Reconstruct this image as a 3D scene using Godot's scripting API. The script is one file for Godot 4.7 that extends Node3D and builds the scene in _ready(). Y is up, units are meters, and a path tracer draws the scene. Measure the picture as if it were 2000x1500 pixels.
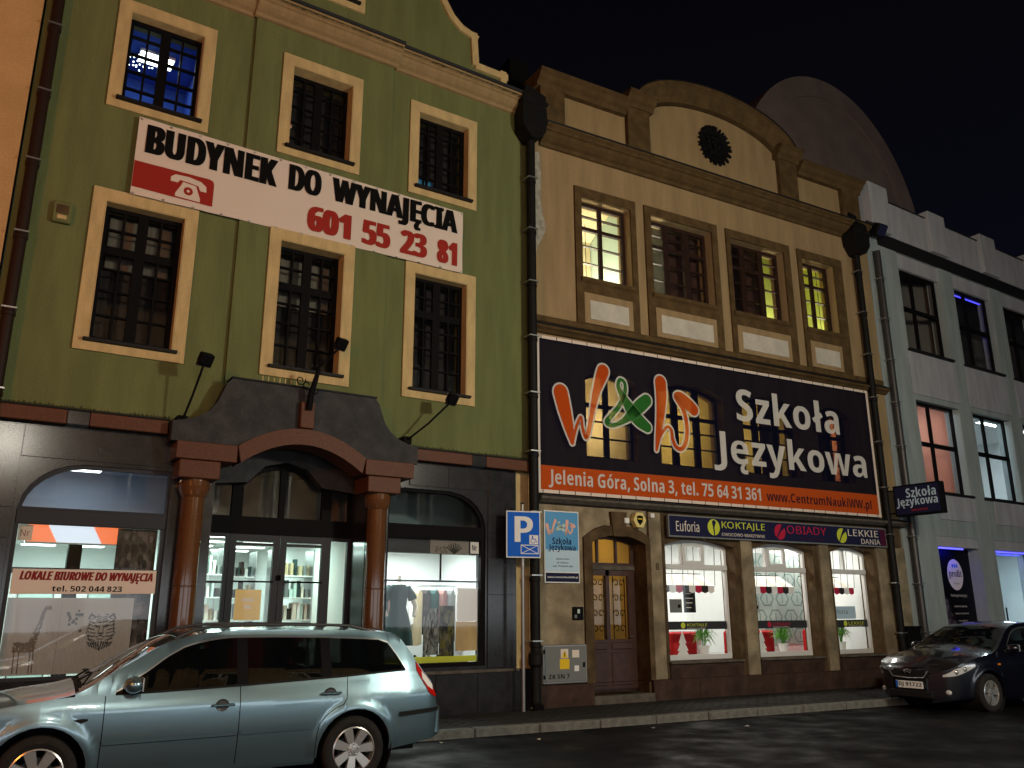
extends Node3D
# Night street: a green house with a granite shopfront, a cream house with a printed mesh banner, a grey office block, two parked cars.
# World: x runs along the cream facade, z towards the street, y up, metres; road at y = 0, pavement at y = 0.1.

var M := {}
var N := {}
var taken := {}
var rng := RandomNumberGenerator.new()
var GT := Transform3D(Basis(Vector3.UP, deg_to_rad(3.7)), Vector3.ZERO)
var RT := Transform3D(Basis(Vector3.UP, deg_to_rad(4.1)), Vector3(9.75, 0, 0))
var ID := Transform3D()

# ---------------------------------------------------------------- mesh collector
class MB:
	var v := PackedVector3Array()
	var n := PackedVector3Array()
	var uv := PackedVector2Array()
	func tri(a: Vector3, b: Vector3, c: Vector3) -> void:
		var m := (c - a).cross(b - a)
		if m.length_squared() < 1e-16:
			return
		m = m.normalized()
		v.append(a); v.append(b); v.append(c)
		n.append(m); n.append(m); n.append(m)
	func quad(a: Vector3, b: Vector3, c: Vector3, d: Vector3) -> void:
		tri(a, b, c)
		tri(a, c, d)
	func out(a: Vector3, b: Vector3, c: Vector3, mid: Vector3) -> void:
		if (c - a).cross(b - a).dot((a + b + c) / 3.0 - mid) < 0.0:
			tri(a, c, b)
		else:
			tri(a, b, c)
	func outq(a: Vector3, b: Vector3, c: Vector3, d: Vector3, mid: Vector3) -> void:
		out(a, b, c, mid)
		out(a, c, d, mid)
	func stri(a: Vector3, b: Vector3, c: Vector3, na: Vector3, nb: Vector3, nc: Vector3) -> void:
		var m := (c - a).cross(b - a)
		if m.length_squared() < 1e-16:
			return
		if m.dot(na + nb + nc) < 0.0:
			v.append(a); v.append(c); v.append(b)
			n.append(na); n.append(nc); n.append(nb)
		else:
			v.append(a); v.append(b); v.append(c)
			n.append(na); n.append(nb); n.append(nc)
	func squad(a: Vector3, b: Vector3, c: Vector3, d: Vector3, na: Vector3, nb: Vector3, nc: Vector3, nd: Vector3) -> void:
		stri(a, b, c, na, nb, nc)
		stri(a, c, d, na, nc, nd)
	func grid(p: Array, nu: int, nv: int) -> void:
		# p: nu*nv points, smooth normals from neighbours
		var nn := []
		for i in nu:
			for j in nv:
				var du: Vector3 = p[mini(i + 1, nu - 1) * nv + j] - p[maxi(i - 1, 0) * nv + j]
				var dv: Vector3 = p[i * nv + mini(j + 1, nv - 1)] - p[i * nv + maxi(j - 1, 0)]
				nn.append(du.cross(dv).normalized())
		for i in nu - 1:
			for j in nv - 1:
				var a := i * nv + j
				var b := (i + 1) * nv + j
				squad(p[a], p[b], p[b + 1], p[a + 1], nn[a], nn[b], nn[b + 1], nn[a + 1])
	func moved(x: Transform3D) -> MB:
		for i in v.size():
			v[i] = x * v[i]
			n[i] = (x.basis * n[i]).normalized()
		return self
	func add(o: MB) -> MB:
		v.append_array(o.v)
		n.append_array(o.n)
		return self
	func mirrored() -> MB:
		var o := MB.new()
		for i in v.size():
			o.v.append(v[i] * Vector3(1, 1, -1))
			o.n.append(n[i] * Vector3(1, 1, -1))
		for i in v.size() / 3:
			var t := o.v[i * 3]
			o.v[i * 3] = o.v[i * 3 + 1]
			o.v[i * 3 + 1] = t
			t = o.n[i * 3]
			o.n[i * 3] = o.n[i * 3 + 1]
			o.n[i * 3 + 1] = t
		return o
	func mesh() -> ArrayMesh:
		var m := ArrayMesh.new()
		var a := []
		a.resize(Mesh.ARRAY_MAX)
		a[Mesh.ARRAY_VERTEX] = v
		a[Mesh.ARRAY_NORMAL] = n
		if uv.size() == v.size():
			a[Mesh.ARRAY_TEX_UV] = uv
		m.add_surface_from_arrays(Mesh.PRIMITIVE_TRIANGLES, a)
		return m

func P(x, y) -> Vector2: return Vector2(x, y)
func V(x, y, z) -> Vector3: return Vector3(x, y, z)
func at(x, y, z) -> Transform3D: return Transform3D(Basis(), Vector3(x, y, z))

func box(mb: MB, lo: Vector3, hi: Vector3, b := 0.0) -> MB:
	var c := (lo + hi) / 2.0
	var h := (hi - lo).abs() / 2.0
	b = minf(b, minf(h.x, minf(h.y, h.z)) * 0.9)
	var q := func(s: Vector3, ax: int) -> Vector3:
		var o := h - Vector3(b, b, b)
		o[ax] = h[ax]
		return c + o * s
	for ax in 3:
		var u := (ax + 1) % 3
		var w := (ax + 2) % 3
		for s in [-1.0, 1.0]:
			var k := []
			for e in [[-1.0, -1.0], [1.0, -1.0], [1.0, 1.0], [-1.0, 1.0]]:
				var sg := Vector3.ZERO
				sg[ax] = s; sg[u] = e[0]; sg[w] = e[1]
				k.append(q.call(sg, ax))
			mb.outq(k[0], k[1], k[2], k[3], c)
		if b > 0.0:
			for e in [[-1.0, -1.0], [1.0, -1.0], [1.0, 1.0], [-1.0, 1.0]]:
				var s0 := Vector3.ZERO
				s0[ax] = -1.0; s0[u] = e[0]; s0[w] = e[1]
				var s1 := s0
				s1[ax] = 1.0
				mb.outq(q.call(s0, u), q.call(s0, w), q.call(s1, w), q.call(s1, u), c)
	if b > 0.0:
		for sx in [-1.0, 1.0]:
			for sy in [-1.0, 1.0]:
				for sz in [-1.0, 1.0]:
					var s := Vector3(sx, sy, sz)
					mb.out(q.call(s, 0), q.call(s, 1), q.call(s, 2), c)
	return mb

func bx(x0, y0, z0, x1, y1, z1, b := 0.0) -> MB:
	return box(MB.new(), Vector3(x0, y0, z0), Vector3(x1, y1, z1), b)

func ext(mb: MB, poly: PackedVector2Array, z0: float, z1: float) -> MB:
	var t := Geometry2D.triangulate_polygon(poly)
	for i in t.size() / 3:
		var a := poly[t[i * 3]]
		var b := poly[t[i * 3 + 1]]
		var c := poly[t[i * 3 + 2]]
		if (b - a).cross(c - a) > 0.0:
			var k := b
			b = c
			c = k
		mb.tri(V(a.x, a.y, z1), V(b.x, b.y, z1), V(c.x, c.y, z1))
		if z0 != z1:
			mb.tri(V(a.x, a.y, z0), V(c.x, c.y, z0), V(b.x, b.y, z0))
	if z0 != z1:
		var cw := Geometry2D.is_polygon_clockwise(poly)
		for i in poly.size():
			var a := poly[i]
			var b := poly[(i + 1) % poly.size()]
			if cw:
				mb.quad(V(a.x, a.y, z0), V(b.x, b.y, z0), V(b.x, b.y, z1), V(a.x, a.y, z1))
			else:
				mb.quad(V(a.x, a.y, z1), V(b.x, b.y, z1), V(b.x, b.y, z0), V(a.x, a.y, z0))
	return mb

func ev(p: Array, x: float) -> float:
	for i in p.size() - 1:
		if x <= p[i + 1].x and p[i + 1].x > p[i].x:
			return lerpf(p[i].y, p[i + 1].y, clampf((x - p[i].x) / (p[i + 1].x - p[i].x), 0.0, 1.0))
	return p[-1].y

func rh(x0, y0, x1, y1) -> Dictionary:
	return {"b": [P(x0, y0), P(x1, y0)], "t": [P(x0, y1), P(x1, y1)]}

func ah(x0, y0, x1, ys, yt, n := 12) -> Dictionary:
	return {"b": [P(x0, y0), P(x1, y0)], "t": arcp(x0, x1, ys, yt, n)}

func arcp(x0, x1, ys, yt, n := 12) -> Array:
	# a segment of a circle through (x0,ys), the crown yt, (x1,ys)
	var r := []
	var hw: float = (x1 - x0) / 2.0
	var s: float = maxf(yt - ys, 0.0001)
	var rad := (hw * hw + s * s) / (2.0 * s)
	for i in n + 1:
		var x: float = lerpf(-hw, hw, float(i) / n)
		r.append(P((x0 + x1) / 2.0 + x, yt - rad + sqrt(maxf(rad * rad - x * x, 0.0))))
	return r

func wall(mb: MB, bot: Array, top: Array, holes: Array, z0: float, z1: float) -> MB:
	var xs := []
	for p in bot + top:
		xs.append(p.x)
	for h in holes:
		for p in h.b + h.t:
			xs.append(p.x)
	xs.sort()
	var lo: float = bot[0].x
	var hi: float = bot[-1].x
	var thick := z0 != z1
	for i in xs.size() - 1:
		var xa: float = xs[i]
		var xb: float = xs[i + 1]
		if xb - xa < 1e-4 or xb <= lo or xa >= hi:
			continue
		var ea := xa + 1e-5
		var eb := xb - 1e-5
		var act := []
		for h in holes:
			if h.b[0].x < (xa + xb) / 2 and h.b[-1].x > (xa + xb) / 2:
				act.append(h)
		act.sort_custom(func(k, l): return ev(k.b, ea) < ev(l.b, ea))
		var ca := ev(bot, ea)
		var cb := ev(bot, eb)
		if thick:
			mb.quad(V(xa, ca, z0), V(xb, cb, z0), V(xb, cb, z1), V(xa, ca, z1))
		for h in act + [null]:
			var ta: float = ev(h.b, ea) if h else ev(top, ea)
			var tb: float = ev(h.b, eb) if h else ev(top, eb)
			if ta - ca > 1e-4 or tb - cb > 1e-4:
				mb.quad(V(xa, ca, z1), V(xa, ta, z1), V(xb, tb, z1), V(xb, cb, z1))
				if thick:
					mb.quad(V(xb, cb, z0), V(xb, tb, z0), V(xa, ta, z0), V(xa, ca, z0))
			if thick:
				mb.quad(V(xa, ta, z1), V(xa, ta, z0), V(xb, tb, z0), V(xb, tb, z1))
			if h:
				ca = ev(h.t, ea)
				cb = ev(h.t, eb)
				if thick:
					mb.quad(V(xa, ca, z0), V(xb, cb, z0), V(xb, cb, z1), V(xa, ca, z1))
	if thick:
		for h in holes + [{"b": bot, "t": top}]:
			for e in [[h.b[0], h.t[0]], [h.b[-1], h.t[-1]]]:
				if e[1].y - e[0].y > 1e-4:
					mb.quad(V(e[0].x, e[0].y, z0), V(e[0].x, e[1].y, z0), V(e[0].x, e[1].y, z1), V(e[0].x, e[0].y, z1))
	return mb

func prof(mb: MB, p: Array, x0: float, x1: float) -> MB:
	# p: outline as (z, y), run along x
	var c := Vector3.ZERO
	for q in p:
		c += V((x0 + x1) / 2, q.y, q.x) / p.size()
	var poly := PackedVector2Array(p)
	var t := Geometry2D.triangulate_polygon(poly)
	for i in t.size() / 3:
		for x in [x0, x1]:
			mb.out(V(x, p[t[i * 3]].y, p[t[i * 3]].x), V(x, p[t[i * 3 + 1]].y, p[t[i * 3 + 1]].x), V(x, p[t[i * 3 + 2]].y, p[t[i * 3 + 2]].x), c)
	var cw := Geometry2D.is_polygon_clockwise(poly)
	for i in p.size():
		var a: Vector2 = p[i]
		var b: Vector2 = p[(i + 1) % p.size()]
		if cw:
			mb.quad(V(x1, a.y, a.x), V(x1, b.y, b.x), V(x0, b.y, b.x), V(x0, a.y, a.x))
		else:
			mb.quad(V(x0, a.y, a.x), V(x0, b.y, b.x), V(x1, b.y, b.x), V(x1, a.y, a.x))
	return mb

func sweep(mb: MB, path: Array, p: Array) -> MB:
	# p: outline as (out towards z, along the path's normal), run along a path in x, y
	var rows := []
	for i in path.size():
		var d: Vector2 = (path[mini(i + 1, path.size() - 1)] - path[maxi(i - 1, 0)]).normalized()
		var nn := Vector2(-d.y, d.x)
		var r := []
		for q in p:
			r.append(V(path[i].x + nn.x * q.y, path[i].y + nn.y * q.y, q.x))
		rows.append(r)
	for i in path.size() - 1:
		var mid := Vector3.ZERO
		for q in rows[i]:
			mid += q / p.size()
		for j in p.size():
			var k := (j + 1) % p.size()
			mb.outq(rows[i][j], rows[i + 1][j], rows[i + 1][k], rows[i][k], mid)
	for e in [0, path.size() - 1]:
		var mid := Vector3.ZERO
		for q in rows[e]:
			mid += q / p.size()
		for j in p.size():
			mb.tri(rows[e][j], rows[e][(j + 1) % p.size()], mid)
	return mb

func tube(mb: MB, pts: Array, r, seg := 8, cap := true) -> MB:
	var rings := []
	var norms := []
	var ref := Vector3.UP
	for i in pts.size():
		var d: Vector3 = (pts[mini(i + 1, pts.size() - 1)] - pts[maxi(i - 1, 0)]).normalized()
		if absf(d.dot(ref)) > 0.95:
			ref = Vector3.RIGHT if absf(d.x) < 0.8 else Vector3.BACK
		var u := d.cross(ref).normalized()
		var w := u.cross(d)
		var rr: float = r[i] if r is Array else r
		var ring := []
		var nr := []
		for k in seg:
			var a := TAU * k / seg
			var q := u * cos(a) + w * sin(a)
			ring.append(pts[i] + q * rr)
			nr.append(q)
		rings.append(ring)
		norms.append(nr)
	for i in pts.size() - 1:
		for k in seg:
			var l := (k + 1) % seg
			mb.squad(rings[i][k], rings[i + 1][k], rings[i + 1][l], rings[i][l], norms[i][k], norms[i + 1][k], norms[i + 1][l], norms[i][l])
	if cap:
		for e in [0, pts.size() - 1]:
			var other: Vector3 = pts[1] if e == 0 else pts[-2]
			for k in seg:
				mb.out(pts[e], rings[e][k], rings[e][(k + 1) % seg], other)
	return mb

func lathe(mb: MB, p: Array, seg := 20, o := Vector3.ZERO, ax := 1) -> MB:
	# p: (radius, along the axis); ax 1 = round y, 2 = round z
	var put := func(r: float, h: float, a: float) -> Vector3:
		return o + (V(cos(a) * r, h, sin(a) * r) if ax == 1 else V(cos(a) * r, sin(a) * r, h))
	for i in p.size() - 1:
		var d: Vector2 = p[i + 1] - p[i]
		var nn := Vector2(d.y, -d.x).normalized()
		for k in seg:
			var a := TAU * k / seg
			var b := TAU * (k + 1) / seg
			var na: Vector3 = put.call(nn.x, nn.y, a) - o
			var nb: Vector3 = put.call(nn.x, nn.y, b) - o
			mb.squad(put.call(p[i].x, p[i].y, a), put.call(p[i + 1].x, p[i + 1].y, a), put.call(p[i + 1].x, p[i + 1].y, b), put.call(p[i].x, p[i].y, b), na, na, nb, nb)
	return mb

func ball(mb: MB, c: Vector3, r: Vector3, seg := 14) -> MB:
	var nu := seg + 1
	var nv := seg / 2 + 1
	for i in seg:
		for j in nv - 1:
			var q := []
			for e in [[i, j], [i + 1, j], [i + 1, j + 1], [i, j + 1]]:
				var a: float = TAU * e[0] / seg
				var b: float = PI * e[1] / (nv - 1)
				q.append(V(sin(b) * cos(a), cos(b), sin(b) * sin(a)))
			mb.squad(c + q[0] * r, c + q[1] * r, c + q[2] * r, c + q[3] * r, (q[0] / r).normalized(), (q[1] / r).normalized(), (q[2] / r).normalized(), (q[3] / r).normalized())
	return mb

func ribbon(mb: MB, pts: Array, z: float, rim := 0.0) -> MB:
	# flat brush stroke: points as (x, y, width), round ends; with a rim only its border of that width
	var c := []
	for i in pts.size() - 1:
		var p0: Vector3 = pts[maxi(i - 1, 0)]
		var p3: Vector3 = pts[mini(i + 2, pts.size() - 1)]
		for k in 8:
			c.append(pts[i].cubic_interpolate(pts[i + 1], p0, p3, k / 8.0))
	c.append(pts[-1])
	var prev := []
	for i in c.size():
		var a: Vector3 = c[maxi(i - 1, 0)]
		var b: Vector3 = c[mini(i + 1, c.size() - 1)]
		var d := Vector2(b.x - a.x, b.y - a.y).normalized()
		var w: float = maxf(c[i].z, 0.01) / 2
		var q := []
		for e in [w + rim, w, -w, -w - rim]:
			q.append(V(c[i].x - d.y * e, c[i].y + d.x * e, z))
		if prev:
			if rim > 0.0:
				mb.quad(prev[0], q[0], q[1], prev[1])
				mb.quad(prev[2], q[2], q[3], prev[3])
			else:
				mb.quad(prev[1], q[1], q[2], prev[2])
		prev = q
		if i == 0 or i == c.size() - 1:
			var f := atan2(d.y, d.x) + (PI / 2 if i == 0 else -PI / 2)
			for k in 10:
				var u := Vector2.from_angle(f + PI * k / 10)
				var v := Vector2.from_angle(f + PI * (k + 1) / 10)
				if rim > 0.0:
					mb.quad(V(c[i].x + u.x * w, c[i].y + u.y * w, z), V(c[i].x + v.x * w, c[i].y + v.y * w, z), V(c[i].x + v.x * (w + rim), c[i].y + v.y * (w + rim), z), V(c[i].x + u.x * (w + rim), c[i].y + u.y * (w + rim), z))
				else:
					mb.tri(V(c[i].x, c[i].y, z), V(c[i].x + v.x * w, c[i].y + v.y * w, z), V(c[i].x + u.x * w, c[i].y + u.y * w, z))
	return mb

func disc(mb: MB, x, y, z, rx, ry, n := 32) -> MB:
	for k in n:
		mb.tri(V(x, y, z), V(x + cos(TAU * (k + 1) / n) * rx, y + sin(TAU * (k + 1) / n) * ry, z), V(x + cos(TAU * k / n) * rx, y + sin(TAU * k / n) * ry, z))
	return mb

# ---------------------------------------------------------------- nodes
func numbered(called: String) -> String:
	var k: int = taken.get(called, 0)
	taken[called] = k + 1
	return called if k == 0 else "%s_%03d" % [called, k]

func tag(o: Node3D, label: String, category: String, group := "") -> Node3D:
	o.set_meta("label", label)
	o.set_meta("category", category)
	if group:
		o.set_meta("group", group)
	return o

func thing(called: String, label: String, category: String, x := Transform3D(), group := "") -> Node3D:
	var o := Node3D.new()
	o.name = numbered(called)
	add_child(o)
	o.transform = x
	return tag(o, label, category, group)

func part(parent: Node, called: String, mb, m: Material, x := Transform3D()) -> MeshInstance3D:
	var o := MeshInstance3D.new()
	o.name = called if parent != self else numbered(called)
	o.mesh = mb.mesh() if mb is MB else mb
	o.material_override = m
	o.transform = x
	parent.add_child(o, true)
	return o

func solo(called: String, label: String, category: String, mb, m: Material, x := Transform3D(), group := "") -> MeshInstance3D:
	return tag(part(self, called, mb, m, x), label, category, group)

func structure(called: String, mb, m: Material, x := Transform3D()) -> MeshInstance3D:
	var o := part(self, called, mb, m, x)
	o.set_meta("kind", "structure")
	return o

func copy_of(o: Node3D, x: Transform3D, label := "") -> Node3D:
	var base := str(o.name)
	if base.length() > 4 and base.substr(base.length() - 4, 1) == "_" and base.right(3).is_valid_int():
		base = base.left(base.length() - 4)
	var c: Node3D = o.duplicate()
	c.name = numbered(base)
	add_child(c)
	c.transform = x
	if label:
		c.set_meta("label", label)
	return c

var fonts := {}
func font(kind: String) -> Font:
	if not fonts.has(kind):
		var f := SystemFont.new()
		f.font_names = PackedStringArray(["Droid Serif" if "serif" in kind else "Droid Sans"])
		f.font_weight = 400 if "thin" in kind else 700
		fonts[kind] = f
	return fonts[kind]

func text(parent: Node, s: String, x0, y0, x1, y1, z, m: Material, kind := "bold", slant := 0.0) -> MeshInstance3D:
	# flat lettering whose ink fills the given box; "heavy" thickens the upright strokes
	var t := TextMesh.new()
	t.text = s
	t.font = font(kind)
	t.font_size = 40
	t.pixel_size = 0.01
	t.depth = 0.0
	t.curve_step = 1.0
	var b := t.get_aabb()
	var a: Array = t.surface_get_arrays(0)
	var vs: PackedVector3Array = a[Mesh.ARRAY_VERTEX]
	var ix: PackedInt32Array = a[Mesh.ARRAY_INDEX]
	var g := 0.024 if "heavy" in kind else 0.0
	var sx: float = (x1 - x0) / maxf(b.size.x + g * 2, 0.001)
	var sy: float = (y1 - y0) / maxf(b.size.y, 0.001)
	var mb := MB.new()
	var shifts := [0.0] if g == 0.0 else [-g, -g / 3, g / 3, g]
	for k in shifts.size():
		for i in ix.size() / 3:
			var q := []
			for j in 3:
				var p: Vector3 = vs[ix[i * 3 + j]]
				q.append(V(x0 + (p.x - b.position.x + g + shifts[k]) * sx + slant * (p.y - b.position.y) * sy, y0 + (p.y - b.position.y) * sy, z + k * 0.0003))
			if (q[2] - q[0]).cross(q[1] - q[0]).z < 0.0:
				mb.tri(q[0], q[2], q[1])
			else:
				mb.tri(q[0], q[1], q[2])
	return part(parent, "lettering", mb, m)

# ---------------------------------------------------------------- materials
func lin(r, g, b, a := 1.0) -> Color:
	var c := Color(r, g, b).linear_to_srgb()
	c.a = a
	return c

func mat(key: String, r, g, b, rough := 0.85, metal := 0.0) -> StandardMaterial3D:
	var m := StandardMaterial3D.new()
	m.resource_name = key
	m.albedo_color = lin(r, g, b)
	m.roughness = rough
	m.metallic = metal
	m.metallic_specular = 0.5 if rough < 0.5 or metal > 0.0 else 0.28
	M[key] = m
	return m

func noise_tex(key: String, sd: int, freq: float, lo: float, hi: float, octaves := 5, kind := FastNoiseLite.TYPE_SIMPLEX_SMOOTH, size := 512) -> NoiseTexture2D:
	var f := FastNoiseLite.new()
	f.seed = sd
	f.frequency = freq
	f.noise_type = kind
	f.fractal_octaves = octaves
	var g := Gradient.new()
	g.colors = PackedColorArray([Color(lo, lo, lo), Color(hi, hi, hi)])
	g.offsets = PackedFloat32Array([0.15, 0.85])
	var t := NoiseTexture2D.new()
	t.width = size
	t.height = size
	t.seamless = true
	t.noise = f
	t.color_ramp = g
	N[key] = t
	return t

func worn(m: StandardMaterial3D, coarse: String, cs: float, fine := "", fs := 1.0, bump := 0.0) -> StandardMaterial3D:
	m.albedo_texture = N[coarse]
	m.uv1_triplanar = true
	m.uv1_world_triplanar = true
	m.uv1_scale = Vector3.ONE * cs
	if fine:
		m.detail_enabled = true
		m.detail_albedo = N[fine]
		m.detail_blend_mode = BaseMaterial3D.BLEND_MODE_MUL
		m.detail_uv_layer = BaseMaterial3D.DETAIL_UV_2
		m.uv2_triplanar = true
		m.uv2_world_triplanar = true
		m.uv2_scale = Vector3.ONE * fs
	if bump > 0.0:
		m.heightmap_enabled = true
		m.heightmap_texture = N["height"]
		m.heightmap_scale = bump
	return m

func glass(key: String, alpha: float, r := 0.02, g := 0.025, b := 0.025) -> StandardMaterial3D:
	var m := mat(key, r, g, b, 0.02)
	m.transparency = BaseMaterial3D.TRANSPARENCY_ALPHA
	m.albedo_color.a = alpha
	return m

func glow(key: String, r, g, b, e: float) -> StandardMaterial3D:
	var m := mat(key, 0.8, 0.8, 0.8, 0.5)
	m.emission_enabled = true
	m.emission = lin(r, g, b)
	m.emission_energy_multiplier = e
	return m

func make_materials() -> void:
	noise_tex("coarse", 3, 0.004, 0.90, 1.0, 5)
	noise_tex("blotch", 11, 0.008, 0.80, 1.0, 6)
	noise_tex("patchy", 41, 0.008, 0.45, 1.0, 6)
	noise_tex("streak", 51, 0.011, 0.905, 1.0, 5)
	noise_tex("grime", 31, 0.006, 0.74, 1.0, 6)
	noise_tex("fine", 7, 0.05, 0.92, 1.0, 4)
	noise_tex("speck", 5, 0.22, 0.55, 1.0, 2, FastNoiseLite.TYPE_VALUE)
	noise_tex("height", 9, 0.06, 0.0, 1.0, 5)
	noise_tex("rough", 21, 0.02, 0.5, 1.0, 5)
	worn(mat("green", 0.160, 0.182, 0.072, 0.92), "coarse", 0.21, "fine", 1.3, 0.35)
	worn(mat("surround", 0.62, 0.465, 0.225, 0.9), "coarse", 0.5, "fine", 1.7, 0.25)
	worn(mat("cornice", 0.34, 0.24, 0.12, 0.9), "grime", 0.9, "fine", 1.7, 0.3)
	worn(mat("cream", 0.355, 0.25, 0.132, 0.93), "coarse", 0.33, "fine", 1.1, 0.4)
	worn(mat("attic", 0.34, 0.24, 0.122, 0.93), "coarse", 0.4, "fine", 1.1, 0.3)
	worn(mat("brown", 0.115, 0.072, 0.030, 0.92), "blotch", 0.7, "fine", 1.6, 0.3)
	worn(mat("base_cream", 0.34, 0.275, 0.18, 0.93), "grime", 0.55, "fine", 1.3, 0.5)
	worn(mat("base_brown", 0.12, 0.078, 0.040, 0.9), "grime", 0.7, "fine", 1.6, 0.4)
	worn(mat("panel_white", 0.62, 0.58, 0.5, 0.9), "coarse", 0.8, "fine", 1.2, 0.2)
	worn(mat("plinth_red", 0.075, 0.045, 0.036, 0.85), "grime", 0.7, "fine", 1.6, 0.5)
	worn(mat("grey", 0.34, 0.395, 0.40, 0.92), "coarse", 0.3, "fine", 1.1, 0.3)
	worn(mat("grey_light", 0.43, 0.44, 0.48, 0.92), "coarse", 0.3, "fine", 1.1, 0.3)
	worn(mat("hall", 0.23, 0.185, 0.175, 0.92), "coarse", 0.3, "fine", 1.1, 0.3)
	worn(mat("hall_rim", 0.30, 0.27, 0.26, 0.92), "coarse", 0.3, "fine", 1.1, 0.3)
	worn(mat("orange_wall", 0.58, 0.36, 0.16, 0.92), "coarse", 0.3, "fine", 1.1, 0.3)
	worn(mat("plaster_patch", 0.5, 0.46, 0.38, 0.95), "blotch", 1.6, "fine", 2.0, 0.8)
	worn(mat("granite", 0.042, 0.042, 0.048, 0.16), "speck", 2.6, "blotch", 0.7)
	worn(mat("granite_matt", 0.085, 0.084, 0.088, 0.7), "speck", 2.6, "blotch", 0.7)
	worn(mat("granite_rose", 0.19, 0.072, 0.036, 0.5), "speck", 2.2, "fine", 1.2)
	worn(mat("granite_polished", 0.22, 0.092, 0.036, 0.09), "speck", 2.2, "fine", 1.2)
	worn(mat("asphalt", 0.024, 0.024, 0.025, 0.85), "patchy", 0.12, "speck", 1.7, 0.35)
	M.asphalt.metallic_specular = 0.2
	M.asphalt.roughness_texture = N["rough"]
	worn(mat("sett", 0.055, 0.052, 0.048, 0.8), "blotch", 2.0, "speck", 3.0, 0.5)
	worn(mat("kerb", 0.30, 0.29, 0.26, 0.85), "blotch", 1.4, "speck", 2.4, 0.5)
	worn(mat("stone", 0.13, 0.115, 0.095, 0.9), "blotch", 1.0, "fine", 1.6, 0.4)
	for k in ["green", "cream", "attic", "grey", "grey_light", "cornice", "surround"]:
		M[k].albedo_texture = N["streak"]
		M[k].uv1_scale = V(0.55, 0.09, 0.55) if k != "cornice" and k != "surround" else V(0.9, 0.3, 0.9)
	mat("black", 0.006, 0.006, 0.007, 0.6)
	M.black.metallic_specular = 0.15
	mat("dark_metal", 0.012, 0.012, 0.014, 0.55)
	mat("frame_black", 0.006, 0.0055, 0.006, 0.6)
	M.frame_black.metallic_specular = 0.15
	mat("frame_grey", 0.030, 0.032, 0.038, 0.5)
	worn(mat("frame_brown", 0.030, 0.014, 0.010, 0.55), "blotch", 1.5)
	worn(mat("door_wood", 0.058, 0.024, 0.018, 0.45), "blotch", 1.2)
	mat("frame_white", 0.62, 0.63, 0.62, 0.35)
	mat("pipe_brown", 0.020, 0.010, 0.007, 0.55)
	worn(mat("pipe_black", 0.009, 0.009, 0.009, 0.6), "blotch", 1.5)
	mat("zinc", 0.06, 0.06, 0.062, 0.45, 0.5)
	mat("steel", 0.45, 0.46, 0.47, 0.35, 0.9)
	mat("pole", 0.28, 0.28, 0.28, 0.4, 0.6)
	mat("white", 0.72, 0.72, 0.70, 0.55)
	mat("paper", 0.66, 0.60, 0.52, 0.7)
	mat("vinyl", 0.66, 0.56, 0.48, 0.55)
	mat("ink_black", 0.006, 0.006, 0.006, 0.7)
	M.ink_black.metallic_specular = 0.15
	mat("ink_red", 0.30, 0.022, 0.014, 0.5)
	mat("ink_darkred", 0.20, 0.012, 0.010, 0.5)
	mat("sign_blue", 0.008, 0.11, 0.55, 0.7)
	mat("sky_blue", 0.06, 0.28, 0.55, 0.4)
	mat("pale_blue", 0.42, 0.58, 0.70, 0.4)
	mat("navy", 0.010, 0.012, 0.045, 0.7)
	mat("plum", 0.06, 0.008, 0.03, 0.5)
	mat("lime", 0.52, 0.58, 0.05, 0.5)
	mat("crimson", 0.42, 0.015, 0.05, 0.5)
	mat("yellow", 0.72, 0.48, 0.02, 0.5)
	mat("salmon", 0.75, 0.42, 0.33, 0.5)
	mat("leaf", 0.09, 0.26, 0.035, 0.6)
	M.leaf.backlight_enabled = true
	M.leaf.backlight = lin(0.08, 0.25, 0.03)
	mat("red_seat", 0.50, 0.012, 0.016, 0.6)
	mat("floor_in", 0.20, 0.19, 0.18, 0.5)
	mat("room_white", 0.74, 0.76, 0.75, 0.85)
	mat("room_cream", 0.72, 0.62, 0.40, 0.85)
	mat("room_mint", 0.46, 0.58, 0.54, 0.85)
	mat("room_lime", 0.42, 0.50, 0.13, 0.85)
	mat("room_yellow", 0.66, 0.55, 0.22, 0.85)
	mat("room_pink", 0.55, 0.25, 0.18, 0.85)
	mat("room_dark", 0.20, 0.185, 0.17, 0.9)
	mat("void_grey", 0.36, 0.40, 0.46, 0.9)
	mat("void_teal", 0.12, 0.17, 0.18, 0.9)
	mat("room_blue", 0.06, 0.14, 0.50, 0.8)
	mat("cloth_teal", 0.025, 0.055, 0.055, 0.9)
	mat("cloth_grey", 0.16, 0.17, 0.17, 0.9)
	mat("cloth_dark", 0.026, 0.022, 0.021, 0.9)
	mat("cloth_net", 0.16, 0.14, 0.11, 0.9)
	mat("algae", 0.045, 0.050, 0.022, 0.95)
	mat("cloth_rose", 0.25, 0.13, 0.12, 0.9)
	mat("cloth_sand", 0.40, 0.32, 0.2, 0.9)
	mat("skin_plastic", 0.55, 0.5, 0.45, 0.5)
	mat("rubber", 0.010, 0.010, 0.010, 0.75)
	worn(mat("tyre", 0.020, 0.019, 0.018, 0.85), "blotch", 3.0)
	mat("alloy", 0.55, 0.55, 0.54, 0.28, 0.8)
	mat("lamp_amber", 0.6, 0.18, 0.01, 0.2)
	mat("lamp_red", 0.45, 0.008, 0.006, 0.15)
	mat("lamp_clear", 0.6, 0.6, 0.6, 0.12, 0.3)
	glass("pane", 0.06)
	glass("pane_dim", 0.3, 0.012, 0.012, 0.012)
	glass("car_glass", 0.85, 0.002, 0.003, 0.003)
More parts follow.
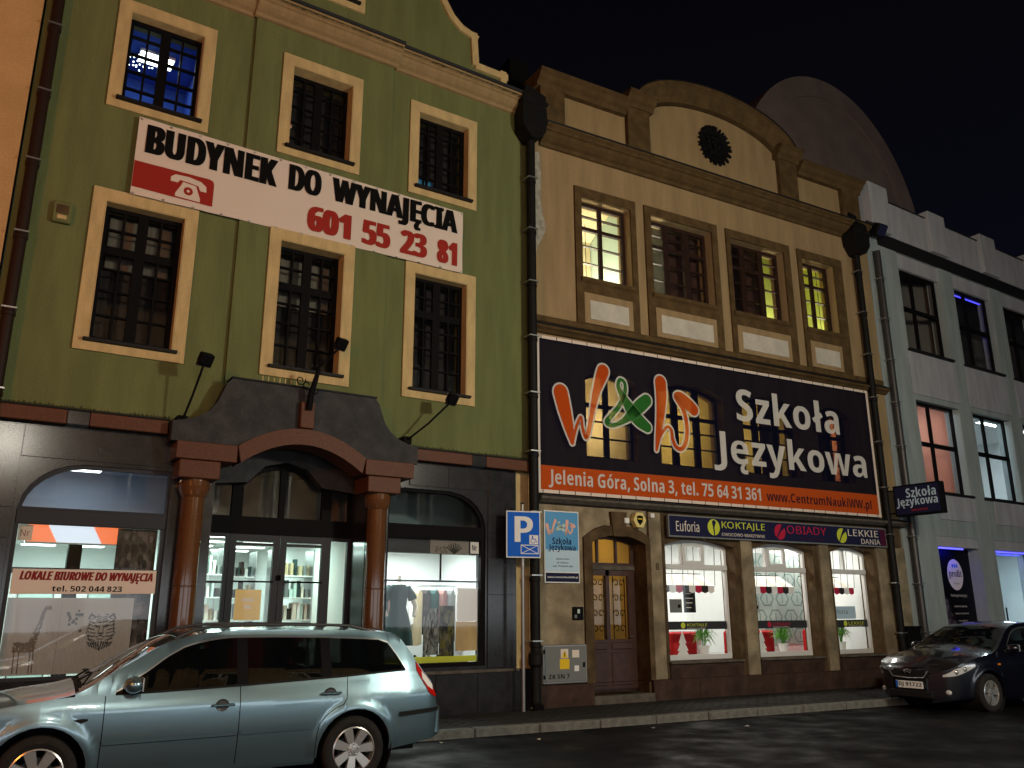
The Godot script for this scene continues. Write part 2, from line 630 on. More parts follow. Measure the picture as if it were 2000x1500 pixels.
	var paint := mat("paint_silver", 0.20, 0.315, 0.375, 0.30, 0.8)
	paint.clearcoat_enabled = true
	paint.clearcoat = 1.0
	paint.clearcoat_roughness = 0.03
	paint = mat("paint_black", 0.0025, 0.003, 0.008, 0.3, 0.2)
	paint.clearcoat_enabled = true
	paint.clearcoat = 1.0
	paint.clearcoat_roughness = 0.03
	# printed mesh: half of it is holes, so lit rooms behind show through
	for k in [["mesh_navy", 0.004, 0.005, 0.016], ["mesh_orange", 0.52, 0.075, 0.010], ["mesh_white", 0.62, 0.60, 0.56], ["mesh_green", 0.03, 0.16, 0.03], ["mesh_green_pale", 0.24, 0.30, 0.08], ["mesh_dark", 0.010, 0.012, 0.028]]:
		var m := mat(k[0], k[1], k[2], k[3], 0.6)
		m.transparency = BaseMaterial3D.TRANSPARENCY_ALPHA
		m.albedo_color.a = 0.80
		m.metallic_specular = 0.1
	glow("tube_white", 0.86, 1.0, 0.95, 6.0)
	glow("tube_warm", 1.0, 0.86, 0.55, 5.0)
	glow("sodium", 1.0, 0.50, 0.14, 14.0)
	glow("lamp_white", 1.0, 0.93, 0.84, 14.0)
	glow("led_blue", 0.03, 0.03, 1.0, 1.6)
	glow("reflected_orange", 1.0, 0.16, 0.01, 0.9)  # glow that imitates the orange sign reflected in the shop glass
	glow("reflection_and_screen_white", 0.75, 0.88, 1.0, 0.9)  # glow for the white of that reflection, and for the cafe screen
	glow("window_glow", 0.92, 0.97, 1.0, 1.0)

func make_view() -> void:
	var cam := Camera3D.new()
	cam.name = "camera"
	cam.position = V(-7.506, 1.62, 12.538)
	cam.rotation_degrees = V(15.2, -29.4, -0.18)
	cam.fov = rad_to_deg(2.0 * atan(750.0 / 1640.0))
	cam.near = 0.05
	cam.far = 800.0
	add_child(cam)
	var we := WorldEnvironment.new()
	we.name = "environment"
	var e := Environment.new()
	e.background_mode = Environment.BG_SKY
	var sm := ProceduralSkyMaterial.new()
	sm.sky_top_color = lin(0.0012, 0.0012, 0.0014)
	sm.sky_horizon_color = lin(0.0036, 0.0037, 0.0092)
	sm.ground_bottom_color = lin(0.002, 0.002, 0.002)
	sm.ground_horizon_color = lin(0.003, 0.003, 0.006)
	sm.sky_curve = 0.35
	var sky := Sky.new()
	sky.sky_material = sm
	e.sky = sky
	e.tonemap_mode = Environment.TONE_MAPPER_LINEAR
	e.tonemap_exposure = 1.0
	e.sdfgi_enabled = true
	e.ssao_enabled = true
	e.ssil_enabled = true
	we.environment = e
	add_child(we)
	# the street's own lamps, behind and beside the camera
	street_lamp(V(-14.0, 0.1, 11.4), 6.4, "sodium", Color(1.0, 0.56, 0.20), 40.0, "tall street lamp with an orange globe beside the orange wall's corner")
	street_lamp(V(-6.6, 0.1, 15.6), 6.2, "lamp_white", Color(1.0, 0.97, 0.90), 15.0, "tall street lamp with a white globe across the road from the green house")
	street_lamp(V(2.2, 0.1, 11.6), 5.8, "lamp_white", Color(1.0, 0.97, 0.88), 60.0, "tall street lamp with a white globe across the road from the cream house")

func street_lamp(p: Vector3, h: float, key: String, c: Color, e: float, label: String) -> void:
	var t := thing("street_lamp", label, "street lamp", Transform3D(Basis(), p), "street lamps")
	part(t, "post", tube(MB.new(), [V(0, 0, 0), V(0, 0.5, 0), V(0, 0.55, 0), V(0, h - 0.35, 0)], [0.11, 0.10, 0.06, 0.04], 14), M.dark_metal)
	part(t, "collar", lathe(MB.new(), [P(0.04, h - 0.38), P(0.10, h - 0.33), P(0.12, h - 0.23), P(0.09, h - 0.21)], 18), M.dark_metal)
	part(t, "globe", ball(MB.new(), V(0, h, 0), V(0.22, 0.22, 0.22), 20), M[key])
	part(t, "cap", lathe(MB.new(), [P(0.0, h + 0.30), P(0.05, h + 0.26), P(0.10, h + 0.21), P(0.09, h + 0.19)], 18), M.dark_metal)
	var l := OmniLight3D.new()
	l.name = "lamp_light"
	l.light_color = c
	l.light_energy = e
	l.light_size = 0.4
	l.omni_range = 60.0
	l.omni_attenuation = 2.0
	l.shadow_enabled = true
	t.add_child(l)
	l.position = V(0, h, 0)

func kz(x: float) -> float: return 1.87 + 0.037 * (x - 1.5)

func make_ground() -> void:
	structure("road", bx(-150, -0.5, -150, 150, 0.0, 150), M.asphalt)
	var mb := MB.new()
	var poly := [V(-40, 0, -0.6), V(60, 0, -6.0), V(60, 0, kz(60) - 0.16), V(-40, 0, kz(-40) - 0.16)]
	var up := V(0, 0.093, 0)
	var dn := V(0, 0.001, 0)
	mb.quad(poly[3] + up, poly[0] + up, poly[1] + up, poly[2] + up)
	for i in 4:
		mb.quad(poly[i] + dn, poly[(i + 1) % 4] + dn, poly[(i + 1) % 4] + up, poly[i] + up)
	var pv := structure("pavement", mb, M.sett)
	# small concrete setts, too many to pick apart
	var mm := MultiMesh.new()
	mm.transform_format = MultiMesh.TRANSFORM_3D
	mm.mesh = bx(-0.098, -0.05, -0.048, 0.098, 0.0, 0.048, 0.006).mesh()
	var spots := []
	for i in 126:
		for j in 21:
			var x := -9.5 + i * 0.203 + (0.1 if j % 2 else 0.0)
			var z := kz(x) - 0.225 - j * 0.103
			if z > -0.2:
				spots.append(Transform3D(Basis.from_euler(V(rng.randf_range(-0.012, 0.012), 0.037 * -1.0, rng.randf_range(-0.012, 0.012))), V(x, 0.1 + rng.randf_range(-0.002, 0.003), z)))
	mm.instance_count = spots.size()
	for i in spots.size():
		mm.set_instance_transform(i, spots[i])
	var mi := MultiMeshInstance3D.new()
	mi.name = "paving_setts"
	mi.multimesh = mm
	mi.material_override = M.sett
	mi.set_meta("kind", "stuff")
	pv.add_child(mi)
	# granite kerb stones
	var kb := structure("kerb", bx(-40, 0.001, -0.02, 60, 0.05, 0.0), M.kerb, Transform3D(Basis(Vector3.UP, -atan(0.037)), V(0, 0, kz(0) - 0.06)))
	for i in 34:
		var w := 0.985
		part(kb, "kerb_stone", bx(0, -0.1, -0.09, w, rng.randf_range(0.107, 0.115), 0.075 + rng.randf_range(-0.004, 0.004), 0.014), M.kerb, at(-11.0 + i * 1.0, 0.0, -0.01))
	# the pavement on the camera's side
	structure("opposite_pavement", bx(-40, 0.001, 11.1, 60, 0.1, 40), M.sett)
	structure("opposite_kerb", bx(-40, 0.001, 10.93, 60, 0.105, 11.09, 0.01), M.kerb)

func grid_cells(x0, y0, x1, y1, vb: Array, hb: Array) -> Array:
	# bars as [centre, width]; returns the rectangles between them
	var xs := [x0]
	for b in vb:
		xs.append(b[0] - b[1] / 2.0)
		xs.append(b[0] + b[1] / 2.0)
	xs.append(x1)
	var ys := [y0]
	for b in hb:
		ys.append(b[0] - b[1] / 2.0)
		ys.append(b[0] + b[1] / 2.0)
	ys.append(y1)
	var r := []
	for i in xs.size() / 2:
		for j in ys.size() / 2:
			r.append(rh(xs[i * 2], ys[j * 2], xs[i * 2 + 1], ys[j * 2 + 1]))
	return r

func glazing(parent: Node, called: String, bot: Array, top: Array, cells: Array, z: float, depth: float, fm: Material, gm: Material) -> Node3D:
	# a frame with its openings, and each pane in it
	var w := part(parent, called, wall(MB.new(), bot, top, cells, z - depth, z), fm)
	for c in cells:
		part(w, "pane", wall(MB.new(), c.b, c.t, [], z - depth * 0.6, z - depth * 0.6), gm)
	return w

func rect_glazing(parent: Node, called: String, x0, y0, x1, y1, fw, vb: Array, hb: Array, z, depth, fm: Material, gm: Material) -> Node3D:
	var cells := grid_cells(x0 + fw, y0 + fw, x1 - fw, y1 - fw, vb, hb)
	return glazing(parent, called, [P(x0, y0), P(x1, y0)], [P(x0, y1), P(x1, y1)], cells, z, depth, fm, gm)

func room(parent: Node, x0, y0, z0, x1, y1, z1, wm: Material, fm: Material, cm: Material) -> void:
	# z0 = back, z1 = open front; slabs with thickness
	var t := 0.06
	part(parent, "room_back_wall", bx(x0 - t, y0 - t, z0 - t, x1 + t, y1 + t, z0), wm)
	part(parent, "room_side_wall", bx(x0 - t, y0 - t, z0, x0, y1 + t, z1), wm)
	part(parent, "room_side_wall", bx(x1, y0 - t, z0, x1 + t, y1 + t, z1), wm)
	part(parent, "room_floor", bx(x0, y0 - t, z0, x1, y0, z1), fm)
	part(parent, "room_ceiling", bx(x0, y1, z0, x1, y1 + t, z1), cm)

func ceiling_lamp(x: Transform3D, sx: float, sz: float, key: String, c: Color, e: float, label: String, group := "") -> void:
	# a flat ceiling light: housing, glowing diffuser and the light it gives
	var t := thing("ceiling_light", label, "ceiling light", x, group)
	part(t, "housing", bx(-sx / 2 - 0.02, -0.045, -sz / 2 - 0.02, sx / 2 + 0.02, 0.0, sz / 2 + 0.02, 0.006), M.white)
	part(t, "diffuser", bx(-sx / 2, -0.06, -sz / 2, sx / 2, -0.046, sz / 2, 0.004), M[key])
	if e > 0.0:
		var l := AreaLight3D.new()
		l.name = "lamp_light"
		l.area_size = Vector2(sx, sz)
		l.light_color = c
		l.light_energy = e
		l.area_range = 14.0
		l.area_attenuation = 2.0
		l.shadow_enabled = true
		t.add_child(l)
		l.transform = Transform3D(Basis(Vector3.RIGHT, -PI / 2), V(0, -0.075, 0))

func pendant_lamp(x: Transform3D, drop: float, key: String, c: Color, e: float, label: String) -> void:
	# a globe on a cord that lights the whole room, ceiling too
	var t := thing("pendant_lamp", label, "pendant lamp", x)
	part(t, "cord", tube(MB.new(), [V(0, 0, 0), V(0, -drop + 0.12, 0)], 0.008, 6), M.black)
	part(t, "globe", ball(MB.new(), V(0, -drop, 0), V(0.14, 0.14, 0.14), 16), M[key])
	var l := OmniLight3D.new()
	l.name = "lamp_light"
	l.light_color = c
	l.light_energy = e
	l.light_size = 0.12
	l.omni_range = 14.0
	l.omni_attenuation = 2.0
	l.shadow_enabled = true
	t.add_child(l)
	l.position = V(0, -drop, 0)

# ---------------------------------------------------------------- the green house (built in its own axes, GT)
var green: Node3D
func make_green() -> void:
	var h := thing("green_house", "olive green plastered house with cream window surrounds above a dark granite shopfront", "house", GT)
	green = h
	var wins := [[-7.40, -5.99, 0.0], [-4.94, -3.55, 0.06], [-2.61, -1.24, 0.0]]
	# plastered wall in three bays, the middle one slightly proud
	for b in [[-8.32, -5.41, 0.0, 0], [-5.41, -2.98, 0.06, 1], [-2.98, -0.04, 0.0, 2]]:
		var w: Array = wins[b[3]]
		var hs := [rh(w[0] + 0.17, 5.16, w[1] - 0.17, 7.19), rh(w[0] + 0.17, 8.83, w[1] - 0.17, 10.31)]
		part(h, "wall", wall(MB.new(), [P(b[0], 4.13), P(b[1], 4.13)], [P(b[0], 11.5), P(b[1], 11.5)], hs, -0.42, b[2]), M.green)
	part(h, "back_wall", bx(-8.32, 0.0, -7.3, -0.04, 11.5, -7.0), M.green)
	part(h, "side_wall", bx(-8.32, 0.0, -7.0, -8.02, 11.5, -0.45), M.green)
	part(h, "side_wall", bx(-0.34, 0.0, -7.0, -0.04, 11.5, -0.45), M.green)
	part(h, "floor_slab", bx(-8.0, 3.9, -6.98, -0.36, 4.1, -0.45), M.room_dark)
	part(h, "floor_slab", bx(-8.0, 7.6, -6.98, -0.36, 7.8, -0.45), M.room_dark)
	part(h, "roof", prof(MB.new(), [P(-7.3, 11.5), P(0.0, 11.5), P(-1.2, 12.2), P(-3.6, 15.0)], -8.4, -0.3), M.zinc)
	for i in 3:
		var w: Array = wins[i]
		for up in 2:
			var y0: float = [5.0, 8.66][up]
			var y1: float = [7.37, 10.48][up]
			var z: float = w[2]
			var ix0: float = w[0] + 0.17
			var ix1: float = w[1] - 0.17
			var iy0: float = y0 + 0.17
			var iy1: float = y1 - 0.18
			part(h, "window_surround", wall(MB.new(), [P(w[0], y0), P(w[1], y0)], [P(w[0], y1), P(w[1], y1)], [rh(ix0 - 0.003, iy0 - 0.003, ix1 + 0.003, iy1 + 0.003)], z + 0.002, z + 0.035), M.surround)
			part(h, "window_reveal", wall(MB.new(), [P(ix0, iy0 + 0.001), P(ix1, iy0 + 0.001)], [P(ix0, iy1), P(ix1, iy1)], [rh(ix0 + 0.012, iy0 + 0.002, ix1 - 0.012, iy1 - 0.012)], -0.2, z + 0.033), M.surround)
			part(h, "sill", prof(MB.new(), [P(-0.15, iy0 + 0.02), P(z + 0.11, iy0 - 0.01), P(z + 0.11, iy0 - 0.045), P(z + 0.036, iy0 - 0.05), P(z + 0.036, iy0 + 0.003), P(-0.15, iy0 + 0.003)], ix0 - 0.06, ix1 + 0.06), M.dark_metal)
			var mx := (ix0 + ix1) / 2
			var q := (ix1 - ix0) / 4
			var vb := [[ix0 + q + 0.02, 0.028], [mx, 0.14], [ix1 - q - 0.02, 0.028]]
			var hb := []
			if up == 1:
				for k in 4:
					hb.append([iy0 + (iy1 - iy0) * (k + 1.0) / 5.0, 0.026])
			else:
				hb = [[iy0 + 0.40, 0.026], [iy0 + 0.76, 0.026], [iy0 + 1.08, 0.026], [iy0 + 1.36, 0.12], [iy0 + 1.67, 0.026]]
			rect_glazing(h, "window", ix0 + 0.012, iy0 + 0.02, ix1 - 0.012, iy1 - 0.012, 0.06, vb, hb, -0.14, 0.06, M.frame_black, M.pane)
			# what stands behind the panes
			var lit := up == 1 and i == 0
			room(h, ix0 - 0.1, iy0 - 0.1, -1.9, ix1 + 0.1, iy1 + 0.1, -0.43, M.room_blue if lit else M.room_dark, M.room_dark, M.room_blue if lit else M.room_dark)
			var side := -1.0 if (i + up) % 2 else 1.0
			if not lit:
				var cl := MB.new()
				var pts := []
				for k in 25:
					for e in 2:
						pts.append(V(lerpf(ix0, ix1, k / 24.0), iy0 if e == 0 else iy1, -0.5 + 0.02 * sin(k * 1.7) - 0.012 * e))
				cl.grid(pts, 25, 2)
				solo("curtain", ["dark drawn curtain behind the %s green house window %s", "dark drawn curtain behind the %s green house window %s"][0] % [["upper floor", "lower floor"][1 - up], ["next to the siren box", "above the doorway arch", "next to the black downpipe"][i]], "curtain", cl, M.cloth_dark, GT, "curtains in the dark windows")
	var bl := MB.new()
	for k in 9:
		box(bl, V(-7.2 + k * 0.119, 9.55, -0.62), V(-7.2 + k * 0.119 + 0.09, 9.62 + 0.22 * (k % 3) / 2.0, -0.60))
	var dc := thing("window_garland", "white star lights hanging inside the blue lit window of the green house", "lights", GT * at(-6.9, 9.75, -0.5))
	for k in 26:
		part(dc, "light", ball(MB.new(), V((k % 7) * 0.055 - 0.23 + rng.randf_range(-0.015, 0.015), 0.2 - (k / 7) * 0.075 + rng.randf_range(-0.02, 0.02), rng.randf_range(-0.03, 0.03)), V(0.013, 0.010, 0.013), 8), M.tube_white)
	part(dc, "wire", tube(MB.new(), [V(-0.25, 0.24, 0), V(-0.05, 0.22, 0.01), V(0.2, 0.25, 0)], 0.005, 5), M.black)
	ceiling_lamp(GT * at(-6.68, 10.40, -1.1), 0.5, 0.3, "tube_white", Color(0.75, 0.85, 1.0), 0.45, "small ceiling light in the blue room of the green house")
	# cornice with a proud middle, under a dark metal edge
	for b in [[-8.36, -5.46, 0.0], [-5.46, -2.93, 0.07], [-2.93, -0.16, 0.0]]:
		var o: float = b[2]
		part(h, "cornice", prof(MB.new(), [P(o, 10.95), P(o + 0.05, 10.96), P(o + 0.07, 11.01), P(o + 0.13, 11.04), P(o + 0.19, 11.09), P(o + 0.22, 11.14), P(o + 0.25, 11.15), P(o + 0.25, 11.19), P(o + 0.31, 11.21), P(o + 0.31, 11.25), P(o, 11.25)], b[0], b[1]), M.cornice)
		part(h, "gutter", prof(MB.new(), [P(o + 0.001, 11.255), P(o + 0.33, 11.255), P(o + 0.35, 11.30), P(o + 0.30, 11.32), P(o + 0.001, 11.36)], b[0] - 0.01, b[1] + 0.01), M.dark_metal)
	# gable with curled shoulders
	var half := [P(0.0, 15.2), P(0.9, 15.1), P(1.4, 14.7), P(1.65, 14.1), P(1.75, 13.6), P(1.9, 13.2), P(2.05, 12.95), P(2.21, 12.71), P(2.38, 12.45), P(2.58, 12.29), P(2.88, 12.20)]
	var top := []
	for i in range(half.size() - 1, 0, -1):
		top.append(P(-4.26 - half[i].x, half[i].y))
	for p in half:
		top.append(P(-4.26 + p.x, p.y))
	var outl := [P(-7.80, 11.60), P(-7.18, 11.60)] + top + [P(-1.34, 11.60), P(-0.72, 11.60)]
	part(h, "gable_wall", wall(MB.new(), [P(-7.80, 11.37), P(-0.72, 11.37)], outl, [rh(-4.83, 11.87, -3.80, 13.2)], -0.32, 0.18), M.green)
	var inner := []
	for p in outl:
		inner.append(p)
	var trim := MB.new()
	var path := [P(-7.80, 11.37), P(-7.80, 11.60), P(-7.18, 11.60)] + top + [P(-1.34, 11.60), P(-0.72, 11.60), P(-0.72, 11.37)]
	for i in path.size() - 1:
		var a: Vector2 = path[i]
		var b: Vector2 = path[i + 1]
		var d := (b - a).normalized()
		var nn := Vector2(d.y, -d.x)
		var e := d * 0.05
		ext(trim, PackedVector2Array([a - e - nn * 0.015, b + e - nn * 0.015, b + e + nn * 0.12, a - e + nn * 0.12]), -0.34, 0.225 + 0.0007 * (i % 3))
	part(h, "gable_trim", trim, M.surround)
	part(h, "window_surround", wall(MB.new(), [P(-5.0, 11.70), P(-3.64, 11.70)], [P(-5.0, 13.36), P(-3.64, 13.36)], [rh(-4.84, 11.86, -3.80, 13.2)], 0.182, 0.22), M.surround)
	part(h, "sill", bx(-4.9, 11.82, 0.05, -3.74, 11.86, 0.28), M.dark_metal)
	rect_glazing(h, "window", -4.83, 11.87, -3.80, 13.2, 0.06, [[-4.31, 0.12]], [[12.5, 0.03]], 0.02, 0.06, M.frame_black, M.pane)
	part(h, "window_backing", bx(-4.95, 11.8, -0.5, -3.7, 13.3, -0.33), M.cloth_dark)

	# ---- granite shopfront
	var lw := {"b": [P(-7.75, 0.84), P(-5.98, 0.84)], "t": [P(-7.75, 2.86), P(-7.71, 3.05), P(-7.64, 3.18), P(-7.53, 3.30), P(-7.40, 3.39), P(-7.24, 3.45), P(-7.05, 3.48), P(-5.98, 3.48)]}
	var rw := {"b": [P(-2.75, 0.80), P(-0.98, 0.80)], "t": [P(-2.75, 3.53), P(-1.66, 3.53), P(-1.44, 3.49), P(-1.28, 3.42), P(-1.14, 3.31), P(-1.04, 3.17), P(-0.99, 3.02), P(-0.98, 2.95)]}
	part(h, "granite_wall", wall(MB.new(), [P(-8.32, 0.1), P(-5.50, 0.1)], [P(-8.32, 3.96), P(-5.50, 3.96)], [lw], -0.32, -0.02), M.granite)
	part(h, "granite_wall", wall(MB.new(), [P(-3.02, 0.1), P(-0.38, 0.1)], [P(-3.02, 3.96), P(-0.38, 3.96)], [rw], -0.32, -0.02), M.granite)
	part(h, "corner_pier", bx(-0.379, 0.1, -0.4, -0.04, 4.0, -0.05), M.surround)
	# polished panels round the openings
	for a in [[-8.3, 2.89, -7.79, 3.93], [-8.3, 2.52, -7.79, 2.885], [-8.3, 1.5, -7.79, 2.515], [-8.3, 0.74, -7.79, 1.495], [-0.94, 2.89, -0.385, 3.93], [-0.94, 1.9, -0.385, 2.885], [-0.94, 0.76, -0.385, 1.895], [-7.785, 3.53, -6.9, 3.93], [-6.895, 3.53, -6.0, 3.93], [-2.4, 3.58, -1.7, 3.93], [-1.695, 3.58, -0.945, 3.93]]:
		part(h, "granite_panel", bx(a[0], a[1], -0.021, a[2], a[3], 0.0, 0.003), M.granite)
	# plinth
	for a in [[-8.32, -7.5], [-7.495, -6.7], [-6.695, -5.98], [-2.74, -1.9], [-1.895, -1.15], [-1.145, -0.40]]:
		part(h, "plinth_block", bx(a[0], 0.0, -0.3, a[1], 0.70, 0.05, 0.006), M.granite)
	part(h, "plinth_cap", bx(-8.32, 0.70, -0.3, -5.95, 0.745, 0.08, 0.006), M.stone)
	part(h, "plinth_cap", bx(-2.76, 0.70, -0.3, -0.38, 0.745, 0.08, 0.006), M.stone)
	part(h, "plinth_block", bx(-0.395, 0.0, -0.3, -0.12, 0.73, 0.03, 0.006), M.granite)
	# band of rose and dark blocks under the plaster
	for a in [[-8.34, -7.35, 0], [-7.345, -7.085, 1], [-7.08, -6.12, 0], [-2.40, -1.335, 0], [-1.33, -1.06, 1], [-1.055, -0.02, 0]]:
		part(h, "band_block", bx(a[0], 3.965, -0.3, a[1], 4.145, 0.13, 0.006), M.granite if a[2] else M.granite_rose)
	part(h, "band_flashing", prof(MB.new(), [P(-0.2, 4.147), P(0.15, 4.147), P(0.15, 4.16), P(0.0, 4.20), P(-0.2, 4.20)], -8.34, -6.10), M.dark_metal)
	part(h, "band_flashing", prof(MB.new(), [P(-0.2, 4.147), P(0.15, 4.147), P(0.15, 4.16), P(0.0, 4.20), P(-0.2, 4.20)], -2.42, -0.02), M.dark_metal)

	# left shop window: an arched light above a big pane
	var fz := -0.05
	var lc := [{"b": [P(-7.69, 2.91), P(-6.01, 2.91)], "t": [P(-7.69, 2.93), P(-7.65, 3.05), P(-7.58, 3.16), P(-7.48, 3.26), P(-7.36, 3.34), P(-7.22, 3.40), P(-7.05, 3.43), P(-6.01, 3.43)]}, rh(-7.70, 0.88, -6.04, 2.70)]
	glazing(h, "shop_window", lw.b, lw.t, lc, fz, 0.08, M.frame_grey, M.pane)
	part(h, "transom_bar", bx(-7.74, 2.70, fz - 0.03, -5.99, 2.885, fz + 0.012, 0.006), M.frame_grey)
	# right shop window
	var rc := [{"b": [P(-2.72, 2.97), P(-1.05, 2.97)], "t": [P(-2.72, 3.48), P(-1.66, 3.48), P(-1.46, 3.44), P(-1.31, 3.37), P(-1.18, 3.27), P(-1.09, 3.15), P(-1.05, 3.02)]}, rh(-2.72, 0.86, -1.05, 2.75)]
	glazing(h, "shop_window", rw.b, rw.t, rc, fz, 0.08, M.frame_black, M.pane)
	part(h, "fascia_panel", bx(-2.72, 2.53, fz - 0.2, -1.05, 2.75, fz - 0.06), M.frame_grey)

	# ---- portal: granite head with a rose arch on two columns, doors set back
	var head := PackedVector2Array([P(-6.10, 3.86), P(-6.10, 4.13), P(-5.95, 4.16), P(-5.78, 4.22), P(-5.64, 4.32), P(-5.54, 4.45), P(-5.48, 4.60), P(-5.43, 4.74), P(-5.36, 4.82), P(-3.18, 4.82), P(-3.11, 4.74), P(-3.06, 4.60), P(-3.00, 4.45), P(-2.90, 4.32), P(-2.76, 4.22), P(-2.59, 4.16), P(-2.43, 4.13), P(-2.43, 3.86), P(-3.30, 3.86), P(-3.45, 3.90), P(-3.7, 4.05), P(-4.0, 4.16), P(-4.27, 4.20), P(-4.54, 4.16), P(-4.84, 4.05), P(-5.08, 3.90), P(-5.22, 3.86)])
	part(h, "portal_head", ext(MB.new(), head, 0.062, 0.30), M.granite_matt)
	part(h, "portal_flashing", bx(-5.38, 4.822, 0.062, -3.16, 4.845, 0.33), M.dark_metal)
	var arch := MB.new()
	var ao := [P(-5.22, 3.855)]
	for k in 21:
		var x := lerpf(-1.0, 1.0, k / 20.0)
		ao.append(P(-4.27 + x * 0.92, 3.87 + 0.335 * sqrt(maxf(0.0, 1.0 - x * x * 0.98))  - 0.047))
	var band := PackedVector2Array()
	for k in 25:
		var x := lerpf(-0.95, 0.95, k / 24.0)
		band.append(P(-4.27 + x, 3.86 + 0.34 * (1.0 - pow(absf(x) / 0.95, 2.0))))
	for k in range(24, -1, -1):
		var x := lerpf(-0.90, 0.90, k / 24.0)
		band.append(P(-4.27 + x, 3.63 + 0.34 * (1.0 - pow(absf(x) / 0.90, 2.0))))
	part(h, "portal_arch", ext(arch, band, -0.1, 0.36), M.granite_rose)
	part(h, "portal_arch", bx(-6.03, 3.62, -0.1, -5.225, 3.855, 0.36, 0.008), M.granite_rose)
	part(h, "portal_arch", bx(-3.315, 3.62, -0.1, -2.51, 3.855, 0.36, 0.008), M.granite_rose)
	part(h, "keystone", bx(-4.38, 4.21, 0.2, -4.17, 4.60, 0.40, 0.012), M.granite_rose)
	for cx in [-5.70, -2.99]:
		part(h, "capital", bx(cx - 0.27, 3.37, -0.18, cx + 0.27, 3.612, 0.34, 0.012), M.granite_rose)
		var col := part(h, "column", lathe(MB.new(), [P(0.165, 0.1), P(0.165, 0.35), P(0.155, 0.37), P(0.155, 1.945), P(0.147, 1.955), P(0.147, 1.96), P(0.155, 1.97), P(0.15, 3.14)], 36, V(cx, 0, 0.09)), M.granite_polished)
		part(col, "ring", lathe(MB.new(), [P(0.15, 3.13), P(0.17, 3.16), P(0.195, 3.22), P(0.205, 3.28), P(0.20, 3.34), P(0.20, 3.372)], 36, V(cx, 0, 0.09)), M.granite_polished)
	# recess
	part(h, "recess_jamb", bx(-5.52, 0.1, -0.75, -5.40, 3.95, -0.03), M.granite)
	part(h, "recess_jamb", bx(-3.12, 0.1, -0.75, -3.0, 3.95, -0.03), M.granite)
	part(h, "recess_head", wall(MB.new(), [P(-5.40, 3.3), P(-4.84, 3.36), P(-4.6, 3.62), P(-4.27, 3.70), P(-3.95, 3.62), P(-3.7, 3.36), P(-3.12, 3.3)].map(func(p): return p + P(0, 0.12)), [P(-5.40, 4.1), P(-3.12, 4.1)], [], -0.56, -0.40), M.granite_matt)
	part(h, "recess_ceiling", bx(-5.40, 4.1, -0.75, -3.12, 4.13, -0.10), M.granite)
	part(h, "threshold", bx(-5.40, 0.05, -0.7, -3.12, 0.16, 0.2, 0.01), M.stone)
	# door set
	var dz := -0.58
	var top_l := {"b": [P(-4.84, 3.00), P(-4.29, 3.00)], "t": [P(-4.84, 3.44), P(-4.72, 3.57), P(-4.58, 3.66), P(-4.42, 3.71), P(-4.29, 3.73)]}
	var top_r := {"b": [P(-4.21, 3.00), P(-3.62, 3.00)], "t": [P(-4.21, 3.73), P(-4.05, 3.71), P(-3.90, 3.66), P(-3.74, 3.57), P(-3.62, 3.44)]}
	glazing(h, "door_light", [P(-5.40, 2.74), P(-3.12, 2.74)], [P(-5.40, 4.1), P(-3.12, 4.1)], [top_l, top_r, rh(-5.33, 3.00, -5.00, 3.46), rh(-3.46, 3.00, -3.18, 3.46)], dz, 0.07, M.frame_black, M.pane)
	rect_glazing(h, "side_light", -5.40, 0.16, -4.99, 2.74, 0.05, [], [[0.9, 0.03], [2.05, 0.03]], dz, 0.07, M.frame_grey, M.pane)
	rect_glazing(h, "side_light", -3.49, 0.16, -3.12, 2.74, 0.05, [], [], dz, 0.07, M.frame_grey, M.pane)
	for a in [[-4.985, -4.245], [-4.235, -3.495]]:
		var d := rect_glazing(h, "door_leaf", a[0], 0.17, a[1], 2.735, 0.095, [], [[2.60, 0.04]], dz + 0.012, 0.06, M.frame_grey, M.pane)
		part(d, "push_bar", tube(MB.new(), [V(a[0] + 0.08, 2.06, dz + 0.05), V(a[1] - 0.08, 2.06, dz + 0.05)], 0.012, 8), M.black)
		part(d, "lock", bx((a[1] if a[0] < -4.5 else a[0]) - 0.03, 2.08, dz + 0.012, (a[1] if a[0] < -4.5 else a[0]) + 0.03, 2.16, dz + 0.03), M.black)
	# rooms behind the glass
	room(h, -7.95, 0.16, -5.4, -5.56, 2.80, -0.33, M.room_white, M.floor_in, M.room_white)
	room(h, -7.95, 2.90, -1.6, -5.56, 3.60, -0.33, M.void_grey, M.void_grey, M.void_grey)
	room(h, -5.42, 0.16, -6.2, -3.10, 2.86, -0.76, M.room_white, M.floor_in, M.room_white)
	room(h, -2.95, 0.16, -2.6, -0.42, 2.76, -0.33, M.room_white, M.floor_in, M.room_white)
	room(h, -5.42, 2.99, -2.2, -3.10, 3.85, -0.76, M.room_dark, M.room_dark, M.room_dark)
	room(h, -2.95, 2.88, -1.2, -0.42, 3.70, -0.33, M.void_teal, M.void_teal, M.void_teal)

	# soot and algae fringe that creeps up from the flashings, runs under the gutter
	part(h, "algae_fringe", jag(-8.30, -6.12, 4.20, 0.02, 0.06, 0.0025), M.algae)
	part(h, "algae_fringe", jag(-2.40, -0.06, 4.20, 0.02, 0.055, 0.0025), M.algae)
	part(h, "gutter_stain", jag(-5.44, -2.96, 11.205, -0.015, -0.05, 0.3825), M.algae)
	part(h, "gutter_stain", jag(-2.90, -0.2, 11.205, -0.01, -0.05, 0.3125), M.algae)
	for k in 7:
		part(h, "drip_mark", bx(-4.88 + k * 0.085, 4.88 + 0.02 * (k % 3), 0.06, -4.865 + k * 0.085, 4.99, 0.0625), M.surround)
	make_green_things()

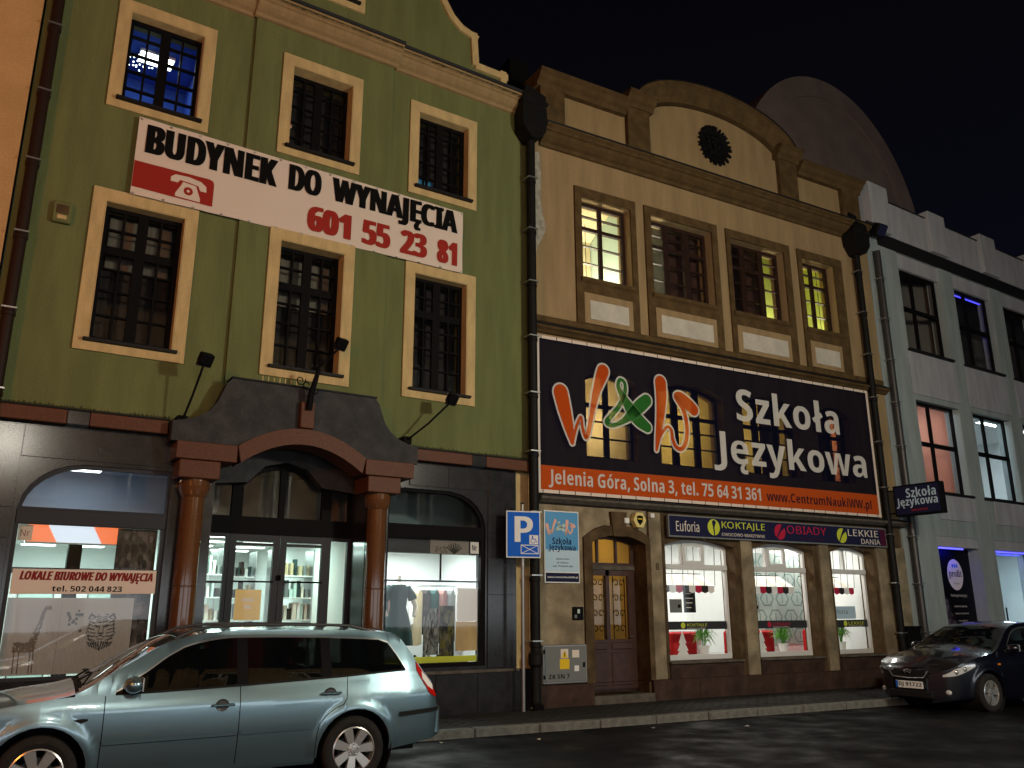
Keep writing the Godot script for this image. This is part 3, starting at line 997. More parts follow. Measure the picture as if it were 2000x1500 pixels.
func jag(x0: float, x1: float, y: float, a: float, b: float, z: float) -> MB:
	# an uneven toothed strip of dirt, 2 mm thick at most
	var mb := MB.new()
	var r := RandomNumberGenerator.new()
	r.seed = int(x0 * 100) + 999
	var x := x0
	while x < x1:
		var w := r.randf_range(0.02, 0.07)
		var t := r.randf_range(a, b) * (0.5 + 0.5 * absf(sin(x * 2.3)))
		mb.tri(V(x, y, z), V(x + w * r.randf_range(0.3, 0.7), y + t, z - 0.001), V(x + w * 1.15, y, z))
		x += w
	return mb

func make_green_things() -> void:
	# things standing in the dark windows
	for k in 2:
		solo("window_card", "pale blue rounded card standing in a dark upper window of the green house", "card", ext(MB.new(), PackedVector2Array([P(-0.08, 0.0), P(-0.08, 0.28), P(-0.05, 0.32), P(0.05, 0.32), P(0.08, 0.28), P(0.08, 0.0)]), -0.004, 0.004), M.sky_blue, GT * at(-2.28 + k * 0.21, 8.86, -0.28), "pale blue cards in the upper window")
	var hang := thing("window_ornament", "small orange and white ornament hanging in the dark window above the banner's middle", "ornament", GT * at(-4.66, 9.42, -0.3))
	part(hang, "star", ball(MB.new(), V(0, 0, 0), V(0.05, 0.06, 0.03), 10), M.salmon)
	part(hang, "tail", ball(MB.new(), V(-0.05, -0.22, 0), V(0.04, 0.04, 0.03), 8), M.white)
	part(hang, "thread", tube(MB.new(), [V(0, 0.05, 0), V(0, 0.8, 0)], 0.003, 4), M.white)
	for a in [[-4.62, 6.3, 0.85, "pale net curtain behind the upper panes above the doorway arch"], [-7.1, 6.35, 0.85, "greyish net curtain behind the upper panes beside the siren box"]]:
		var pts := []
		for k in 21:
			for e in 2:
				pts.append(V(k * 0.0425, e * 0.8, 0.012 * sin(k * 1.9)))
		var cl := MB.new()
		cl.grid(pts, 21, 2)
		solo("net_curtain", a[3], "curtain", cl, M.cloth_net, GT * at(a[0], a[1], -0.44), "net curtains in the green house")
	# big vinyl banner
	var b := thing("rental_banner", "wide white vinyl banner with black and red lettering and a telephone on the green wall", "banner", GT * at(0.0, -0.035, 0.085))
	var pts := []
	for i in 41:
		for j in 9:
			var x := lerpf(-6.95, -1.55, i / 40.0)
			var y := lerpf(lerpf(7.385, 7.39, i / 40.0), lerpf(8.615, 8.55, i / 40.0), j / 8.0)
			pts.append(V(x, y, 0.006 * sin(i * 1.3) * sin(j * 0.9 + i * 0.2)))
	var sheet := MB.new()
	sheet.grid(pts, 41, 9)
	part(b, "sheet", sheet, M.vinyl)
	text(b, "BUDYNEK", -6.83, 8.075, -4.90, 8.525, 0.012, M.ink_black, "heavy", 0.0)
	text(b, "DO", -4.72, 8.10, -4.18, 8.54, 0.012, M.ink_black, "heavy")
	text(b, "WYNAJĘCIA", -4.00, 7.97, -1.66, 8.52, 0.012, M.ink_black, "heavy")
	text(b, "601", -4.38, 7.49, -3.64, 7.92, 0.012, M.ink_red, "heavy")
	text(b, "55", -3.45, 7.49, -2.94, 7.92, 0.012, M.ink_red, "heavy")
	text(b, "23", -2.76, 7.49, -2.25, 7.92, 0.012, M.ink_red, "heavy")
	text(b, "81", -2.06, 7.49, -1.66, 7.92, 0.012, M.ink_red, "heavy")
	part(b, "red_field", ext(MB.new(), PackedVector2Array([P(-6.945, 7.50), P(-6.945, 7.91), P(-5.90, 7.91), P(-5.85, 7.89), P(-5.83, 7.84), P(-5.83, 7.48)]), 0.008, 0.009), M.ink_red)
	var ph := MB.new()
	ext(ph, PackedVector2Array([P(-6.44, 7.73), P(-6.44, 7.80), P(-6.38, 7.85), P(-6.20, 7.86), P(-6.02, 7.83), P(-5.94, 7.77), P(-5.93, 7.68), P(-6.02, 7.68), P(-6.05, 7.75), P(-6.19, 7.77), P(-6.31, 7.78), P(-6.34, 7.73)]), 0.011, 0.012)
	ext(ph, PackedVector2Array([P(-6.36, 7.51), P(-6.36, 7.56), P(-6.29, 7.70), P(-6.27, 7.76), P(-6.08, 7.74), P(-6.06, 7.68), P(-6.01, 7.55), P(-6.01, 7.50)]), 0.011, 0.0118)
	part(b, "telephone", ph, M.vinyl)
	part(b, "dial", disc(MB.new(), -6.185, 7.63, 0.0135, 0.065, 0.065, 20), M.ink_red)
	part(b, "dial", disc(MB.new(), -6.185, 7.63, 0.015, 0.022, 0.022, 12), M.vinyl)
	for i in 14:
		for e in 2:
			part(b, "eyelet", lathe(MB.new(), [P(0.008, 0.010), P(0.016, 0.012), P(0.018, 0.006)], 10, V(-6.92 + i * 0.411, 8.585 - i * 0.0045 if e else 7.405, 0), 2), M.steel)
	# siren box
	var s := thing("siren_box", "small greenish alarm siren box on the green wall", "alarm box", GT * at(-7.74, 6.85, 0.0))
	part(s, "case", bx(-0.12, -0.15, 0.0, 0.12, 0.15, 0.085, 0.02), M.green)
	part(s, "grille", bx(-0.075, -0.03, 0.084, 0.075, 0.10, 0.095, 0.006), M.base_brown)
	part(s, "lamp", bx(-0.06, -0.11, 0.084, 0.06, -0.05, 0.10, 0.01), M.surround)
	# floodlights on arms
	for a in [[-5.97, 4.16, -5.82, 4.92, "black floodlight on a bent arm left of the portal head, beside the siren side", 0.3], [-2.58, 4.24, -1.98, 4.88, "black floodlight on a slanted arm at the portal shoulder near the downpipe", 0.3], [-4.1, 5.17, -3.80, 5.56, "black floodlight clamped at the sill of the window above the portal", 0.12]]:
		var f := thing("floodlight", a[4], "floodlight", GT * at(a[0], a[1], 0.0), "floodlights over the shopfront")
		var e := V(a[2] - a[0], a[3] - a[1], 0.55 if a[0] != -4.1 else 0.30)
		part(f, "arm", tube(MB.new(), [V(0, 0, a[5] - 0.1), V(0.0, 0.02, a[5]), V(e.x * 0.45, e.y * 0.42, e.z * 0.6 + 0.08), e], 0.016, 8), M.black)
		part(f, "base_plate", bx(-0.07, -0.06, 0.0 if a[0] != -4.1 else 0.06, 0.07, 0.06, a[5] - 0.05, 0.01), M.black)
		var hd := Transform3D(Basis(Vector3.UP, 0.3) * Basis(Vector3.RIGHT, 0.6), e)
		part(f, "head", bx(-0.095, -0.03, -0.06, 0.095, 0.13, 0.05, 0.015), M.black, hd)
		part(f, "bracket", bx(-0.105, -0.06, -0.02, 0.105, 0.02, 0.02, 0.005), M.dark_metal, hd)
		part(f, "glass", bx(-0.08, -0.015, -0.068, 0.08, 0.115, -0.061), M.lamp_clear, hd)
	# wrought iron flag holder on the keystone
	var fh := thing("flag_holder", "black wrought iron flag holder on the rose keystone of the portal", "flag holder", GT * at(-4.27, 4.60, 0.36))
	part(fh, "socket", tube(MB.new(), [V(0, -0.12, 0.05), V(0.0, 0.1, 0.10), V(0.06, 0.48, 0.22)], [0.05, 0.045, 0.03], 10), M.black)
	for k in 3:
		var c := []
		for j in 13:
			var a := j * 0.55
			c.append(V(-0.02 - 0.10 * (k - 0.6) + cos(a) * (0.03 + j * 0.004), 0.18 + 0.06 * k + sin(a) * (0.03 + j * 0.004), 0.08))
		part(fh, "scroll", tube(MB.new(), c, 0.009, 6), M.black)
	# downpipes
	downpipe("brown round downpipe between the green house and the orange wall", GT, -8.17, 0.14, 0.1, 12.5, 0.075, M.pipe_brown, "")
	var dp := downpipe("black downpipe with a rain hopper between the green house and the cream house", ID, -0.13, 0.20, 0.1, 10.6, 0.085, M.pipe_black, "h")
	part(dp, "cast_foot", lathe(MB.new(), [P(0.085, 0.75), P(0.12, 0.80), P(0.12, 0.95), P(0.085, 1.0)], 16, V(-0.13, 0.0, 0.20)), M.pipe_black)
	# banner on the left shop window and the posters behind its glass
	var lb := thing("window_banner", "cream banner reading LOKALE BIUROWE DO WYNAJĘCIA hung on the shop window", "banner", GT * at(0, 0, -0.03))
	part(lb, "sheet", ext(MB.new(), PackedVector2Array([P(-7.69, 1.85), P(-7.69, 2.15), P(-6.045, 2.16), P(-6.04, 1.865)]), -0.002, 0.001), M.vinyl)
	text(lb, "LOKALE BIUROWE DO WYNAJĘCIA", -7.615, 1.985, -6.09, 2.125, 0.004, M.ink_darkred, "heavy", 0.16)
	text(lb, "tel. 502 044 823", -7.24, 1.885, -6.44, 1.955, 0.004, M.ink_black, "bold")
	make_left_shop()
	make_door_shop()
	make_right_shop()

func downpipe(label: String, x: Transform3D, px: float, pz: float, y0: float, y1: float, r: float, m: Material, kind: String) -> Node3D:
	var t := thing("downpipe", label, "downpipe", x)
	part(t, "pipe", tube(MB.new(), [V(px, y0 + 0.12, pz), V(px, y1, pz)], r, 18), m)
	part(t, "shoe", tube(MB.new(), [V(px, y0 + 0.16, pz), V(px, y0 + 0.08, pz + 0.02), V(px, y0 + 0.03, pz + 0.10)], r * 1.04, 16), m)
	var y := y0 + 1.0
	while y < y1:
		part(t, "joint", lathe(MB.new(), [P(r * 1.0, y - 0.04), P(r * 1.14, y - 0.03), P(r * 1.14, y + 0.01), P(r * 1.0, y + 0.03)], 18, V(px, 0, pz)), m)
		part(t, "bracket", bx(px - r * 1.2, y + 0.05, pz - 0.16, px + r * 1.2, y + 0.075, pz + r * 1.06, 0.003), M.steel)
		y += 1.05
	if kind == "h":
		part(t, "hopper", ext(MB.new(), PackedVector2Array([P(px - 0.10, 10.35), P(px - 0.26, 10.55), P(px - 0.27, 11.15), P(px - 0.20, 11.45), P(px + 0.24, 11.30), P(px + 0.27, 10.75), P(px + 0.22, 10.5), P(px + 0.10, 10.35)]), pz - 0.16, pz + 0.2), m)
		part(t, "hopper_rim", bx(px - 0.29, 11.10, pz - 0.18, px + 0.29, 11.16, pz + 0.23, 0.01), m)
	return t

func print_tex(w: int, h: int, draw: Callable) -> ImageTexture:
	var im := Image.create(w, h, false, Image.FORMAT_RGB8)
	draw.call(im)
	return ImageTexture.create_from_image(im)

func blot(im: Image, cx: float, cy: float, r: float, c: Color, k := 0.8) -> void:
	for y in range(maxi(0, int(cy - r)), mini(im.get_height(), int(cy + r) + 1)):
		for x in range(maxi(0, int(cx - r)), mini(im.get_width(), int(cx + r) + 1)):
			var d := Vector2(x - cx, y - cy).length() / r
			if d < 1.0:
				im.set_pixel(x, y, im.get_pixel(x, y).lerp(c, k))

func stroke(im: Image, a: Vector2, b: Vector2, r: float, c: Color) -> void:
	var n := int(a.distance_to(b) / maxf(r * 0.6, 0.5)) + 1
	for i in n + 1:
		var p := a.lerp(b, float(i) / n)
		blot(im, p.x, p.y, r, c, 0.9)

func quad_uv(x0, y0, x1, y1, z) -> MB:
	var mb := MB.new()
	mb.tri(V(x0, y0, z), V(x0, y1, z), V(x1, y1, z))
	mb.tri(V(x0, y0, z), V(x1, y1, z), V(x1, y0, z))
	for p in [P(0, 1), P(0, 0), P(1, 0), P(0, 1), P(1, 0), P(1, 1)]:
		mb.uv.append(p)
	return mb

func printed(key: String, t: Texture2D, rough := 0.6) -> StandardMaterial3D:
	var m := mat(key, 1, 1, 1, rough)
	m.albedo_color = Color(0.82, 0.82, 0.82)
	m.albedo_texture = t
	return m

func abstract_print(w: int, h: int, sd: int, back: Color, inks: Array, n: int, rmin: float, rmax: float) -> ImageTexture:
	var r := RandomNumberGenerator.new()
	r.seed = sd
	return print_tex(w, h, func(im: Image):
		im.fill(back)
		for i in n:
			blot(im, r.randf() * w, r.randf() * h, r.randf_range(rmin, rmax), inks[r.randi() % inks.size()], r.randf_range(0.3, 0.9)))

func make_left_shop() -> void:
	# greyed poster film behind the lower pane: a big cat's head and a long-necked animal in line drawing
	var film := print_tex(1024, 640, func(im: Image):
		im.fill(Color(0.72, 0.72, 0.70))
		var r := RandomNumberGenerator.new()
		r.seed = 4
		for i in 300:
			var p := Vector2(r.randf() * 1024, r.randf() * 640)
			stroke(im, p, p + Vector2(r.randf_range(8, 30), r.randf_range(40, 120)), 1.2, Color(0.80, 0.80, 0.78) if r.randf() < 0.5 else Color(0.63, 0.63, 0.61))
		stroke(im, Vector2(430, 30), Vector2(422, 640), 1.5, Color(0.5, 0.5, 0.48))
		var ink := Color(0.13, 0.12, 0.11)
		var c := Vector2(770, 270)
		for s in [-1, 1]:
			for k in 26:
				var a0 := -1.35 + k * 0.108
				var rr := 118.0 + r.randf_range(-9, 9)
				stroke(im, c + Vector2(s * cos(a0) * rr * 0.92, sin(a0) * rr * 1.08), c + Vector2(s * cos(a0 + 0.10) * rr * 0.97, sin(a0 + 0.10) * rr * 1.12), 3.6, ink)
			for k in 7:
				var y := -70.0 + k * 30.0
				stroke(im, c + Vector2(s * 104, y), c + Vector2(s * (58 - (k % 2) * 14), y + 14), 5.0 - (k % 2), ink)
			for k in 4:
				stroke(im, c + Vector2(s * 6, -104 + k * 17), c + Vector2(s * (36 + 4 * k), -112 + k * 13), 4.2, ink)
			stroke(im, c + Vector2(s * 20, -22), c + Vector2(s * 52, -36), 6.0, ink)
			blot(im, c.x + s * 36, c.y - 22, 8, ink)
			stroke(im, c + Vector2(s * 14, -30), c + Vector2(s * 20, 30), 3.2, ink)
			stroke(im, c + Vector2(s * 2, 48), c + Vector2(s * 30, 68), 4.0, ink)
			stroke(im, c + Vector2(s * 30, 68), c + Vector2(s * 56, 52), 3.2, ink)
			for k in 5:
				stroke(im, c + Vector2(s * (14 + 20 * k), 104 + 5 * k), c + Vector2(s * (4 + 18 * k), 176 - 8 * k), 5.5, ink)
			stroke(im, c + Vector2(s * 66, -110), c + Vector2(s * 92, -132), 8.0, ink)
			stroke(im, c + Vector2(s * 92, -132), c + Vector2(s * 110, -92), 8.0, ink)
		stroke(im, c + Vector2(-18, 34), c + Vector2(18, 34), 7.0, ink)
		stroke(im, c + Vector2(0, 36), c + Vector2(0, 56), 4.0, ink)
		stroke(im, c + Vector2(-26, 84), c + Vector2(26, 84), 3.6, ink)
		for k in 16:
			blot(im, 470 + r.randf() * 150, 80 + r.randf() * 200, r.randf_range(8, 17), ink, 0.75)
		var tan_ := Color(0.36, 0.26, 0.15)
		for k in 210:
			var u := r.randf()
			var q := Vector2(300, 95).lerp(Vector2(235, 380), u) + Vector2(r.randf_range(-16, 16) * (0.7 + u), r.randf_range(-8, 8))
			blot(im, q.x, q.y, r.randf_range(4, 8), tan_, 0.7)
		for k in 60:
			blot(im, 296 + r.randf() * 50, 70 + r.randf() * 30, r.randf_range(4, 8), tan_, 0.6)
		for k in 260:
			blot(im, 90 + r.randf() * 170, 370 + r.randf() * 80, r.randf_range(4, 9), tan_, 0.55)
		for q in [[104, 430], [140, 440], [226, 440], [250, 430]]:
			stroke(im, Vector2(q[0], q[1]), Vector2(q[0] + 6, 620), 5.0, tan_))
	var fm := printed("film_print", film, 0.35)
	solo("window_film", "grey film poster with a tiger head and a giraffe drawing behind the shop window", "poster", quad_uv(-7.69, 0.90, -6.26, 1.81, -0.145), fm, GT)
	var gp := printed("grey_print", abstract_print(128, 256, 8, Color(0.32, 0.31, 0.30), [Color(0.1, 0.1, 0.1), Color(0.5, 0.48, 0.46), Color(0.2, 0.19, 0.18)], 260, 3, 11))
	solo("poster", "tall grey patterned poster beside the grey film in the shop window", "poster", quad_uv(-6.55, 0.95, -6.06, 2.70, -0.155), gp, GT, "posters in the shop windows")
	var nt := thing("notice", "small pale pink notice in the upper corner of the left shop window", "notice", GT * at(0, 0, -0.11))
	part(nt, "sheet", quad_uv(-7.69, 2.50, -7.53, 2.69, -0.02), M.paper)
	text(nt, "Nr", -7.66, 2.55, -7.56, 2.63, -0.016, M.cloth_rose, "thin")
	# glowing box added inside, standing in for a lit sign mirrored in the glass
	var lb := thing("reflected_sign", "orange and white glowing stand-in for a sign mirrored in the left shop window", "sign reflection", GT * at(0, 0, -0.7))
	part(lb, "case", bx(-7.56, 2.52, -0.16, -6.40, 2.76, -0.004, 0.01), M.white)
	part(lb, "orange_face", bx(-7.55, 2.53, -0.003, -6.41, 2.75, 0.002), M.reflected_orange)
	part(lb, "white_face", ext(MB.new(), PackedVector2Array([P(-7.32, 2.75), P(-7.20, 2.53), P(-6.66, 2.53), P(-6.78, 2.75)]), 0.003, 0.005), M.reflection_and_screen_white)
	for k in 2:
		part(lb, "hanger", tube(MB.new(), [V(-7.4 + k * 0.85, 2.75, -0.1), V(-7.4 + k * 0.85, 2.80, -0.1)], 0.008, 6), M.steel)
	for k in 2:
		for j in 4:
			ceiling_lamp(GT * at(-7.15 + k * 0.75, 2.79, -2.2 - j * 0.72), 0.5, 0.2, "tube_white", Color(0.86, 1.0, 0.95), 2.2 if j % 2 == 0 else 0.0, "flat white ceiling light in the left shop room", "ceiling lights in the left shop room")
	ceiling_lamp(GT * at(-7.0, 3.59, -0.9), 0.5, 0.2, "tube_white", Color(0.8, 0.9, 1.0), 0.35, "lone ceiling light seen through the arched light of the left shop window")
	# shelves and pillar in the room
	var sh := thing("cabinet", "pale cabinet row along the back of the left shop room", "cabinet", GT * at(-6.75, 0.16, -5.2))
	for k in 4:
		part(sh, "door", bx(-1.1 + k * 0.55, 0.05, -0.1, -0.57 + k * 0.55, 1.9, 0.12, 0.01), M.room_mint if k % 2 else M.white)
	part(sh, "top", bx(-1.12, 1.91, -0.12, 1.12, 1.95, 0.14, 0.005), M.white)
	solo("pillar", "dark square pillar in the middle of the left shop room", "pillar", bx(-0.09, 0, -0.09, 0.09, 2.63, 0.09, 0.01), M.frame_black, GT * at(-6.85, 0.16, -1.9))
	var rk := thing("rail", "dark metal rail across the left shop room", "rail", GT * at(-6.75, 2.2, -1.6))
	part(rk, "bar", bx(-1.15, -0.04, -0.02, 1.12, 0.04, 0.02), M.frame_black)

func make_door_shop() -> void:
	var ns := [["yellow poster with pale print on the glass of the entrance door", -4.93, 1.52, -4.55, 1.95, M.yellow]]
	for a in ns:
		var n := thing("poster", a[0], "poster", GT * at(0, 0, -0.64), "posters in the shop windows")
		part(n, "sheet", quad_uv(a[1] + 0.1, a[2], a[3] + 0.1, a[4], 0.0), a[5])
		text(n, "UWAGA", a[1] + 0.2, 1.78, a[3], 1.83, 0.003, M.white, "bold")
		text(n, "lokal", a[1] + 0.24, 1.68, a[3] - 0.04, 1.74, 0.003, M.white, "bold")
	for k in 2:
		for j in 4:
			ceiling_lamp(GT * at(-4.75 + k * 0.95, 2.85, -1.9 - j * 1.05), 0.7, 0.16, "tube_white", Color(0.84, 1.0, 0.93), 2.4 if j % 2 == 0 else 0.0, "long white ceiling light in the entrance shop", "ceiling lights in the entrance shop")
	# shelf racks full of small goods
	var r := RandomNumberGenerator.new()
	r.seed = 12
	var goods := [M.cloth_grey, M.white, M.room_mint, M.cloth_teal, M.paper, M.cloth_dark, M.cloth_sand]
	for s in 3:
		var t := thing("shelf_rack", ["white shelf rack with dense small goods on the left behind the door", "white shelf rack with dense small goods facing the door", "white shelf rack with dense small goods on the right behind the door"][s], "shelf", GT * at(-4.95 + s * 0.75, 0.16, -2.4 - (0.8 if s == 1 else 0.0)), "shelf racks in the entrance shop")
		for k in 6:
			part(t, "shelf", bx(-0.33, 0.25 + k * 0.36, -0.2, 0.33, 0.27 + k * 0.36, 0.2), M.white)
			for q in 9:
				var w := r.randf_range(0.03, 0.06)
				part(t, "goods", bx(-0.32 + q * 0.072, 0.272 + k * 0.36, r.randf_range(-0.1, 0.0), -0.32 + q * 0.072 + w, 0.272 + k * 0.36 + r.randf_range(0.12, 0.29), r.randf_range(0.08, 0.17)), goods[r.randi() % goods.size()])
		for e in [-0.34, 0.33]:
			part(t, "upright", bx(e, 0, -0.21, e + 0.015, 2.5, 0.21), M.steel)
	plant("green potted plant standing by the side light of the entrance", GT * at(-5.2, 0.16, -1.1), 1.5, 0.28, M.white, 40, 3)
	solo("counter", "red topped counter behind the entrance doors", "counter", bx(-0.75, 0.98, -0.2, 0.75, 1.13, 0.2, 0.02).add(bx(-0.7, 0.0, -0.15, 0.7, 0.978, 0.15)), M.red_seat, GT * at(-4.2, 0.16, -1.75))

func plant(label: String, x: Transform3D, h: float, spread: float, pot: Material, leaves: int, sd: int) -> Node3D:
	var r := RandomNumberGenerator.new()
	r.seed = sd
	var t := thing("potted_plant", label, "plant", x, "potted plants indoors")
	part(t, "pot", lathe(MB.new(), [P(0.0, 0.0), P(0.075, 0.0), P(0.10, 0.16), P(0.108, 0.16), P(0.108, 0.18), P(0.09, 0.18), P(0.085, 0.14), P(0.0, 0.14)], 18), pot)
	var st := MB.new()
	var lf := MB.new()
	for k in leaves:
		var a := r.randf() * TAU
		var y := lerpf(0.24, h * 0.85, r.randf())
		var rr := spread * r.randf_range(0.35, 1.0)
		var p0 := V(cos(a) * 0.025, y - 0.05, sin(a) * 0.025)
		var p1 := V(cos(a) * rr * 0.55, y + r.randf_range(0.02, 0.12), sin(a) * rr * 0.55)
		var p2 := V(cos(a) * rr, y + r.randf_range(-0.14, 0.06), sin(a) * rr)
		if k % 5 == 0:
			tube(st, [V(cos(a) * 0.02, 0.13, sin(a) * 0.02), V(cos(a) * 0.03, y * 0.6 + 0.05, sin(a) * 0.03), p0], 0.005, 5)
		var w := V(-sin(a), 0.25, cos(a)) * r.randf_range(0.008, 0.016)
		lf.tri(p0, p1 - w, p1 + w)
		lf.tri(p1 - w, p2, p1 + w)
	part(t, "stems", st, M.leaf)
	part(t, "foliage", lf, M.leaf)
	return t

func make_right_shop() -> void:
	for k in 2:
		for j in 2:
			ceiling_lamp(GT * at(-2.3 + k * 1.0, 2.75, -0.85 - j * 0.9), 0.35, 0.16, "tube_white", Color(0.95, 1.0, 0.98), 2.6, "white ceiling light in the clothes shop", "ceiling lights in the clothes shop")
	# mannequin in a teal dress
	var m := thing("mannequin", "headless mannequin in a short sleeved teal dress in the shop window", "mannequin", GT * at(-2.18, 0.86, -0.75))
	part(m, "body", lathe(MB.new(), [P(0.0, 1.36), P(0.035, 1.35), P(0.045, 1.24), P(0.10, 1.18), P(0.15, 1.10), P(0.135, 0.95), P(0.115, 0.80), P(0.16, 0.62), P(0.15, 0.45), P(0.0, 0.42)], 18).moved(Transform3D(Basis().scaled(V(1, 1, 0.65)), V(0, 0, 0))), M.skin_plastic)
	var dr := MB.new()
	var rows := [[1.20, 0.12], [1.12, 0.175], [1.0, 0.155], [0.84, 0.135], [0.66, 0.19], [0.45, 0.235], [0.25, 0.26]]
	var pts := []
	for i in rows.size():
		for k in 25:
			var a := TAU * k / 24
			var rr: float = rows[i][1] * (1.0 + (0.05 * sin(k * 2.1) if i > 3 else 0.0))
			pts.append(V(cos(a) * rr, rows[i][0], sin(a) * rr * 0.62))
	dr.grid(pts, rows.size(), 25)
	part(m, "dress", dr, M.cloth_teal)
	for s in [-1, 1]:
		part(m, "sleeve", tube(MB.new(), [V(s * 0.13, 1.15, 0), V(s * 0.22, 1.04, 0.01), V(s * 0.25, 0.96, 0.02)], [0.07, 0.07, 0.075], 10), M.cloth_teal)
		part(m, "arm", tube(MB.new(), [V(s * 0.22, 1.04, 0.01), V(s * 0.30, 0.86, 0.02), V(s * 0.24, 0.70, 0.10)], [0.045, 0.04, 0.03], 10), M.skin_plastic)
	part(m, "stand", tube(MB.new(), [V(0, 0.02, 0), V(0, 0.5, 0)], 0.015, 8), M.steel)
	part(m, "foot", lathe(MB.new(), [P(0.0, 0.0), P(0.16, 0.0), P(0.15, 0.02), P(0.0, 0.025)], 18), M.steel)
	var pl := solo("display_platform", "low grey display platform under the mannequin in the shop window", "platform", bx(-0.85, 0, -0.55, 0.83, 0.70, 0.25, 0.01), M.cloth_grey, GT * at(-1.9, 0.16, -0.65))
	# garments hanging on a rail
	var rl := thing("clothes_rail", "steel clothes rail across the back of the clothes shop", "clothes rail", GT * at(-1.7, 0.16, -1.75))
	part(rl, "bar", tube(MB.new(), [V(-1.15, 1.92, 0), V(1.15, 1.92, 0)], 0.014, 8), M.steel)
	for e in [-1.1, 1.1]:
		part(rl, "leg", tube(MB.new(), [V(e, 0.0, 0), V(e, 1.92, 0)], 0.014, 8), M.steel)
	var cm := [M.cloth_grey, M.cloth_rose, M.cloth_teal, M.cloth_dark, M.cloth_sand, M.white]
	var cn := ["grey", "dusty rose", "teal", "black", "sand coloured", "white"]
	for k in 14:
		var g := thing("garment", cn[(k * 5) % 6] + " garment hanging on the steel rail in the clothes shop", "garment", GT * at(-2.78 + k * 0.165, 2.06, -1.75), "garments on the rail")
		part(g, "hanger", tube(MB.new(), [V(0.0, 0.02, 0), V(0, -0.03, 0), V(-0.02, -0.06, 0.14)], 0.005, 5), M.steel)
		var ln := rng.randf_range(0.6, 1.0)
		part(g, "cloth", wall(MB.new(), [P(-0.07, -ln), P(0.07, -ln + 0.03)], [P(-0.07, -0.12), P(-0.02, -0.06), P(0.02, -0.06), P(0.07, -0.12)], [], -0.2, 0.2).moved(Transform3D(Basis(Vector3.UP, 0.5), V(0, 0, 0))), cm[(k * 5) % 6])
	# thin black bars that divide the display, and its posters
	part(green, "display_bar", bx(-2.72, 2.085, -0.152, -1.05, 2.115, -0.132), M.frame_black)
	part(green, "display_bar", bx(-1.76, 2.116, -0.152, -1.735, 2.53, -0.132), M.frame_black)
	var fan := print_tex(192, 64, func(im: Image):
		im.fill(Color(0.62, 0.60, 0.57))
		for k in 8:
			var a := -0.9 + k * 0.26
			stroke(im, Vector2(118, 62), Vector2(118, 62) + Vector2(sin(a), -cos(a)) * 48, 2.6, Color(0.22, 0.21, 0.18))
		for k in 30:
			blot(im, 25 + rng.randf() * 60, 30 + rng.randf() * 30, 5, Color(0.45, 0.43, 0.38), 0.5))
	solo("poster", "pale poster with dark fan shaped feathers above the clothes display", "poster", quad_uv(-1.96, 2.53, -1.25, 2.75, -0.104), printed("fan_print", fan), GT, "posters in the shop windows")
	var nn := thing("notice", "small white notice in the upper corner of the clothes shop window", "notice", GT * at(0, 0, -0.10))
	part(nn, "sheet", quad_uv(-1.22, 2.55, -1.06, 2.74, 0.0), M.white)
	text(nn, "Nr", -1.19, 2.60, -1.10, 2.69, 0.003, M.ink_black, "bold")
	solo("poster", "white and cream notice board leaning in the clothes shop window", "poster", quad_uv(-1.44, 1.48, -1.06, 2.0, -0.13), M.white, GT, "posters in the shop windows")
	solo("poster", "cream sheet under the white notice board in the clothes shop window", "poster", quad_uv(-1.46, 1.03, -1.06, 1.475, -0.13), M.surround, GT, "posters in the shop windows")
	var gp := printed("leaf_print", abstract_print(128, 192, 18, Color(0.24, 0.24, 0.20), [Color(0.45, 0.44, 0.16), Color(0.1, 0.1, 0.1), Color(0.5, 0.48, 0.4)], 120, 5, 18))
	solo("poster", "olive and black printed hanging beside the cream sheet in the clothes shop", "poster", quad_uv(-1.74, 0.95, -1.47, 1.72, -0.16), gp, GT, "posters in the shop windows")
	var gp2 := printed("shirt_print", abstract_print(192, 192, 28, Color(0.50, 0.53, 0.52), [Color(0.2, 0.22, 0.22), Color(0.66, 0.68, 0.66), Color(0.32, 0.35, 0.35), Color(0.05, 0.05, 0.05)], 150, 4, 16))
	solo("poster", "grey collage of printed shirts at the foot of the clothes display", "poster", quad_uv(-2.02, 0.98, -1.75, 1.68, -0.165), gp2, GT, "posters in the shop windows")
	solo("display_ledge", "yellow green strip along the bottom of the clothes shop window", "ledge", bx(-2.7, 0.865, -0.17, -1.06, 0.955, -0.14), M.lime, GT)
	var r := RandomNumberGenerator.new()
	r.seed = 5
	for k in 7:
		solo("shoe", "dark shoe standing along the foot of the clothes display", "shoe", ball(MB.new(), V(0, 0.04, 0), V(0.09, 0.05, 0.045), 12).add(bx(-0.06, 0.0, -0.035, -0.02, 0.12, 0.035, 0.02)), M.cloth_dark if k % 3 else M.cloth_grey, GT * at(-2.15 + k * 0.12, 0.862, -0.25 - (k % 2) * 0.08), "shoes along the display")

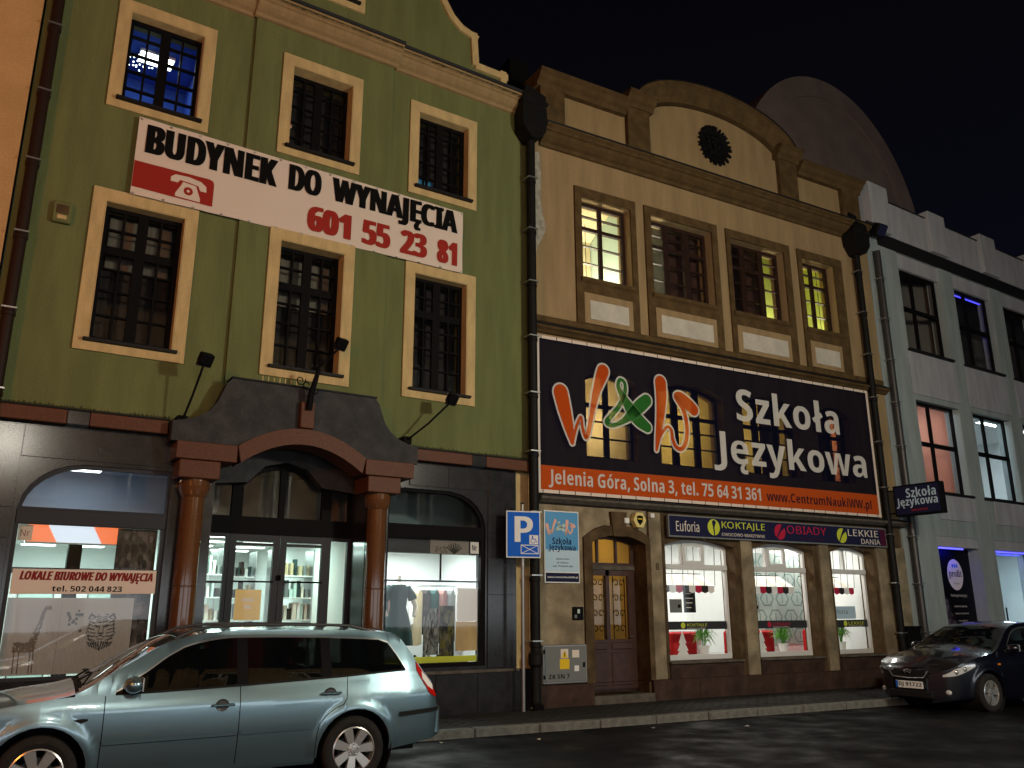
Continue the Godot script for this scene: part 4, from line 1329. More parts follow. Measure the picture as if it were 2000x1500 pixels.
# ---------------------------------------------------------------- the cream house
func make_cream() -> void:
	var h := thing("cream_house", "cream plastered house with brown window surrounds and an arched attic gable", "house", ID)
	var up := [[0.97, 2.47, 1.13, 2.34], [2.70, 4.70, 2.87, 4.54], [4.96, 6.92, 5.08, 6.73], [7.18, 8.68, 7.31, 8.40]]
	var shop := [[2.86, 4.60], [5.11, 6.82], [7.36, 8.70]]
	var door := ah(1.15, 0.24, 2.36, 2.83, 2.97)
	# ground floor, first floor behind the banner, second floor
	var g := [door]
	for s in shop:
		g.append(ah(s[0], 0.74, s[1], 2.84, 2.97))
	part(h, "ground_wall", wall(MB.new(), [P(0, 0.0), P(9.74, 0.0)], [P(0, 3.45), P(9.74, 3.45)], g, -0.42, -0.03), M.base_brown)
	var f1 := []
	var f2 := []
	for u in up:
		f1.append(ah(u[2], 4.36, u[3], 5.85, 6.05))
		f2.append(rh(u[2], 7.86, u[3], 9.60))
	part(h, "first_floor_wall", wall(MB.new(), [P(0, 3.45), P(9.74, 3.45)], [P(0, 6.62), P(9.74, 6.62)], f1, -0.42, 0.0), M.cream)
	part(h, "second_floor_wall", wall(MB.new(), [P(0, 6.62), P(9.74, 6.62)], [P(0, 11.06), P(9.74, 11.06)], f2, -0.42, 0.0), M.cream)
	part(h, "back_wall", bx(0, 0, -7.3, 9.74, 11.0, -7.0), M.cream)
	part(h, "side_wall", bx(0.0, 0, -7.0, 0.3, 11.0, -0.45), M.cream)
	part(h, "side_wall", bx(9.44, 0, -7.0, 9.74, 11.0, -0.45), M.cream)
	part(h, "roof", prof(MB.new(), [P(-7.3, 11.0), P(-0.45, 11.0), P(-0.9, 11.6), P(-3.8, 12.2)], 0.1, 9.6), M.zinc)
	for y in [3.5, 6.7, 10.9]:
		part(h, "floor_slab", bx(0.31, y - 0.1, -6.98, 9.43, y + 0.1, -0.45), M.room_dark)
	# plaster skin of the ground floor: fields and pilaster strips over the brown jambs
	part(h, "plaster_field", wall(MB.new(), [P(0.0, 0.46), P(1.10, 0.46)], [P(0.0, 3.45), P(1.10, 3.45)], [], -0.03, 0.0), M.base_cream)
	part(h, "plaster_field", wall(MB.new(), [P(1.10, 2.98), P(1.25, 3.07), P(1.45, 3.13), P(2.06, 3.13), P(2.26, 3.07), P(2.42, 2.98)], [P(1.10, 3.45), P(2.42, 3.45)], [], -0.03, -0.001), M.base_cream)
	part(h, "pilaster", bx(2.46, 0.45, -0.03, 2.74, 3.42, 0.03, 0.008), M.base_cream)
	for p in [[4.71, 5.02], [6.94, 7.22]]:
		part(h, "pilaster", bx(p[0], 0.45, -0.03, p[1], 2.985, 0.05, 0.008), M.base_cream)
	part(h, "pilaster", bx(8.78, 0.45, -0.03, 9.74, 2.985, 0.03, 0.008), M.base_cream)
	# red brown plinth blocks
	for p in [[0.0, 1.12], [2.40, 3.46], [3.465, 4.64], [4.645, 5.9], [5.905, 7.2], [7.205, 8.5], [8.505, 9.74]]:
		part(h, "plinth_block", bx(p[0], 0.0, -0.1, p[1], 0.447, 0.06, 0.01), M.plinth_red)
	for s in shop:
		part(h, "apron", bx(s[0] - 0.02, 0.45, -0.031, s[1] + 0.02, 0.70, 0.0), M.plinth_red)
		part(h, "sill", bx(s[0] - 0.04, 0.70, -0.3, s[1] + 0.04, 0.735, 0.05, 0.006), M.stone)
	part(h, "doorstep", bx(1.10, 0.0, -0.42, 2.40, 0.24, 0.08, 0.012), M.stone)
	# door surround with keystone
	part(h, "door_surround", wall(MB.new(), [P(0.98, 0.45), P(2.46, 0.45)], [P(0.98, 2.90), P(1.1, 2.98), P(1.25, 3.06), P(1.45, 3.12), P(1.75, 3.14), P(2.05, 3.12), P(2.25, 3.06), P(2.40, 2.98), P(2.46, 2.92)], [{"b": [P(1.16, 0.45), P(2.35, 0.45)], "t": arcp(1.16, 2.35, 2.82, 2.96)}], -0.028, 0.045), M.base_brown)
	part(h, "keystone", ext(MB.new(), PackedVector2Array([P(1.62, 2.94), P(1.57, 3.38), P(1.93, 3.38), P(1.88, 2.94)]), 0.0, 0.07), M.base_brown)
	# lintel strip and ledges
	part(h, "ledge", prof(MB.new(), [P(0.001, 3.44), P(0.10, 3.46), P(0.20, 3.52), P(0.20, 3.56), P(0.001, 3.62)], 0.03, 9.76), M.stone)
	part(h, "ledge_flashing", prof(MB.new(), [P(0.001, 3.622), P(0.22, 3.562), P(0.22, 3.575), P(0.001, 3.64)], 0.02, 9.78), M.dark_metal)
	part(h, "ledge", prof(MB.new(), [P(0.001, 6.58), P(0.06, 6.59), P(0.10, 6.63), P(0.16, 6.66), P(0.16, 6.70), P(0.001, 6.80)], -0.02, 9.76), M.brown)
	part(h, "ledge_flashing", prof(MB.new(), [P(0.001, 6.802), P(0.18, 6.702), P(0.18, 6.715), P(0.001, 6.82)], -0.03, 9.78), M.dark_metal)
	part(h, "base_strip", bx(0.0, 6.822, 0.001, 9.74, 6.93, 0.028), M.brown)
	# second floor windows with their panels
	for i in 4:
		var u: Array = up[i]
		var pa: float = u[2] + 0.0
		var pb: float = u[3] - 0.05
		part(h, "window_surround", wall(MB.new(), [P(u[0], 6.93), P(u[1], 6.93)], [P(u[0], 9.80), P(u[1], 9.80)], [rh(u[2] - 0.002, 7.858, u[3] + 0.002, 9.602)], 0.001, 0.045), M.brown)
		part(h, "window_apron", bx(pa, 6.94, 0.044, pb, 7.56, 0.062, 0.006), M.cream)
		part(h, "white_panel", bx(pa + 0.12, 7.03, 0.055, pb - 0.12, 7.41, 0.078, 0.006), M.panel_white)
		part(h, "sill", prof(MB.new(), [P(-0.2, 7.855), P(-0.2, 7.90), P(0.09, 7.87), P(0.09, 7.80), P(0.046, 7.76), P(0.046, 7.855)], u[2] - 0.06, u[3] + 0.02), M.brown)
		var x0: float = u[2]
		var x1: float = u[3]
		var hb := [[8.30, 0.022], [8.67, 0.022], [9.04, 0.075], [9.31, 0.022]]
		var vb := [[(x0 + x1) / 2, 0.075]] if x1 - x0 < 1.4 else [[x0 + (x1 - x0) * 0.33, 0.15], [x0 + (x1 - x0) * 0.67, 0.15]]
		rect_glazing(h, "window", x0, 7.88, x1, 9.60, 0.075, vb, hb, -0.19, 0.07, M.frame_brown, M.pane)
	# first floor windows seen through the banner
	for i in 4:
		var u: Array = up[i]
		var x0: float = u[2]
		var x1: float = u[3]
		var hb := [[4.78, 0.02], [5.10, 0.02], [5.40, 0.07]]
		var vb := [[(x0 + x1) / 2, 0.10]] if x1 - x0 < 1.4 else [[x0 + (x1 - x0) * 0.33, 0.14], [x0 + (x1 - x0) * 0.67, 0.14]]
		var cells := grid_cells(x0 + 0.06, 4.42, x1 - 0.06, 5.93, vb, hb)
		for c in cells:
			if c.t[0].y > 5.9:
				var arc := arcp(x0, x1, 5.80, 5.99, 16)
				var n := []
				for k in 7:
					var x: float = lerpf(c.t[0].x, c.t[1].x, k / 6.0)
					n.append(P(x, ev(arc, x)))
				c.t = n
		glazing(h, "window", [P(x0, 4.36), P(x1, 4.36)], arcp(x0, x1, 5.85, 6.05), cells, -0.19, 0.07, M.frame_brown, M.pane)
	# shop windows: white frames with an arched transom
	for i in 3:
		var s: Array = shop[i]
		var x0: float = s[0] + 0.02
		var x1: float = s[1] - 0.005
		var tr := []
		var n := 3 if i < 2 else 2
		for k in n:
			var a: float = lerpf(x0 + 0.05, x1 - 0.05, float(k) / n) + (0.03 if k else 0.0)
			var b: float = lerpf(x0 + 0.05, x1 - 0.05, float(k + 1) / n) - (0.03 if k < n - 1 else 0.0)
			var arc := arcp(s[0], s[1], 2.78, 2.91, 16)
			var top := []
			for q in 5:
				var x := lerpf(a, b, q / 4.0)
				top.append(P(x, ev(arc, x)))
			tr.append({"b": [P(a, 2.50), P(b, 2.50)], "t": top})
		tr.append(rh(x0 + 0.05, 0.80, x1 - 0.05, 2.40))
		var w := glazing(h, "shop_window", [P(s[0], 0.74), P(s[1], 0.74)], arcp(s[0], s[1], 2.84, 2.97), tr, -0.27, 0.07, M.frame_white, M.pane)
		part(w, "transom_bar", bx(s[0] + 0.01, 2.40, -0.28, s[1] - 0.01, 2.50, -0.235, 0.01), M.frame_white)
		part(w, "bottom_rail", bx(s[0] + 0.01, 0.742, -0.28, s[1] - 0.01, 0.84, -0.25, 0.01), M.frame_white)
		if i < 2:
			var cx: float = (s[0] + s[1]) / 2
			part(w, "vent_sash", wall(MB.new(), [P(cx - 0.27, 2.50), P(cx + 0.27, 2.50)], [P(cx - 0.27, 2.90), P(cx + 0.27, 2.90)], [rh(cx - 0.19, 2.57, cx + 0.19, 2.84)], -0.275, -0.24), M.frame_white)
	make_door(h)
	make_attic(h)
	# rooms on the upper floors
	room(h, 0.6, 6.9, -4.2, 2.62, 10.3, -0.43, M.room_mint, M.floor_in, M.room_cream)
	room(h, 2.75, 6.9, -3.8, 4.78, 10.3, -0.43, M.room_mint, M.floor_in, M.room_cream)
	room(h, 4.92, 6.9, -3.4, 6.95, 10.3, -0.43, M.room_lime, M.floor_in, M.room_yellow)
	room(h, 7.09, 6.9, -3.4, 9.3, 10.3, -0.43, M.room_lime, M.floor_in, M.room_yellow)
	room(h, 0.6, 3.75, -3.2, 2.62, 6.45, -0.43, M.room_cream, M.floor_in, M.room_cream)
	room(h, 2.75, 3.75, -3.2, 4.78, 6.45, -0.43, M.room_yellow, M.floor_in, M.room_cream)
	room(h, 4.92, 3.75, -3.2, 6.95, 6.45, -0.43, M.room_yellow, M.floor_in, M.room_cream)
	room(h, 7.09, 3.75, -3.2, 9.3, 6.45, -0.43, M.room_pink, M.floor_in, M.room_cream)
	part(h, "room_pilaster", bx(2.0, 6.9, -2.2, 2.6, 10.29, -1.8), M.room_cream)
	part(h, "room_beam", prof(MB.new(), [P(-4.19, 8.9), P(-2.9, 9.1), P(-0.5, 10.29), P(-4.19, 10.29)], 0.61, 2.61), M.room_cream)
	part(h, "room_pilaster", bx(6.25, 6.9, -3.3, 6.6, 10.29, -3.0), M.room_yellow)
	part(h, "room_pilaster", bx(8.15, 6.9, -3.3, 8.5, 10.29, -2.9), M.room_yellow)
	part(h, "room_pilaster", bx(8.5, 6.9, -3.3, 9.28, 10.29, -3.1), M.room_yellow)
	var lb := ["white pendant lamp in the mint room above the banner beside the downpipe", "white pendant lamp in the second mint room above the banner", "warm globe lamp in the first lime room above the banner", "warm globe lamp in the lime room at the grey block's end"]
	for i in 4:
		pendant_lamp(at([2.2, 4.2, 6.7, 9.0][i], 10.29, [-1.4, -2.4, -1.3, -1.0][i]), 2.6, "tube_warm", Color(1.0, 0.95, 0.82), [6.5, 16.0, 4.5, 4.5][i], lb[i])
	lb = ["warm globe lamp in the room behind the orange W of the banner", "warm globe lamp in the room behind the second W of the banner", "warm globe lamp in the room behind the middle of the banner", "warm globe lamp in the pink room behind the banner"]
	for i in 4:
		pendant_lamp(at([1.9, 3.9, 6.0, 8.2][i], 6.44, -1.8), 1.0, "tube_warm", Color(1.0, 0.90, 0.68), [2.8, 2.5, 1.4, 2.6][i], lb[i])
	# made-up brown blocks added to darken columns of the middle windows, then curtains
	var cb := thing("added_dark_block", "tall dark brown block added to darken the wide window next to the mint room", "added_dark_block", at(4.22, 6.9, -0.50))
	part(cb, "carcass", bx(-0.62, 0.0, -0.4, 0.52, 3.2, 0.0, 0.01), M.frame_brown)
	for k in 3:
		part(cb, "door", bx(-0.60 + k * 0.37, 0.05, 0.001, -0.25 + k * 0.37, 3.1, 0.02, 0.008), M.door_wood)
	cb = thing("added_dark_block", "tall dark brown block added to darken the wide window of the lime room", "added_dark_block", at(5.80, 6.9, -0.50))
	part(cb, "carcass", bx(-0.72, 0.0, -0.4, 0.58, 3.2, 0.0, 0.01), M.frame_brown)
	for k in 3:
		part(cb, "door", bx(-0.70 + k * 0.42, 0.05, 0.001, -0.30 + k * 0.42, 3.1, 0.02, 0.008), M.door_wood)
	plant("tall leafy plant standing in the lime room window", at(7.62, 6.9, -0.75), 2.4, 0.30, M.cloth_dark, 80, 9)
	plant("leafy plant standing behind the edge of the wide lime room window", at(6.25, 6.9, -0.85), 1.7, 0.25, M.cloth_dark, 50, 10)
	var bl := thing("curtain", "dusty pink curtain in the window behind the banner's last letters", "curtain", at(0, 0, -0.6))
	for a in [[7.25, 7.75], [7.85, 8.45]]:
		var pts := []
		for k in 17:
			for e in 2:
				pts.append(V(lerpf(a[0], a[1], k / 16.0), 4.3 if e == 0 else 6.1, 0.03 * sin(k * 1.6)))
		var cl := MB.new()
		cl.grid(pts, 17, 2)
		part(bl, "drape", cl, M.cloth_rose)
	var cl2 := MB.new()
	var pts2 := []
	for k in 17:
		for e in 2:
			pts2.append(V(lerpf(6.15, 6.75, k / 16.0), 4.3 if e == 0 else 6.1, -0.6 + 0.03 * sin(k * 1.6)))
	cl2.grid(pts2, 17, 2)
	solo("curtain", "dusty rose curtain behind the banner between its two lines of white letters", "curtain", cl2, M.cloth_rose)
	var bc := thing("bookcase", "dark bookcase in the room behind the orange W of the banner", "bookcase", at(2.2, 3.75, -2.6))
	for k in 5:
		part(bc, "shelf", bx(-0.35, k * 0.42, -0.3, 0.35, k * 0.42 + 0.03, 0.0), M.frame_brown)
	for e in [-0.37, 0.35]:
		part(bc, "side", bx(e, 0, -0.3, e + 0.02, 1.75, 0.0), M.frame_brown)
	make_mesh_banner()
	make_cream_signs()
	make_cafe()

func make_door(h: Node3D) -> void:
	var z := -0.34
	var d := part(h, "door", bx(1.16, 0.26, z - 0.06, 2.35, 1.14, z, 0.004), M.door_wood)
	part(d, "stile", bx(1.16, 1.14, z - 0.06, 1.34, 2.36, z), M.door_wood)
	part(d, "stile", bx(2.20, 1.14, z - 0.06, 2.35, 2.36, z), M.door_wood)
	part(d, "stile", bx(1.70, 1.14, z - 0.06, 1.78, 2.36, z), M.door_wood)
	part(d, "rail", bx(1.34, 2.26, z - 0.06, 2.20, 2.36, z), M.door_wood)
	for a in [[1.24, 1.68], [1.78, 2.24]]:
		part(d, "panel", bx(a[0], 0.36, z, a[1], 0.92, z + 0.02, 0.015), M.door_wood)
		part(d, "panel", bx(a[0], 0.97, z, a[1], 1.09, z + 0.025, 0.015), M.door_wood)
	for a in [[1.34, 1.70], [1.78, 2.20]]:
		part(d, "pane", wall(MB.new(), [P(a[0], 1.14), P(a[1], 1.14)], [P(a[0], 2.26), P(a[1], 2.26)], [], z - 0.035, z - 0.035), M.pane)
		# wrought iron grille of scrolls
		var cx: float = (a[0] + a[1]) / 2
		var gr := MB.new()
		for e in [-0.13, 0.13]:
			tube(gr, [V(cx + e, 1.15, z - 0.01), V(cx + e, 2.25, z - 0.01)], 0.009, 6)
		for k in 4:
			for s in [-1, 1]:
				var c := []
				for j in 15:
					var t := j * 0.42
					c.append(V(cx + s * (0.065 + cos(t) * (0.062 - j * 0.003)), 1.32 + k * 0.27 + sin(t) * (0.075 - j * 0.0035), z - 0.005))
				tube(gr, c, 0.008, 5)
		part(d, "grille", gr, M.black)
	part(d, "handle", tube(MB.new(), [V(2.26, 1.18, z + 0.0), V(2.26, 1.18, z + 0.05), V(2.16, 1.18, z + 0.05)], 0.011, 8), M.steel)
	part(h, "transom_bar", bx(1.16, 2.36, z - 0.06, 2.35, 2.44, z + 0.03, 0.008), M.stone)
	var fan := [{"b": [P(1.22, 2.49), P(1.52, 2.49)], "t": [P(1.22, 2.83), P(1.52, 2.90)]}, {"b": [P(1.56, 2.49), P(1.94, 2.49)], "t": [P(1.56, 2.905), P(1.75, 2.92), P(1.94, 2.905)]}, {"b": [P(1.98, 2.49), P(2.29, 2.49)], "t": [P(1.98, 2.90), P(2.29, 2.83)]}]
	glazing(h, "fanlight", [P(1.16, 2.44), P(2.35, 2.44)], arcp(1.16, 2.35, 2.82, 2.96), fan, z, 0.06, M.door_wood, M.pane)
	room(h, 1.0, 0.24, -3.0, 2.42, 3.3, -0.43, M.room_yellow, M.floor_in, M.room_cream)
	ceiling_lamp(at(1.75, 3.29, -1.4), 0.3, 0.3, "tube_warm", Color(1.0, 0.75, 0.35), 0.55, "small warm ceiling light in the hallway behind the carved door")
	solo("letter_rack", "white board on the hallway wall behind the carved door", "board", bx(1.3, 1.3, -2.96, 1.75, 2.3, -2.9), M.white)
	# poster behind the fanlight
	solo("notice", "white notice behind the fanlight of the carved door", "notice", quad_uv(1.24, 2.48, 1.46, 2.70, z - 0.07), M.white)

func make_attic(h: Node3D) -> void:
	# main cornice
	part(h, "cornice", prof(MB.new(), [P(0.001, 10.46), P(0.05, 10.47), P(0.07, 10.53), P(0.14, 10.56), P(0.22, 10.62), P(0.25, 10.68), P(0.30, 10.69), P(0.30, 10.74), P(0.36, 10.77), P(0.36, 10.81), P(0.001, 10.83)], 0.18, 9.56), M.brown)
	part(h, "cornice_flashing", prof(MB.new(), [P(0.002, 10.832), P(0.38, 10.812), P(0.39, 10.83), P(0.002, 10.88)], 0.16, 9.58), M.dark_metal)
	var cx := 4.90
	var rise := []
	for k in 31:
		var x := lerpf(-2.0, 2.0, k / 30.0)
		rise.append(P(cx + x, 11.86 + 0.80 * sqrt(maxf(0.0, 1.0 - pow(x / 2.06, 2.0)))))
	# attic wall, its fields set back between brown posts
	var tops := [P(0.22, 11.95), P(2.38, 11.95)] + rise + [P(7.40, 11.95), P(9.58, 11.95)]
	part(h, "attic_wall", wall(MB.new(), [P(0.22, 11.06), P(9.58, 11.06)], [P(0.22, 11.86), P(2.37, 11.86), P(2.371, 12.1), P(2.9, 12.1)] + rise + [P(6.9, 12.1), P(7.429, 12.1), P(7.43, 11.86), P(9.58, 11.86)], [], -0.42, -0.06), M.attic)
	for p in [[0.20, 0.78, 11.86], [2.37, 2.96, 12.06], [6.84, 7.43, 12.06], [8.99, 9.60, 11.86]]:
		part(h, "attic_post", bx(p[0], 11.07, -0.44, p[1], p[2], 0.06, 0.01), M.brown)
	# moulded coping on the low wings
	var cop := [P(-0.46, 0.0), P(0.06, 0.0), P(0.09, 0.10), P(0.16, 0.16), P(0.20, 0.26), P(0.26, 0.30), P(0.26, 0.38), P(-0.46, 0.42)]
	for p in [[0.12, 2.33], [7.47, 9.68]]:
		part(h, "coping", prof(MB.new(), cop.map(func(q): return P(q.x, q.y * 0.8 + 11.80)), p[0], p[1]), M.brown)
	for p in [[2.31, 3.05], [6.75, 7.49]]:
		part(h, "coping", prof(MB.new(), cop.map(func(q): return P(q.x + 0.03, q.y * 0.8 + 12.03)), p[0], p[1]), M.brown)
	# arched gable moulding
	var path := []
	for k in 41:
		var x := lerpf(-2.06, 2.06, k / 40.0)
		path.append(P(cx + x, 11.90 + 0.79 * sqrt(maxf(0.0, 1.0 - pow(x / 2.1, 2.0)))))
	part(h, "arch_moulding", sweep(MB.new(), path, [P(-0.46, 0.0), P(0.05, 0.0), P(0.08, 0.11), P(0.16, 0.18), P(0.19, 0.28), P(0.25, 0.32), P(0.25, 0.41), P(-0.46, 0.43)]), M.brown)
	part(h, "arch_flashing", sweep(MB.new(), path, [P(-0.48, 0.435), P(0.27, 0.415), P(0.27, 0.43), P(-0.48, 0.45)]), M.dark_metal)
	# dark relief medallion
	var md := part(h, "medallion", lathe(MB.new(), [P(0.0, 0.03), P(0.30, 0.035), P(0.36, 0.06), P(0.40, 0.05), P(0.42, 0.0)], 40, V(cx + 0.0, 11.86, -0.06), 2), M.black)
	for k in 34:
		var a := TAU * k / 34
		part(md, "leaf", ball(MB.new(), V(0, 0.43, 0.01), V(0.035, 0.085, 0.03), 8), M.black, Transform3D(Basis(Vector3.BACK, a + rng.randf_range(-0.1, 0.1)), V(cx, 11.86, -0.03)))
	for k in 12:
		part(md, "relief", ball(MB.new(), V(rng.randf_range(-0.22, 0.22), rng.randf_range(-0.24, 0.24), 0.03), V(rng.randf_range(0.05, 0.1), rng.randf_range(0.05, 0.1), 0.04), 8), M.black, at(cx, 11.86, -0.03))
	# chimneys and roof vents behind
	part(h, "chimney", bx(0.6, 11.2, -2.4, 1.1, 13.9, -1.9, 0.02), M.black)
	part(h, "dormer", prof(MB.new(), [P(-2.2, 11.5), P(-1.0, 11.5), P(-1.0, 12.9), P(-2.2, 13.2)], 8.1, 9.5), M.black)
	part(h, "antenna", tube(MB.new(), [V(5.4, 12.0, -1.2), V(5.4, 14.4, -1.2)], 0.012, 6), M.dark_metal)
	# bare plaster patch beside the downpipe
	part(h, "plaster_patch", ext(MB.new(), PackedVector2Array([P(0.02, 8.35), P(0.0, 10.30), P(0.18, 10.32), P(0.22, 9.9), P(0.20, 9.3), P(0.26, 8.95), P(0.32, 8.75), P(0.26, 8.55), P(0.12, 8.3), P(0.06, 8.05)]), 0.001, 0.004), M.plaster_patch)

func make_mesh_banner() -> void:
	var b := thing("school_banner", "huge navy and orange mesh banner with an orange and green logo and white lettering", "banner", at(0, 0, 0.0))
	var z := 0.12
	var tl := P(0.06, 6.44)
	part(b, "navy_field", wall(MB.new(), [P(0.06, 4.11), P(8.90, 4.14)], [P(0.06, 6.44), P(8.90, 6.50)], [], z, z), M.mesh_navy)
	part(b, "orange_field", wall(MB.new(), [P(0.06, 3.68), P(8.90, 3.69)], [P(0.06, 4.105), P(8.90, 4.135)], [], z, z), M.mesh_orange)
	part(b, "hem", wall(MB.new(), [P(0.0, 3.62), P(8.97, 3.64)], [P(0.0, 6.50), P(8.97, 6.56)], [{"b": [P(0.058, 3.68), P(8.902, 3.69)], "t": [P(0.058, 6.442), P(8.902, 6.502)]}], z - 0.012, z + 0.002), M.vinyl)
	var fr := MB.new()
	for a in [[V(0.02, 3.64, z - 0.05), V(8.95, 3.66, z - 0.05)], [V(0.02, 6.48, z - 0.05), V(8.95, 6.54, z - 0.05)], [V(0.03, 3.63, z - 0.05), V(0.03, 6.49, z - 0.05)], [V(8.94, 3.65, z - 0.05), V(8.94, 6.54, z - 0.05)]]:
		part(b, "frame_tube", tube(MB.new(), a, 0.02, 8), M.steel)
	for k in 27:
		for e in 2:
			var x := 0.1 + k * 0.336
			var y: float = lerpf(6.47, 6.53, k / 26.0) if e else lerpf(3.65, 3.665, k / 26.0)
			part(b, "lacing", bx(x - 0.006, y - 0.03, z - 0.03, x + 0.006, y + 0.035, z + 0.006), M.black)
	# the logo's brush strokes: white edge first, colour 3 mm in front
	var w1 := [V(0.50, 5.47, 0.30), V(0.58, 5.15, 0.27), V(0.68, 4.78, 0.18), V(0.73, 4.56, 0.08)]
	var w1b := [V(0.73, 4.56, 0.07), V(0.82, 4.85, 0.06), V(0.93, 5.06, 0.05), V(0.96, 4.85, 0.06), V(1.03, 4.68, 0.07), V(1.09, 4.80, 0.09), V(1.17, 5.12, 0.10), V(1.28, 5.55, 0.16), V(1.40, 5.86, 0.24), V(1.46, 6.00, 0.26)]
	var w2 := [V(2.83, 5.96, 0.27), V(2.83, 5.65, 0.25), V(2.78, 5.25, 0.19), V(2.70, 4.85, 0.12), V(2.65, 4.60, 0.06)]
	var w2b := [V(2.65, 4.60, 0.06), V(2.76, 4.88, 0.06), V(2.94, 5.08, 0.06), V(3.04, 5.02, 0.07), V(3.06, 4.85, 0.08), V(3.14, 4.70, 0.08), V(3.28, 4.68, 0.09), V(3.40, 4.85, 0.09), V(3.44, 5.15, 0.09), V(3.38, 5.45, 0.10), V(3.22, 5.70, 0.13), V(3.30, 5.72, 0.22), V(3.50, 5.60, 0.26), V(3.64, 5.50, 0.24)]
	var amp := [V(2.45, 5.02, 0.20), V(2.25, 5.14, 0.26), V(2.08, 5.32, 0.24), V(1.90, 5.56, 0.14), V(1.80, 5.74, 0.09), V(1.84, 5.88, 0.07), V(1.95, 5.84, 0.07), V(1.95, 5.64, 0.08), V(1.80, 5.36, 0.09), V(1.60, 5.14, 0.10), V(1.50, 5.02, 0.09), V(1.62, 4.97, 0.08), V(1.85, 5.06, 0.10), V(2.10, 5.24, 0.20), V(2.30, 5.42, 0.26), V(2.46, 5.55, 0.24)]
	for a in [[w1, "mesh_orange"], [w1b, "mesh_orange"], [amp, "mesh_green"], [w2, "mesh_orange"], [w2b, "mesh_orange"]]:
		part(b, "stroke_edge", ribbon(MB.new(), a[0], z + 0.003 + 0.0006 * b.get_child_count() / 20.0, 0.035), M.mesh_white)
		part(b, "stroke", ribbon(MB.new(), a[0], z + 0.006 + 0.0006 * b.get_child_count() / 20.0), M[a[1]])
	text(b, "Szkoła", 4.80, 5.41, 7.88, 6.12, z + 0.004, M.mesh_white)
	text(b, "Językowa", 4.10, 4.28, 8.64, 5.16, z + 0.004, M.mesh_white)
	text(b, "Jelenia Góra, Solna 3, tel. 75 64 31 361", 0.22, 3.72, 5.30, 4.05, z + 0.004, M.mesh_white, "bold")
	text(b, "www.CentrumNaukiWW.pl", 5.46, 3.74, 8.67, 4.0, z + 0.004, M.mesh_dark, "bold")

